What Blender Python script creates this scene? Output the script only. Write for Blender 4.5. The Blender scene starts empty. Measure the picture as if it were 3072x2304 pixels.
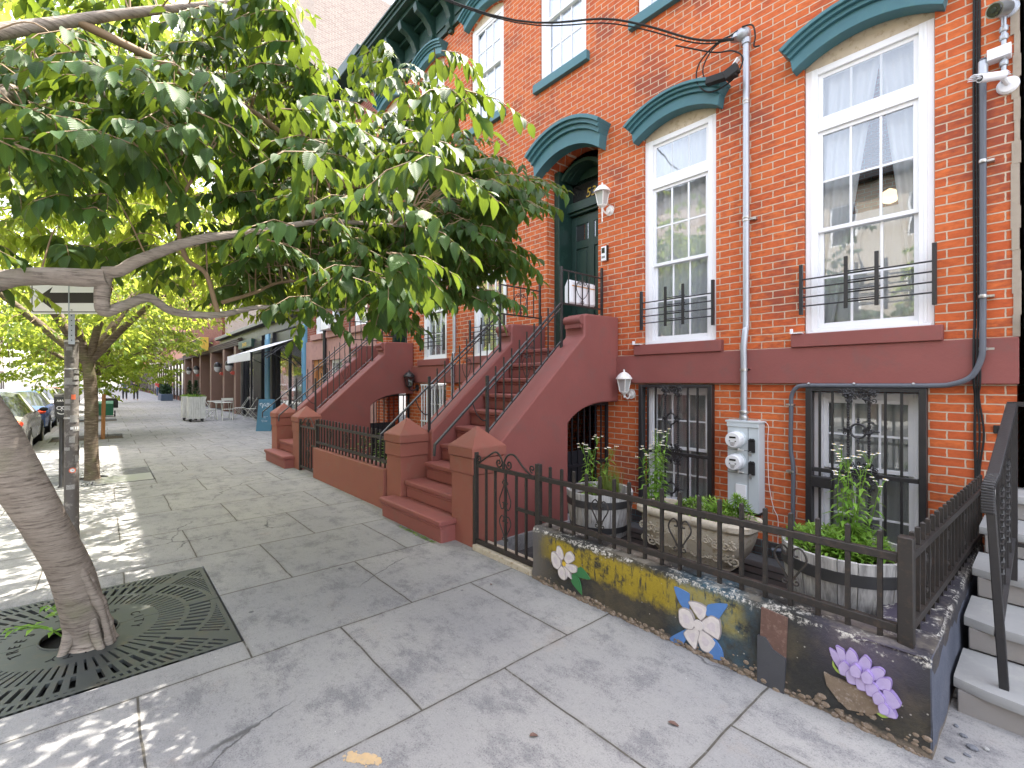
import bpy, bmesh, math, random
import numpy as np
from mathutils import Vector, Matrix
R = math.radians
SC = bpy.context.scene
COL = SC.collection

# ------------------------------------------------------------------ camera
cam_d = bpy.data.cameras.new("camera")
cam_d.sensor_width = 36.0
cam_d.lens = 36.0 * 1415 / 3072
cam_d.shift_y = -7.0 / 3072
cam_d.clip_start = 0.05
cam_d.clip_end = 900
cam = bpy.data.objects.new("camera", cam_d)
cam.location = (0, 0, 1.6)
cam.rotation_euler = (R(90), 0, R(49))
COL.objects.link(cam)
SC.camera = cam

# ------------------------------------------------------------------ light
SUN = Vector((-0.35, 4.15, 9.3)).normalized()
elev = math.asin(SUN.z)
azim = math.atan2(SUN.x, SUN.y)
w = bpy.data.worlds.new("World")
SC.world = w
w.use_nodes = True
wt = w.node_tree
bg = wt.nodes["Background"]
sky = wt.nodes.new("ShaderNodeTexSky")
sky.sky_type = 'NISHITA'
sky.sun_disc = False
sky.sun_elevation = elev
sky.sun_rotation = azim
sky.dust_density = 2.0
hs = wt.nodes.new("ShaderNodeHueSaturation")
hs.inputs['Saturation'].default_value = 0.5
tint = wt.nodes.new("ShaderNodeMix"); tint.data_type = 'RGBA'; tint.blend_type = 'MULTIPLY'
tint.inputs[0].default_value = 1.0; tint.inputs[7].default_value = (1.06, 1.0, .95, 1)
wt.links.new(sky.outputs[0], hs.inputs['Color']); wt.links.new(hs.outputs[0], tint.inputs[6])
wt.links.new(tint.outputs[2], bg.inputs[0])
bg.inputs[1].default_value = 0.15
sd = bpy.data.lights.new("sun", 'SUN')
sd.energy = 2.7
sd.angle = R(0.5)
sd.color = (1.0, 0.93, 0.82)
so = bpy.data.objects.new("sun", sd)
so.rotation_euler = SUN.to_track_quat('Z', 'Y').to_euler()
so.location = (0, 0, 30)
COL.objects.link(so)
SC.view_settings.view_transform = 'Standard'
SC.view_settings.look = 'None'
SC.view_settings.exposure = 2.88
SC.view_settings.gamma = 1.0
try:
    SC.cycles.max_bounces = 8
    SC.cycles.transparent_max_bounces = 12
    SC.cycles.sample_clamp_indirect = 6.0
except Exception:
    pass

# ------------------------------------------------------------------ node helpers
class NT:
    def __init__(s, name):
        s.m = bpy.data.materials.new(name)
        s.m.use_nodes = True
        s.t = s.m.node_tree
        s.t.nodes.clear()
        s.out = s.n("ShaderNodeOutputMaterial")
        s.b = s.n("ShaderNodeBsdfPrincipled")
        s.l(s.b.outputs[0], s.out.inputs[0])
        s.tc = s.n("ShaderNodeTexCoord")
    def n(s, k, **a):
        x = s.t.nodes.new(k)
        for i, v in a.items(): setattr(x, i, v)
        return x
    def l(s, a, b): s.t.links.new(a, b)
    def put(s, sock, v):
        if hasattr(v, 'is_output') or isinstance(v, bpy.types.NodeSocket): s.l(v, sock)
        else:
            if isinstance(v, (tuple, list)) and len(v) == 3 and sock.type == 'RGBA': v = (*v, 1)
            sock.default_value = v
    def obj(s): return s.tc.outputs['Object']
    def uv(s): return s.tc.outputs['UV']
    def math(s, op, a, b=0.0, c=None, clamp=False):
        x = s.n("ShaderNodeMath", operation=op, use_clamp=clamp)
        s.put(x.inputs[0], a); s.put(x.inputs[1], b)
        if c is not None: s.put(x.inputs[2], c)
        return x.outputs[0]
    def sep(s, v):
        x = s.n("ShaderNodeSeparateXYZ"); s.put(x.inputs[0], v); return x.outputs
    def comb(s, a, b, c):
        x = s.n("ShaderNodeCombineXYZ")
        for i, v in enumerate((a, b, c)): s.put(x.inputs[i], v)
        return x.outputs[0]
    def mapping(s, v, scale=(1, 1, 1), loc=(0, 0, 0), rot=(0, 0, 0)):
        x = s.n("ShaderNodeMapping"); s.put(x.inputs[0], v)
        x.inputs['Scale'].default_value = scale; x.inputs['Location'].default_value = loc
        x.inputs['Rotation'].default_value = rot
        return x.outputs[0]
    def noise(s, v, scale, detail=4, rough=.55, dist=0.0):
        x = s.n("ShaderNodeTexNoise"); s.put(x.inputs['Vector'], v)
        x.inputs['Scale'].default_value = scale; x.inputs['Detail'].default_value = detail
        x.inputs['Roughness'].default_value = rough; x.inputs['Distortion'].default_value = dist
        return x.outputs['Fac']
    def voro(s, v, scale, feat='F1'):
        x = s.n("ShaderNodeTexVoronoi", feature=feat); s.put(x.inputs['Vector'], v)
        x.inputs['Scale'].default_value = scale
        return x
    def ramp(s, f, stops, interp='LINEAR'):
        x = s.n("ShaderNodeValToRGB"); s.put(x.inputs[0], f)
        x.color_ramp.interpolation = interp
        e = x.color_ramp.elements
        while len(e) < len(stops): e.new(0.5)
        for i, (p, c) in enumerate(stops):
            e[i].position = p
            if not isinstance(c, (tuple, list)): c = (c, c, c)
            e[i].color = (*c, 1)
        return x.outputs[0]
    def step(s, f, a, b):
        x = s.n("ShaderNodeMapRange"); s.put(x.inputs[0], f)
        x.inputs[1].default_value = a; x.inputs[2].default_value = b
        x.inputs[3].default_value = 0; x.inputs[4].default_value = 1
        return x.outputs[0]
    def mix(s, f, a, b, mode='MIX'):
        x = s.n("ShaderNodeMix", data_type='RGBA', blend_type=mode)
        s.put(x.inputs[0], f); s.put(x.inputs[6], a); s.put(x.inputs[7], b)
        return x.outputs[2]
    def bump(s, h, strength=.5, dist=.01, normal=None):
        x = s.n("ShaderNodeBump"); s.put(x.inputs['Height'], h)
        x.inputs['Strength'].default_value = strength; x.inputs['Distance'].default_value = dist
        if normal is not None: s.l(normal, x.inputs['Normal'])
        return x.outputs[0]
    def set(s, col=None, rough=None, metal=None, normal=None, spec=None):
        if col is not None: s.put(s.b.inputs['Base Color'], col)
        if rough is not None: s.put(s.b.inputs['Roughness'], rough)
        if metal is not None: s.put(s.b.inputs['Metallic'], metal)
        if spec is not None: s.put(s.b.inputs['Specular IOR Level'], spec)
        if normal is not None: s.l(normal, s.b.inputs['Normal'])
        return s.m

def sc(c, k): return tuple(min(1, x * k) for x in c)

def M(name, c, rough=.6, metal=0., var=.18, scale=6., bump=.15, bscale=40., dirt=None, spec=.4):
    """plain surface with mottling, fine bump and optional dirt colour"""
    t = NT(name)
    o = t.obj()
    n1 = t.noise(o, scale, 5, .6)
    col = t.mix(n1, sc(c, 1 - var), sc(c, 1 + var))
    if dirt:
        n2 = t.noise(o, scale * 2.3, 8, .7)
        col = t.mix(t.step(n2, .52, .72), col, dirt)
    n3 = t.noise(o, bscale, 4, .6)
    rr = t.math('ADD', rough - .08, t.math('MULTIPLY', n1, .16))
    return t.set(col, rr, metal, t.bump(n3, bump, .004), spec)

def brick_mat(name, c1, c2, mortar, bw=.2135, bh=.0715, stain=None, mort=.0058):
    t = NT(name)
    x, y, z = t.sep(t.obj())
    u = t.math('ADD', x, y)
    v3 = t.comb(u, z, 0)
    wob = t.noise(v3, 9, 2)
    z2 = t.math('ADD', z, t.math('MULTIPLY', t.math('SUBTRACT', wob, .5), .012))
    wob2 = t.noise(t.mapping(v3, loc=(3, 7, 0)), 30, 2)
    u2 = t.math('ADD', u, t.math('MULTIPLY', t.math('SUBTRACT', wob2, .5), .010))
    vec = t.comb(u2, z2, 0)
    b = t.n("ShaderNodeTexBrick", offset=.5, squash=1.0)
    b.inputs['Scale'].default_value = 1.0
    b.inputs['Brick Width'].default_value = bw
    b.inputs['Row Height'].default_value = bh
    b.inputs['Mortar Size'].default_value = mort
    b.inputs['Mortar Smooth'].default_value = .25
    b.inputs['Bias'].default_value = -.1
    t.put(b.inputs['Color1'], (1, 1, 1)); t.put(b.inputs['Color2'], (0, 0, 0)); t.put(b.inputs['Mortar'], (.5, .5, .5))
    t.l(vec, b.inputs['Vector'])
    per = b.outputs['Color']
    f = b.outputs['Fac']
    n1 = t.noise(t.mapping(vec, scale=(1, 2.2, 1)), 14, 6, .65)
    n2 = t.noise(vec, 1.3, 4, .6)
    base = t.mix(per, c1, c2)
    base = t.mix(t.step(n1, .35, .75), base, sc(c2, .72))
    base = t.mix(t.math('MULTIPLY', t.step(n1, .62, .8), .5), base, (.60, .17, .06))
    if stain:
        sm = t.step(t.math('ADD', n2, t.math('MULTIPLY', n1, .25)), .63, .78)
        base = t.mix(t.math('MULTIPLY', sm, .68), base, stain)
    sp = t.voro(vec, 60).outputs['Distance']
    base = t.mix(t.math('MULTIPLY', t.step(sp, .10, .05), .5), base, (.12, .035, .02))
    mc = t.mix(t.noise(vec, 20, 4), sc(mortar, .75), sc(mortar, 1.2))
    col = t.mix(f, base, mc)
    h = t.math('SUBTRACT', t.math('MULTIPLY', n1, .25), f)
    return t.set(col, .82, 0, t.bump(h, .8, .010), .25)

def paving_mat():
    t = NT("bluestone_paving")
    x, y, z = t.sep(t.obj())
    nv = t.obj()
    wob = t.math('MULTIPLY', t.math('SUBTRACT', t.noise(nv, 1.7, 3), .5), .035)
    u = t.math('ADD', t.math('ADD', y, -.655 + 20 * 1.04), wob)
    v = t.math('ADD', t.math('ADD', x, .985 + 200 * 1.035), wob)
    b = t.n("ShaderNodeTexBrick", offset=.5)
    b.inputs['Scale'].default_value = 1.0
    b.inputs['Brick Width'].default_value = 1.04
    b.inputs['Row Height'].default_value = 1.035
    b.inputs['Mortar Size'].default_value = .006
    b.inputs['Mortar Smooth'].default_value = .3
    b.inputs['Bias'].default_value = 0
    t.put(b.inputs['Color1'], (1, 1, 1)); t.put(b.inputs['Color2'], (0, 0, 0)); t.put(b.inputs['Mortar'], (.5, .5, .5))
    t.l(t.comb(u, v, 0), b.inputs['Vector'])
    f = b.outputs['Fac']; per = b.outputs['Color']
    col = t.mix(per, (.275, .275, .272), (.325, .32, .31))
    big = t.noise(nv, .9, 5, .6)
    col = t.mix(t.step(big, .42, .68), col, (.25, .25, .255))
    m2 = t.noise(t.mapping(nv, scale=(1, 1.3, 1)), 3.6, 9, .78)
    col = t.mix(t.math('MULTIPLY', t.step(m2, .50, .62), .75), col, (.165, .165, .175))
    gr = t.noise(nv, 130, 3, .8)
    col = t.mix(t.math('MULTIPLY', t.step(gr, .52, .68), t.math('MULTIPLY', t.step(m2, .36, .58), .95)), col, (.075, .075, .085))
    col = t.mix(t.math('MULTIPLY', t.step(gr, .42, .30), .35), col, (.45, .44, .42))
    m3 = t.noise(t.mapping(nv, loc=(5, 3, 0)), 34, 6, .8)
    col = t.mix(t.math('MULTIPLY', t.step(m3, .54, .68), .55), col, (.12, .12, .13))
    col = t.mix(t.math('MULTIPLY', t.step(m3, .42, .30), .45), col, (.40, .39, .375))
    rust = t.noise(t.mapping(nv, loc=(1, 9, 0)), 2.2, 5, .7)
    col = t.mix(t.math('MULTIPLY', t.step(rust, .60, .75), .35), col, (.33, .27, .22))
    # old gum spots
    vo = t.voro(t.mapping(nv, loc=(.3, .1, 0)), 2.7)
    vo.inputs['Randomness'].default_value = 1.0
    dist = t.math('ADD', vo.outputs['Distance'], t.math('MULTIPLY', t.noise(nv, 25, 2), .012))
    rr = t.math('GREATER_THAN', t.sep(vo.outputs['Color'])[0], .45)
    gum = t.math('MULTIPLY', t.step(dist, .066, .052), rr)
    col = t.mix(t.math('MULTIPLY', gum, .75), col, (.07, .072, .08))
    # small white flecks of grit
    v2 = t.voro(nv, 26)
    fl = t.math('MULTIPLY', t.step(v2.outputs['Distance'], .07, .05), t.math('GREATER_THAN', t.sep(v2.outputs['Color'])[1], .86))
    col = t.mix(t.math('MULTIPLY', fl, .8), col, (.62, .61, .58))
    # dirt gathered beside joints
    b2 = t.n("ShaderNodeTexBrick", offset=.5)
    for k, val in (('Scale', 1.0), ('Brick Width', 1.04), ('Row Height', 1.035), ('Mortar Size', .03), ('Mortar Smooth', 1.0), ('Bias', 0)):
        b2.inputs[k].default_value = val
    t.l(t.comb(u, v, 0), b2.inputs['Vector'])
    col = t.mix(t.math('MULTIPLY', b2.outputs['Fac'], t.math('MULTIPLY', t.noise(nv, 5, 4), .55)), col, (.15, .14, .12))
    jn = t.noise(nv, 11, 5, .7)
    jf = t.math('MULTIPLY', f, t.step(jn, .28, .46))
    col = t.mix(jf, col, t.mix(t.noise(nv, 18, 4), (.035, .033, .03), (.13, .12, .10)))
    # a few cracks
    vc = t.voro(t.mapping(nv, loc=(2.2, 4.1, 0)), .55, 'DISTANCE_TO_EDGE')
    t.l(t.comb(t.math('ADD', x, t.math('MULTIPLY', t.noise(nv, 3, 5), .35)), t.math('ADD', y, t.math('MULTIPLY', t.noise(nv, 4, 4), .25)), 0), vc.inputs['Vector'])
    crk = t.math('MULTIPLY', t.step(vc.outputs['Distance'], .005, .0015), t.step(t.noise(nv, .8, 2), .50, .56))
    col = t.mix(t.math('MULTIPLY', crk, .8), col, (.07, .07, .07))
    h = t.math('SUBTRACT', t.math('MULTIPLY', m3, .35), t.math('MULTIPLY', t.math('ADD', jf, crk), .9))
    return t.set(col, .85, 0, t.bump(h, .5, .008), .3)

def mural_mat():
    t = NT("peeling_painted_wall")
    o = t.obj(); x, y, z = t.sep(o)      # object origin = wall left front base: x 0..2.45
    n1 = t.noise(o, 9, 8, .7); n2 = t.noise(t.mapping(o, loc=(4, 1, 2)), 3.2, 6, .65); n3 = t.noise(t.mapping(o, loc=(7, 2, 3)), 45, 5, .75)
    col = t.mix(n1, (.012, .013, .014), (.045, .045, .042))
    col = t.mix(t.math('MULTIPLY', t.step(n2, .45, .62), .75), col, (.085, .07, .045))
    # grey left end
    col = t.mix(t.math('MULTIPLY', t.step(t.math('ADD', x, t.math('MULTIPLY', n2, .3)), .42, .2), .6), col, (.16, .15, .15))
    # yellow band
    top = t.math('MULTIPLY', t.step(t.math('ADD', z, t.math('MULTIPLY', n1, .22)), .27, .33), t.step(t.math('ADD', z, t.math('MULTIPLY', n1, .10)), .45, .41))
    yx = t.math('MULTIPLY', t.step(x, .05, .25), t.step(t.math('ADD', x, t.math('MULTIPLY', n2, .3)), 1.85, 1.75))
    ym = t.math('MULTIPLY', t.math('MULTIPLY', top, yx), t.step(t.math('ADD', n2, t.math('MULTIPLY', n1, .3)), .52, .60))
    streak = t.noise(t.mapping(o, scale=(30, 1, 6)), 1, 4, .7)
    ym = t.math('MULTIPLY', t.math('MULTIPLY', ym, t.step(streak, .36, .46)), t.step(n1, .36, .46))
    col = t.mix(ym, col, t.mix(n3, (.36, .27, .02), (.24, .18, .02)))
    # blue haze at right of centre, purple near the end
    bl = t.math('MULTIPLY', t.step(t.math('ABSOLUTE', t.math('SUBTRACT', x, 1.5)), .32, .05), t.step(n1, .35, .65))
    col = t.mix(t.math('MULTIPLY', bl, .5), col, (.03, .16, .26))
    pu = t.math('MULTIPLY', t.step(t.math('ABSOLUTE', t.math('SUBTRACT', x, 2.22)), .28, .02), t.step(z, .12, .34))
    col = t.mix(t.math('MULTIPLY', pu, .3), col, (.15, .12, .22))
    # side face: blue grey
    side = t.math('GREATER_THAN', x, 2.445)
    col = t.mix(t.math('MULTIPLY', side, .7), col, t.mix(n2, (.05, .06, .09), (.16, .18, .24)))
    # flaked plaster along the top edge, and on top
    edge = t.math('ADD', z, t.math('MULTIPLY', t.math('SUBTRACT', n1, .5), .22))
    fm = t.math('MULTIPLY', t.math('MULTIPLY', t.step(edge, .385, .41), t.step(n3, .47, .56)), t.step(t.math('ADD', n1, t.math('MULTIPLY', t.math('LESS_THAN', z, .412), .12)), .52, .60))
    col = t.mix(fm, col, (.52, .50, .45))
    topm = t.math('MULTIPLY', t.math('GREATER_THAN', z, .416), t.step(n2, .45, .60))
    col = t.mix(t.math('MULTIPLY', topm, .7), col, (.20, .18, .15))
    # chips
    v = t.voro(o, 34)
    ch = t.math('MULTIPLY', t.step(v.outputs['Distance'], .16, .10), t.math('GREATER_THAN', t.sep(v.outputs['Color'])[0], .80))
    col = t.mix(t.math('MULTIPLY', ch, .8), col, (.36, .34, .30))
    # bare rubble along the ground
    low = t.math('MULTIPLY', t.step(t.math('ADD', z, t.math('MULTIPLY', n1, .10)), .085, .06), 1)
    col = t.mix(low, col, t.mix(n3, (.09, .075, .06), (.25, .20, .15)))
    h = t.math('ADD', t.math('MULTIPLY', n1, 1.0), t.math('MULTIPLY', n3, .5))
    return t.set(col, .75, 0, t.bump(h, .8, .012), .35)

def bark_mat(name, c1=(.20, .165, .135), c2=(.43, .375, .32)):
    t = NT(name)
    o = t.obj()
    band = t.noise(t.mapping(o, scale=(9, 9, 85)), 1.0, 7, .7, .35)
    n = t.noise(o, 7, 6, .65)
    fine = t.noise(t.mapping(o, scale=(30, 30, 120)), 1.0, 4, .7)
    col = t.mix(n, c1, c2)
    col = t.mix(t.step(band, .50, .66), col, sc(c1, .62))
    col = t.mix(t.math('MULTIPLY', t.step(band, .44, .36), .6), col, (.42, .37, .31))
    moss = t.noise(t.mapping(o, loc=(3, 3, 3)), 2.6, 4)
    col = t.mix(t.math('MULTIPLY', t.step(moss, .56, .7), .45), col, (.16, .18, .07))
    h = t.math('ADD', band, t.math('MULTIPLY', fine, .5))
    return t.set(col, .8, 0, t.bump(h, .9, .012), .25)

def leaf_mat(name, dark, light, trans, tw=.35, vein=True, rough=.38):
    t = NT(name)
    at = t.n("ShaderNodeAttribute", attribute_name="rnd")
    r = t.sep(at.outputs['Color'])[0]
    col = t.mix(r, dark, light)
    tcol = t.mix(r, sc(trans, .8), sc(trans, 1.15))
    nrm = None
    if vein:
        u, v, _ = t.sep(t.uv())          # u across -1..1 , v along 0..1
        au = t.math('ABSOLUTE', t.math('SUBTRACT', u, .5))
        ph = t.math('SUBTRACT', t.math('MULTIPLY', v, 60.0), t.math('MULTIPLY', au, 42.0))
        wv = t.math('SINE', ph)
        mid = t.step(au, .04, .0)
        col = t.mix(t.math('MULTIPLY', mid, .6), col, sc(light, 1.7))
        col = t.mix(t.math('MULTIPLY', t.step(wv, .8, 1.0), .35), col, sc(light, 1.5))
        nrm = t.bump(wv, .25, .002)
    t.set(col, rough, 0, nrm, .24)
    tr = t.n("ShaderNodeBsdfTranslucent")
    t.put(tr.inputs[0], tcol)
    mx = t.n("ShaderNodeMixShader")
    mx.inputs[0].default_value = tw
    t.l(t.b.outputs[0], mx.inputs[1]); t.l(tr.outputs[0], mx.inputs[2])
    t.l(mx.outputs[0], t.out.inputs[0])
    return t.m

def glass_mat(name, tint=(.75, .8, .8), refl=.34):
    t = NT(name)
    tr = t.n("ShaderNodeBsdfTransparent"); t.put(tr.inputs[0], tint)
    gl = t.n("ShaderNodeBsdfGlossy"); gl.inputs['Roughness'].default_value = .015
    t.put(gl.inputs[0], (.95, .97, 1.0))
    wv = t.noise(t.obj(), 2.2, 2)
    t.l(t.bump(wv, .08, .02), gl.inputs['Normal'])
    lw = t.n("ShaderNodeLayerWeight"); lw.inputs[0].default_value = .35
    f = t.math('ADD', t.math('MULTIPLY', lw.outputs['Fresnel'], .55), refl - .1, clamp=True)
    mx = t.n("ShaderNodeMixShader"); t.l(f, mx.inputs[0])
    t.l(tr.outputs[0], mx.inputs[1]); t.l(gl.outputs[0], mx.inputs[2]); t.l(mx.outputs[0], t.out.inputs[0])
    return t.m

def wood_mat(name, c1, c2, sx=(40, 40, 3)):
    t = NT(name); o = t.obj()
    g = t.noise(t.mapping(o, scale=sx), 1.0, 6, .7, .5)
    n = t.noise(o, 5, 4)
    col = t.mix(t.step(g, .35, .65), c1, c2)
    col = t.mix(t.math('MULTIPLY', t.step(n, .5, .75), .5), col, sc(c1, .6))
    return t.set(col, .8, 0, t.bump(g, .6, .006), .2)

def emit_mat(name, c, s):
    t = NT(name)
    e = t.n("ShaderNodeEmission"); t.put(e.inputs[0], c); e.inputs[1].default_value = s
    t.l(e.outputs[0], t.out.inputs[0])
    return t.m

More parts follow.
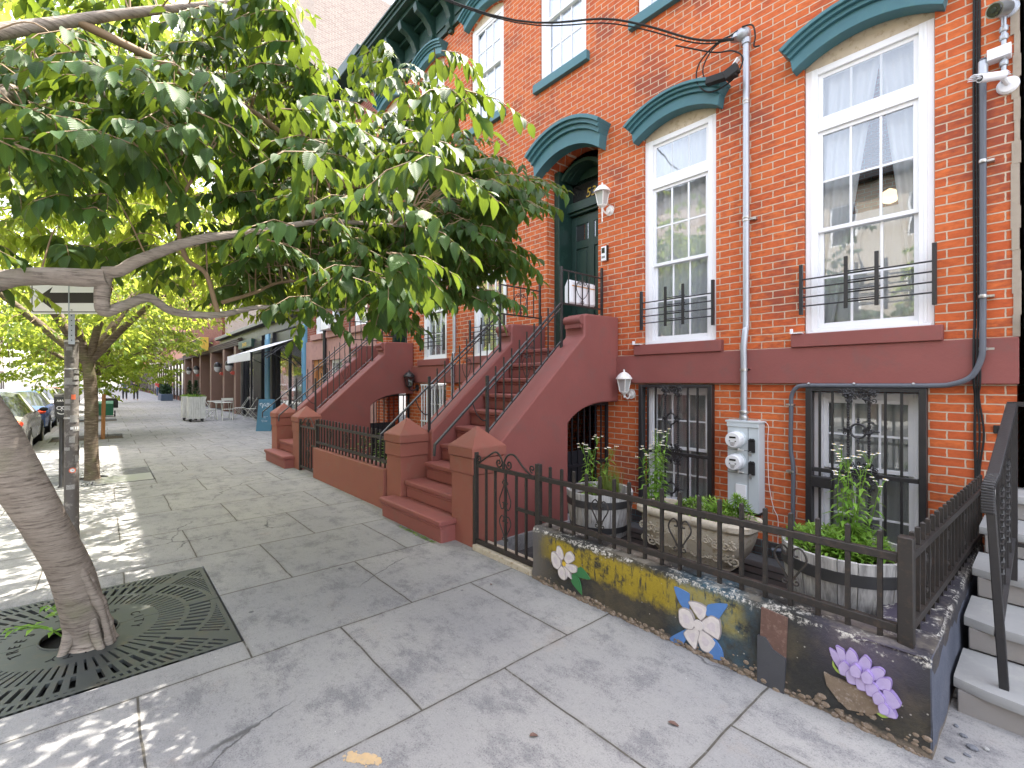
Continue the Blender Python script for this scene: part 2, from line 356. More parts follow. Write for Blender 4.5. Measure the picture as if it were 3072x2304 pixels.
MT = dict(
 brick=brick_mat("orange_red_brick", (.66, .175, .050), (.54, .115, .038), (.56, .44, .33), stain=(.19, .05, .04)),
 brick2=brick_mat("dull_red_brick", (.30, .09, .05), (.22, .06, .04), (.30, .25, .2)),
 brick_tan=brick_mat("tan_brick", (.52, .43, .36), (.42, .33, .28), (.6, .55, .48)),
 paving=paving_mat(),
 maroon=M("maroon_masonry_paint", (.235, .078, .068), .66, 0, .16, 2.2, .4, 45, dirt=(.20, .085, .075), spec=.3),
 maroon2=M("weathered_maroon_paint", (.26, .09, .066), .7, 0, .16, 3.0, .3, 60, dirt=(.24, .11, .08)),
 brownstone=M("brownstone_stucco", (.36, .20, .17), .85, 0, .2, 2.0, .5, 30, dirt=(.22, .13, .12)),
 teal=M("teal_painted_stone", (.052, .155, .185), .5, 0, .15, 5, .25, 30, dirt=(.07, .18, .19)),
 dkgreen=M("dark_green_paint", (.015, .045, .036), .45, 0, .15, 4, .1, 30, dirt=(.03, .075, .06)),
 door=M("dark_green_door_paint", (.018, .045, .038), .4, 0, .1, 4, .06, 30),
 black=M("black_iron_paint", (.022, .021, .022), .42, 0, .25, 12, .35, 90, spec=.5),
 iron_brown=M("weathered_iron_paint", (.024, .021, .019), .5, 0, .3, 12, .35, 90, dirt=(.06, .04, .03), spec=.45),
 white=M("white_vinyl", (.80, .81, .83), .4, 0, .03, 3, .03, 20),
 whitep=M("white_paint_metal", (.78, .77, .74), .45, 0, .08, 20, .25, 80, dirt=(.5, .47, .42)),
 cream=M("peeling_cream_board", (.55, .47, .36), .8, 0, .2, 8, .5, 40, dirt=(.33, .24, .15)),
 mortar=M("mortar_render", (.34, .29, .23), .9, 0, .15, 8, .7, 30, dirt=(.30, .25, .2)),
 glass=glass_mat("window_glass", (.88, .90, .91), .18),
 glass_low=glass_mat("area_window_glass", (.80, .82, .82), .16),
 glass_dark=glass_mat("dark_glass", (.25, .27, .28), .30),
 curtain=M("grey_curtain", (.80, .79, .78), .9, 0, .12, 3, .1, 30),
 sheer=M("sheer_curtain", (.80, .80, .80), .9, 0, .1, 3, .1, 30),
 room=M("dim_room", (.10, .09, .085), .9, 0, .3, 1.2, 0, 10),
 galv=M("galvanised_conduit", (.42, .45, .49), .45, .55, .12, 9, .08, 40),
 pvc=M("dark_grey_conduit", (.10, .11, .13), .5, 0, .1, 9, .05, 40),
 meterbox=M("meter_box_paint", (.50, .55, .57), .5, 0, .05, 4, .04, 30, spec=.4),
 meter=M("meter_face", (.72, .73, .74), .3, 0, .04, 8, .02, 30),
 metal=M("dull_steel", (.45, .45, .44), .35, .8, .1, 12, .1, 60),
 asphalt=M("street_asphalt", (.055, .055, .057), .9, 0, .25, 3, .7, 120, dirt=(.085, .082, .08)),
 curb=M("kerb_stone", (.26, .255, .25), .85, 0, .2, 4, .4, 60, dirt=(.16, .155, .15)),
 earth=M("tree_pit_soil", (.06, .045, .03), .95, 0, .4, 14, .9, 60, dirt=(.18, .12, .06)),
 slab=M("areaway_slab", (.16, .165, .165), .8, 0, .2, 3, .3, 40),
 grate=M("cast_iron_grate", (.060, .068, .066), .5, .25, .15, 3, .15, 60, dirt=(.10, .085, .065), spec=.5),
 dark=M("dark_void", (.008, .008, .008), .9, 0, .2, 3, 0, 10),
 marble=M("worn_marble", (.31, .315, .31), .6, 0, .08, 3, .4, 25, dirt=(.38, .38, .36)),
 marble_r=M("grey_painted_riser", (.27, .255, .24), .7, 0, .15, 4, .5, 30, dirt=(.30, .28, .25)),
 stone=M("carved_planter_stone", (.46, .41, .33), .85, 0, .2, 14, .9, 50, dirt=(.24, .17, .09)),
 stave=wood_mat("weathered_barrel_wood", (.24, .235, .23), (.56, .55, .53)),
 hoop=M("barrel_hoop", (.06, .06, .062), .5, .4, .2, 10, .1, 40),
 bench=M("black_timber", (.02, .018, .017), .7, 0, .2, 8, .3, 40),
 bark=bark_mat("cherry_bark"),
 bark2=bark_mat("dark_bark", (.09, .065, .045), (.2, .16, .12)),
 twig=M("twig_bark", (.22, .15, .085), .7, 0, .2, 12, .2, 60),
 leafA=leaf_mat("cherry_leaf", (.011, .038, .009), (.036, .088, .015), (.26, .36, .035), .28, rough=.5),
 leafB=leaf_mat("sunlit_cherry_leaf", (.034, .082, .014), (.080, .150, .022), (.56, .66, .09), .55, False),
 leafC=leaf_mat("fresh_plant_leaf", (.10, .22, .03), (.22, .38, .06), (.32, .48, .07), .3, False),
 bell=M('dull_red_bell', (.35, .05, .03), .5), leafD=leaf_mat("grass_blade", (.09, .15, .03), (.2, .24, .06), (.3, .38, .08), .3, False),
 leafE=leaf_mat("dark_conifer", (.010, .035, .012), (.022, .06, .02), (.05, .1, .03), .15, False),
 petal=M("white_petal", (.80, .78, .76), .7, 0, .04, 8, 0, 10),
 yolk=M("yellow_flower_centre", (.65, .45, .05), .7),
 gold=M("gold_number_paint", (.62, .42, .07), .4, .2),
 mural=mural_mat(),
 shopbrown=M("dark_brown_shop_panel", (.060, .038, .030), .6, 0, .12, 1.5, .1, 40),
 shoppost=M("brown_shop_post", (.17, .10, .075), .6, 0, .15, 3, .2, 40),
 blue=M("blue_shop_paint", (.13, .30, .44), .5, 0, .1, 3, .1, 40),
 shopblack=M("black_shop_paint", (.016, .016, .019), .4, 0, .1, 3, .1, 40),
 awning=M("white_awning_canvas", (.72, .72, .73), .85, 0, .06, 3, .1, 80),
 chalk=M("blue_board", (.05, .14, .21), .7, 0, .15, 3, .1, 50),
 chalkw=M("chalk_lettering", (.75, .77, .78), .9),
 planter=wood_mat("whitewashed_planks", (.45, .45, .43), (.72, .72, .70)),
 cafe=M("pale_steel_furniture", (.55, .55, .50), .45, 0, .05, 5),
 rubber=M("black_rubber", (.015, .015, .015), .7),
 silver=M("silver_car_paint", (.26, .26, .25), .25, .55, .05, 2, 0, 20, spec=.6),
 carwhite=M("white_car_paint", (.75, .75, .76), .25, 0, .04, 2, 0, 20, spec=.6),
 carred=M("red_car_paint", (.5, .03, .025), .25, 0, .05, 2, 0, 20, spec=.6),
 carblack=M("black_car_paint", (.02, .02, .025), .2, 0, .05, 2, 0, 20, spec=.6),
 carblue=M("blue_car_paint", (.05, .09, .2), .2, 0, .05, 2, 0, 20, spec=.6),
 carglass=M("car_glass", (.03, .035, .038), .08, 0, .05, 2, 0, 20, spec=.9),
 tail=M("tail_light_lens", (.75, .07, .03), .2, 0, .05, 2, 0, 20),
 oldpaint=M('worn_orange_marking', (.50, .36, .20), .85, 0, .2, 25, .2, 60, dirt=(.33, .31, .28)), amber=M("plastic_amber", (.6, .3, .1), .3),
 pole=M("stickered_pole", (.10, .09, .083), .65, .1, .3, 7, .4, 50, dirt=(.30, .28, .26)), tag1=M("faded_grey_sticker", (.24, .235, .225), .7, 0, .3, 60, .2, 90, dirt=(.5, .5, .48)),
 sign=M("white_sign_sheet", (.78, .78, .78), .4, 0, .03, 3, 0, 20),
 signblack=M("black_sign_paint", (.015, .015, .015), .4),
 sticker=M("white_sticker", (.72, .72, .72), .5),
 stickred=M("orange_sticker", (.65, .14, .06), .5),
 meterp=M("parking_meter_paint", (.035, .034, .034), .45, .2, .2, 12, .2, 60, spec=.5),
 lampglass=M("seeded_lamp_glass", (.42, .43, .42), .15, 0, .1, 14, .1, 40, spec=.6),
 ply=M("mailbox_white", (.80, .81, .84), .35, 0, .03, 3, 0, 20),
 screen=M("dark_screen", (.02, .02, .02), .2, 0, .1, 4, 0, 20, spec=.6),
 skin=M("skin", (.5, .3, .22), .6), cloth1=M("dark_clothing", (.03, .03, .035), .8), cloth2=M("blue_denim", (.08, .12, .2), .8),
 green=M("green_bin_plastic", (.03, .16, .09), .5), pinkb=M("salmon_facade", (.5, .24, .18), .85, 0, .1, 1),
 wood=wood_mat("orange_door_wood", (.30, .13, .05), (.45, .22, .09)), pinef=M("blue_planter_paint", (.07, .10, .16), .6),
 grey=M("grey_house_paint", (.30, .31, .33), .8, 0, .1, 1), beige=M("beige_facade", (.42, .37, .30), .85, 0, .1, 1),
 lamp=emit_mat("ceiling_lamp_glow", (1.0, .66, .34), .45),
 petW=M("mural_white_paint", (.60, .56, .55), .7, 0, .3, 30, .2, 60), petP=M("mural_lilac_paint", (.42, .35, .56), .7, 0, .25, 22, .2, 60),
 petWd=M("mural_petal_outline", (.30, .27, .27), .8, 0, .3, 40), petWs=M("mural_petal_shading", (.55, .50, .53), .8, 0, .2, 60), petPd=M("mural_lilac_outline", (.27, .20, .42), .8, 0, .3, 40), petPs=M("mural_lilac_highlight", (.46, .38, .62), .8, 0, .15, 60),
 petB=M("mural_blue_paint", (.08, .19, .44), .7, 0, .2, 20, .2, 60), petG=M("mural_green_paint", (.04, .17, .06), .7, 0, .2, 20, .2, 60),
 petL=M("mural_lime_paint", (.35, .48, .10), .7), brownpan=M("bare_brown_stone", (.13, .075, .06), .9, 0, .35, 18, .9, 40, dirt=(.22, .15, .12)),
 slate=M("slate_piece", (.06, .062, .07), .6, 0, .2, 9, .6, 30), rubble=M("exposed_rubble", (.19, .145, .105), .95, 0, .45, 22, 1.0, 30, dirt=(.36, .31, .27)),
 brickY=M("pebble_grey", (.15, .16, .18), .8),
)

# ------------------------------------------------------------------ geometry helpers
ORG = {}
class B:
    def __init__(s): s.v = []; s.f = []; s.uv = None
    def add(s, vs, fs):
        o = len(s.v); s.v.extend([tuple(p) for p in vs]); s.f.extend([tuple(i + o for i in q) for q in fs]); return s
    def box(s, x0, x1, y0, y1, z0, z1):
        if x0 > x1: x0, x1 = x1, x0
        if y0 > y1: y0, y1 = y1, y0
        if z0 > z1: z0, z1 = z1, z0
        return s.add([(x0,y0,z0),(x1,y0,z0),(x1,y1,z0),(x0,y1,z0),(x0,y0,z1),(x1,y0,z1),(x1,y1,z1),(x0,y1,z1)],
                     [(0,3,2,1),(4,5,6,7),(0,1,5,4),(1,2,6,5),(2,3,7,6),(3,0,4,7)])
    def bar(s, p, q, w, h=None, up=(0, 0, 1)):
        h = h or w
        p = Vector(p); q = Vector(q); d = (q - p).normalized(); u = Vector(up)
        if abs(d.dot(u)) > .95: u = Vector((0, 1, 0))
        a = d.cross(u).normalized() * w / 2; b = a.cross(d).normalized() * h / 2
        vs = [p-a-b, p+a-b, p+a+b, p-a+b, q-a-b, q+a-b, q+a+b, q-a+b]
        return s.add(vs, [(0,3,2,1),(4,5,6,7),(0,1,5,4),(1,2,6,5),(2,3,7,6),(3,0,4,7)])
    def tube(s, pts, r, seg=8, cap=True):
        pts = [Vector(p) for p in pts]; n = len(pts)
        rs = list(r) if isinstance(r, (list, tuple)) else [r] * n
        vs = []; fs = []
        t = (pts[1] - pts[0]).normalized()
        u = t.cross(Vector((0, 0, 1)))
        if u.length < .05: u = t.cross(Vector((0, 1, 0)))
        u.normalize()
        for i, p in enumerate(pts):
            if i == 0: t = pts[1] - pts[0]
            elif i == n - 1: t = pts[-1] - pts[-2]
            else: t = (pts[i+1] - pts[i]).normalized() + (pts[i] - pts[i-1]).normalized()
            if t.length < 1e-6: t = Vector((0, 0, 1))
            t.normalize(); u = (u - t * u.dot(t))
            if u.length < 1e-4: u = t.orthogonal()
            u.normalize(); w_ = t.cross(u)
            for k in range(seg):
                a = 2 * math.pi * k / seg
                vs.append(p + (u * math.cos(a) + w_ * math.sin(a)) * rs[i])
        for i in range(n - 1):
            for k in range(seg):
                a = i * seg + k; b = i * seg + (k + 1) % seg
                fs.append((a, b, b + seg, a + seg))
        if cap:
            fs.append(tuple(reversed(range(seg)))); fs.append(tuple(range((n-1)*seg, n*seg)))
        return s.add(vs, fs)
    def lathe(s, prof, c=(0, 0, 0), seg=24, ax='z', sx=1, sy=1, cap=True):
        vs = []; fs = []
        for r, h in prof:
            for k in range(seg):
                a = 2 * math.pi * k / seg; x = r * math.cos(a) * sx; y = r * math.sin(a) * sy
                p = {'z': (x, y, h), 'y': (x, h, y), 'x': (h, x, y)}[ax]
                vs.append((p[0] + c[0], p[1] + c[1], p[2] + c[2]))
        for i in range(len(prof) - 1):
            for k in range(seg):
                a = i * seg + k; b = i * seg + (k + 1) % seg
                fs.append((a, b, b + seg, a + seg) if ax != 'y' else (a, a + seg, b + seg, b))
        if cap:
            n = len(prof)
            c0 = tuple(range(seg)); c1 = tuple(range((n-1)*seg, n*seg))
            fs.append(tuple(reversed(c0)) if ax != 'y' else c0); fs.append(c1 if ax != 'y' else tuple(reversed(c1)))
        return s.add(vs, fs)
    def prism(s, poly, pl, a, b):
        """poly in plane 'xz','yz' or 'xy', extruded between a and b on the third axis"""
        def m(p, h):
            return {'xz': (p[0], h, p[1]), 'yz': (h, p[0], p[1]), 'xy': (p[0], p[1], h)}[pl]
        n = len(poly)
        area = sum(poly[i][0]*poly[(i+1) % n][1] - poly[(i+1) % n][0]*poly[i][1] for i in range(n))
        flip = (area < 0) ^ (pl == 'xz')
        if a > b: a, b = b, a
        vs = [m(p, a) for p in poly] + [m(p, b) for p in poly]
        f0 = tuple(range(n)); f1 = tuple(range(n, 2*n))
        sides = [(i, (i+1) % n, n + (i+1) % n, n + i) for i in range(n)]
        if not flip: fs = [tuple(reversed(f0)), f1] + sides
        else: fs = [f0, tuple(reversed(f1))] + [tuple(reversed(q)) for q in sides]
        return s.add(vs, fs)
    def ball(s, c, r, seg=10, rings=6, sq=(1, 1, 1)):
        vs = []; fs = []
        for i in range(rings + 1):
            th = math.pi * i / rings
            for k in range(seg):
                a = 2 * math.pi * k / seg
                vs.append((c[0] + r*sq[0]*math.sin(th)*math.cos(a), c[1] + r*sq[1]*math.sin(th)*math.sin(a), c[2] + r*sq[2]*math.cos(th)))
        for i in range(rings):
            for k in range(seg):
                a = i*seg + k; b = i*seg + (k+1) % seg
                fs.append((a, a + seg, b + seg, b))
        return s.add(vs, fs)

def empty(name, loc=(0, 0, 0), rz=0):
    o = bpy.data.objects.new(name, None); o.location = loc; o.rotation_euler = (0, 0, rz)
    o.empty_display_size = .1; COL.objects.link(o); ORG[o.name] = Vector(loc); return o
def tag(o, label=None, cat=None, group=None, kind=None):
    if label: o['label'] = label
    if cat: o['category'] = cat
    if group: o['group'] = group
    if kind: o['kind'] = kind
    return o
def thing(name, label, cat, loc=(0, 0, 0), group=None):
    return tag(empty(name, loc), label, cat, group)
def O(name, b, m, parent=None, loc=None, bevel=0, smooth=35, rnd=None, uv=None):
    """link the collected geometry (world coords) as ONE mesh object"""
    org = ORG[parent.name] if parent is not None else Vector(loc or (0, 0, 0))
    me = bpy.data.meshes.new(name)
    v = np.array(b.v, dtype=np.float32) - np.array(org, dtype=np.float32)
    me.from_pydata(v.tolist(), [], b.f)
    me.update()
    if smooth:
        me.polygons.foreach_set('use_smooth', [True] * len(me.polygons))
        me.set_sharp_from_angle(angle=R(smooth))
    o = bpy.data.objects.new(name, me)
    me.materials.append(MT[m] if isinstance(m, str) else m)
    if rnd is not None:
        a = me.color_attributes.new('rnd', 'FLOAT_COLOR', 'POINT')
        arr = np.ones((len(me.vertices), 4), dtype=np.float32); arr[:, 0] = rnd; arr[:, 1] = rnd; arr[:, 2] = rnd
        a.data.foreach_set('color', arr.ravel())
    if uv is not None:
        l = me.uv_layers.new(name='UVMap')
        idx = np.zeros(len(me.loops), dtype=np.int32); me.loops.foreach_get('vertex_index', idx)
        l.data.foreach_set('uv', uv[idx].astype(np.float32).ravel())
    COL.objects.link(o)
    if parent is not None: o.parent = parent
    else: o.location = org
    ORG[o.name] = org
    if bevel:
        md = o.modifiers.new('bevel', 'BEVEL'); md.width = bevel; md.segments = 2; md.limit_method = 'ANGLE'; md.angle_limit = R(40)
    return o
def T(name, b, m, label, cat, loc=(0, 0, 0), group=None, **k):
    return tag(O(name, b, m, None, loc, **k), label, cat, group)
def S(name, b, m, loc=(0, 0, 0), **k):
    return tag(O(name, b, m, None, loc, **k), kind='structure')
def copy_tree(o, d=None, parent=None, label=None):
    c = o.copy(); COL.objects.link(c)
    if parent is not None: c.parent = parent
    if d is not None: c.location = Vector(o.location) + Vector(d)
    if label: c['label'] = label
    for ch in list(o.children): copy_tree(ch, None, c)
    return c
def arc(xc, hw, z0, rise, n=14, t0=-1, t1=1):
    """segmental arc points from left to right"""
    r = (hw*hw + rise*rise) / (2*rise); cz = z0 + rise - r
    out = []
    for i in range(n + 1):
        x = xc + hw * (t0 + (t1 - t0) * i / n)
        out.append((x, cz + math.sqrt(max(0, r*r - (x-xc)**2))))
    return out
def text_mesh(s, size, depth=.002, shear=0, font_scale=1):
    cu = bpy.data.curves.new('txt', 'FONT'); cu.body = s; cu.size = size; cu.extrude = depth; cu.shear = shear
    cu.align_x = 'CENTER'
    ob = bpy.data.objects.new('txt', cu); COL.objects.link(ob)
    bpy.context.view_layer.update()
    me = bpy.data.meshes.new_from_object(ob.evaluated_get(bpy.context.evaluated_depsgraph_get()))
    vs = [tuple(v.co) for v in me.vertices]; fs = [tuple(p.vertices) for p in me.polygons]
    bpy.data.objects.remove(ob); bpy.data.meshes.remove(me); bpy.data.curves.remove(cu)
    return vs, fs
def add_text(b, s, size, fn, depth=.002, shear=0):
    vs, fs = text_mesh(s, size, depth, shear)
    return b.add([fn(*p) for p in vs], fs)
def scroll(b, c, ax1, ax2, r0, turns, thick, start=0, seg=6, hand=1):
    """flat iron spiral"""
    c = Vector(c); a1 = Vector(ax1); a2 = Vector(ax2); pts = []
    n = int(14 * turns)
    for i in range(n + 1):
        t = i / n; a = start + hand * 2 * math.pi * turns * t; r = r0 * (1 - .85 * t)
        pts.append(c + a1 * math.cos(a) * r + a2 * math.sin(a) * r)
    b.tube(pts, thick, seg)
def spline(pts, n=8):
    P = [Vector(p) for p in pts]; P = [2*P[0]-P[1]] + P + [2*P[-1]-P[-2]]; out = []
    for i in range(1, len(P) - 2):
        for k in range(n):
            t = k / n
            out.append(.5 * ((2*P[i]) + (P[i+1]-P[i-1])*t + (2*P[i-1]-5*P[i]+4*P[i+1]-P[i+2])*t*t + (3*P[i]-P[i-1]-3*P[i+1]+P[i+2])*t**3))
    out.append(P[-2]); return out
# ------------------------------------------------------------------ setting
F = 5.04
b = B(); b.add([(-400, -300, -.16), (200, -300, -.16), (200, 300, -.16), (-400, 300, -.16)], [(0, 1, 2, 3)])
S('ground', b, 'asphalt', smooth=0)
b = B(); b.add([(-300, -11, -.13), (60, -11, -.13), (60, -1.3, -.13), (-300, -1.3, -.13)], [(0, 1, 2, 3)])
S('road', b, 'asphalt', smooth=0)
# pavement: one sheet with openings left for the tree pits and for the sunk front yards
pits = [(-4.06, -.105), (-10.46, -.105), (-18.1, -.3), (-26, -.3), (-34, -.3)]
holes = [(px - .78, px + .78, py - .77, py + .77) for px, py in pits] + [(-3.66, -.34, 2.80, F), (-8.9, -5.5, 2.80, F)]
xs = sorted(set([-120, 30] + [h[0] for h in holes] + [h[1] for h in holes]))
ys = sorted(set([-1.15, F] + [h[2] for h in holes] + [h[3] for h in holes]))
b = B()
for i in range(len(xs) - 1):
    for j in range(len(ys) - 1):
        cx, cy = (xs[i] + xs[i+1]) / 2, (ys[j] + ys[j+1]) / 2
        if any(h[0] < cx < h[1] and h[2] < cy < h[3] for h in holes): continue
        b.add([(xs[i], ys[j], 0), (xs[i+1], ys[j], 0), (xs[i+1], ys[j+1], 0), (xs[i], ys[j+1], 0)], [(0, 1, 2, 3)])
for h in holes:
    x0, x1, y0, y1 = h
    for p, q in (((x0, y0), (x1, y0)), ((x1, y0), (x1, y1)), ((x1, y1), (x0, y1)), ((x0, y1), (x0, y0))):
        b.add([(*p, 0), (*q, 0), (*q, -.25), (*p, -.25)], [(0, 1, 2, 3)])
b.add([(-160, F, -.004), (-120, F, -.004), (-120, -1.15, -.004), (-160, -1.15, -.004)], [(0, 1, 2, 3)])
S('sidewalk', b, 'paving', smooth=0)
b = B()
for i in range(60): b.box(-120 + i*2.5, -120 + i*2.5 + 2.49, -1.3, -1.151, -.2, .004)
S('kerb', b, 'curb', bevel=.015)
b = B()
for i in range(60): b.box(-120 + i*2.5, -120 + i*2.5 + 2.49, -11.15, -11, -.2, .0)
b.box(-120, 30, -14, -11.15, -.2, -.004)
S('far_sidewalk', b, 'curb')
b = B(); b.add([(-3.66, 2.8, -.2), (-.34, 2.8, -.2), (-.34, F + .3, -.2), (-3.66, F + .3, -.2)], [(0, 1, 2, 3)])
b.add([(-8.9, 2.8, -.2), (-5.5, 2.8, -.2), (-5.5, F + .3, -.2), (-8.9, F + .3, -.2)], [(0, 1, 2, 3)])
S('areaway_floor', b, 'slab', smooth=0)
b = B()
for px, py in pits:
    b.add([(px - .78, py - .77, -.06), (px + .78, py - .77, -.06), (px + .78, py + .77, -.06), (px - .78, py + .77, -.06)], [(0, 1, 2, 3)])
S('tree_pit_soil', b, 'earth', smooth=0)
b = B(); b.box(-3.64, -2.82, 2.66, 2.86, -.1, .05)
S('gate_threshold', b, 'stone', bevel=.01)

# ------------------------------------------------------------------ house parts
def wall_mesh(b, x0, x1, z0, z1, y0, y1, ops):
    xs = sorted(set([x0, x1] + [o[0] for o in ops] + [o[1] for o in ops]))
    zs = sorted(set([z0, z1] + [o[2] for o in ops] + [o[3] + o[4] for o in ops]))
    def solid(i, j):
        if i < 0 or j < 0 or i >= len(xs)-1 or j >= len(zs)-1: return False
        cx = (xs[i]+xs[i+1])/2; cz = (zs[j]+zs[j+1])/2
        return not any(o[0] < cx < o[1] and o[2] < cz < o[3]+o[4] for o in ops)
    for i in range(len(xs)-1):
        for j in range(len(zs)-1):
            if not solid(i, j): continue
            a, c, d, e = xs[i], xs[i+1], zs[j], zs[j+1]
            b.add([(a,y0,d),(c,y0,d),(c,y0,e),(a,y0,e)], [(0,1,2,3)])
            b.add([(a,y1,d),(c,y1,d),(c,y1,e),(a,y1,e)], [(3,2,1,0)])
            if not solid(i-1, j): b.add([(a,y0,d),(a,y1,d),(a,y1,e),(a,y0,e)], [(3,2,1,0)])
            if not solid(i+1, j): b.add([(c,y0,d),(c,y1,d),(c,y1,e),(c,y0,e)], [(0,1,2,3)])
            if not solid(i, j-1): b.add([(a,y0,d),(c,y0,d),(c,y1,d),(a,y1,d)], [(3,2,1,0)])
            if not solid(i, j+1): b.add([(a,y0,e),(c,y0,e),(c,y1,e),(a,y1,e)], [(0,1,2,3)])
    for o in ops:
        if o[4] > 0:
            xc = (o[0]+o[1])/2; hw = (o[1]-o[0])/2
            pts = arc(xc, hw, o[3], o[4], 14); top = o[3]+o[4]
            for k in range(14):
                p, q = pts[k], pts[k+1]
                b.add([(p[0],y0,p[1]),(q[0],y0,q[1]),(q[0],y0,top),(p[0],y0,top)], [(0,1,2,3)])
                b.add([(p[0],y0,p[1]),(q[0],y0,q[1]),(q[0],y1,q[1]),(p[0],y1,p[1])], [(3,2,1,0)])

def hood_mesh(b, xc, hw, zi, ri, zo, ro, dep=.20):
    def band(hwi, z_i, r_i, hwo, z_o, r_o, y0):
        lo = arc(xc, hwi, z_i, r_i); hi = arc(xc, hwo, z_o, r_o)
        b.prism(lo + hi[::-1], 'xz', y0, F + .02)
    k = (zo - zi)
    band(hw - .03, zi, ri, hw - .01, zi + k*.55, ri*.55 + ro*.45, F - dep*.55)
    band(hw - .012, zi + k*.55, ri*.5 + ro*.5, hw + .012, zi + k*.72, ri*.3 + ro*.7, F - dep*.70)
    band(hw + .010, zi + k*.72, ri*.3 + ro*.7, hw + .035, zi + k*.86, ri*.15 + ro*.85, F - dep*.86)
    band(hw + .034, zi + k*.86, ri*.15 + ro*.85, hw + .06, zo, ro, F - dep)

def sheet(x0, x1, z0, z1, y, amp=.025, n=None, gather=None):
    b = B(); n = n or int((x1-x0)*60) + 6; vs = []
    ph = random.random()*6
    for i in range(n+1):
        t = i/n; x = x0 + (x1-x0)*t
        dy = math.sin(t*(x1-x0)*55 + ph)*amp + math.sin(t*(x1-x0)*23 + ph*2)*amp*.6
        xb = x if gather is None else gather + (x-gather)*.30
        vs += [(xb, y+dy, z0), (x, y+dy*.6, z1)]
    return b.add(vs, [(2*i, 2*i+2, 2*i+3, 2*i+1) for i in range(n)])

def window(par, xc, w_, z0, z1, rise=0, tz=None, mid=None, cols=3, ru=2, rl=2, cas=.10, gy=5.09, frame='white', board=True, curtain='curtain', parted=False, glass='glass'):
    x0, x1 = xc - w_/2, xc + w_/2
    b = B()
    b.box(x0, x0+cas, gy-.02, gy+.08, z0, z1); b.box(x1-cas, x1, gy-.02, gy+.08, z0, z1)
    b.box(x0+cas, x1-cas, gy-.015, gy+.08, z1-.06, z1); b.box(x0+cas, x1-cas, gy-.018, gy+.08, z0, z0+.055)
    b.box(x0+.02, x1-.02, gy-.045, gy-.022, z0-.001, z0+.022)
    # fluted casing lines
    for xx in (x0+cas*.45, x1-cas*.45-.02): b.box(xx, xx+.02, gy-.026, gy-.02, z0+.03, z1-.01)
    zs_top = z1-.06
    if tz: b.box(x0+cas, x1-cas, gy-.022, gy+.08, tz[0], tz[1]); zs_top = tz[0]
    fr = O('window', b, frame, par, bevel=.004)
    gx0, gx1 = x0+cas, x1-cas; zb = z0+.055
    m = mid if mid else (zb+zs_top)/2
    b = B(); r = .036
    def sash(za, ze, y, cols_, rows, bt=r):
        b.box(gx0, gx0+r, y, y+.03, za, ze); b.box(gx1-r, gx1, y, y+.03, za, ze)
        b.box(gx0+r, gx1-r, y, y+.03, za, za+bt); b.box(gx0+r, gx1-r, y, y+.03, ze-r, ze)
        for k in range(1, cols_):
            xx = gx0+r + (gx1-gx0-2*r)*k/cols_; b.box(xx-.0095, xx+.0095, y+.006, y+.024, za+bt, ze-r)
        for k in range(1, rows):
            zz = za+bt + (ze-za-bt-r)*k/rows; b.box(gx0+r, gx1-r, y+.008, y+.022, zz-.0095, zz+.0095)
    sash(m, zs_top, gy+.0, cols, ru); sash(zb, m+.035, gy+.032, cols, rl, .045)
    if tz: sash(tz[1], z1-.06, gy+.01, cols, 1, .02)
    O('sash', b, frame, fr, bevel=.002)
    b = B(); b.box(gx0+.01, gx1-.01, gy+.014, gy+.018, m+.02, z1-.07); b.box(gx0+.01, gx1-.01, gy+.046, gy+.050, zb+.01, m)
    O('pane', b, glass, fr, smooth=0)
    if curtain:
        if parted:
            wd = x1-x0
            bb = sheet(x0+.03, x0+wd*.60, z0+.02, z1-.02, gy+.11, .02, gather=x0+.02)
            b2 = sheet(x1-wd*.44, x1-.03, z0+.02, z1-.02, gy+.13, .02, gather=x1-.02)
            bb.add(b2.v, b2.f)
            O('curtain', bb, 'sheer', fr, smooth=60)
            b3 = sheet(x0+.03, x1-.03, z0+.02, z0+1.1, gy+.16, .01)
            O('curtain', b3, 'curtain', fr, smooth=60)
        else:
            O('curtain', sheet(x0+.03, x1-.03, z0+.02, z1-.02, gy+.095, .018), curtain, fr, smooth=60)
    if rise:
        b = B(); pts = arc(xc, w_/2, z1+.06, rise)
        b.prism([(x0, z1)] + pts + [(x1, z1)], 'xz', gy-.01, gy+.05)
        O('arch_board', b, 'cream', fr)
    return fr

def window_guard(par, xc, w_, z0, z1, y=4.985):
    b = B(); x0, x1 = xc-w_/2, xc+w_/2
    b.box(x0-.012, x0+.016, y-.02, y+.012, z0-.06, z1); b.box(x1-.016, x1+.012, y-.02, y+.012, z0-.08, z1)
    for k in range(4):
        z = z0 + .02 + (z1-z0-.16)*k/3
        b.tube([(x0, y, z), (x1, y, z)], .0075, 6)
        b.tube([(xc-.13, y-.012, z+.018), (xc+.13, y-.012, z+.018)], .006, 6)
    for xx in (xc-.115, xc+.105): b.box(xx-.014, xx+.014, y-.026, y-.010, z0-.04, z1+.01)
    return O('window_guard', b, 'black', par)

def cluster(b, c, r, n, rs, s=.014):
    for k in range(n):
        a = rs.random()*6.28; d = r*math.sqrt(rs.random())
        p = (c[0]+math.cos(a)*d, c[1]-.006*rs.random(), c[2]+math.sin(a)*d*1.15)
        if k % 3 == 0: b.ball(p, s*(.6+rs.random()*.5), 6, 4)
        else: scroll(b, p, (math.cos(a), 0, math.sin(a)), (-math.sin(a), 0, math.cos(a)), s*1.35, 1.1, .0045, rs.random()*6, 5)

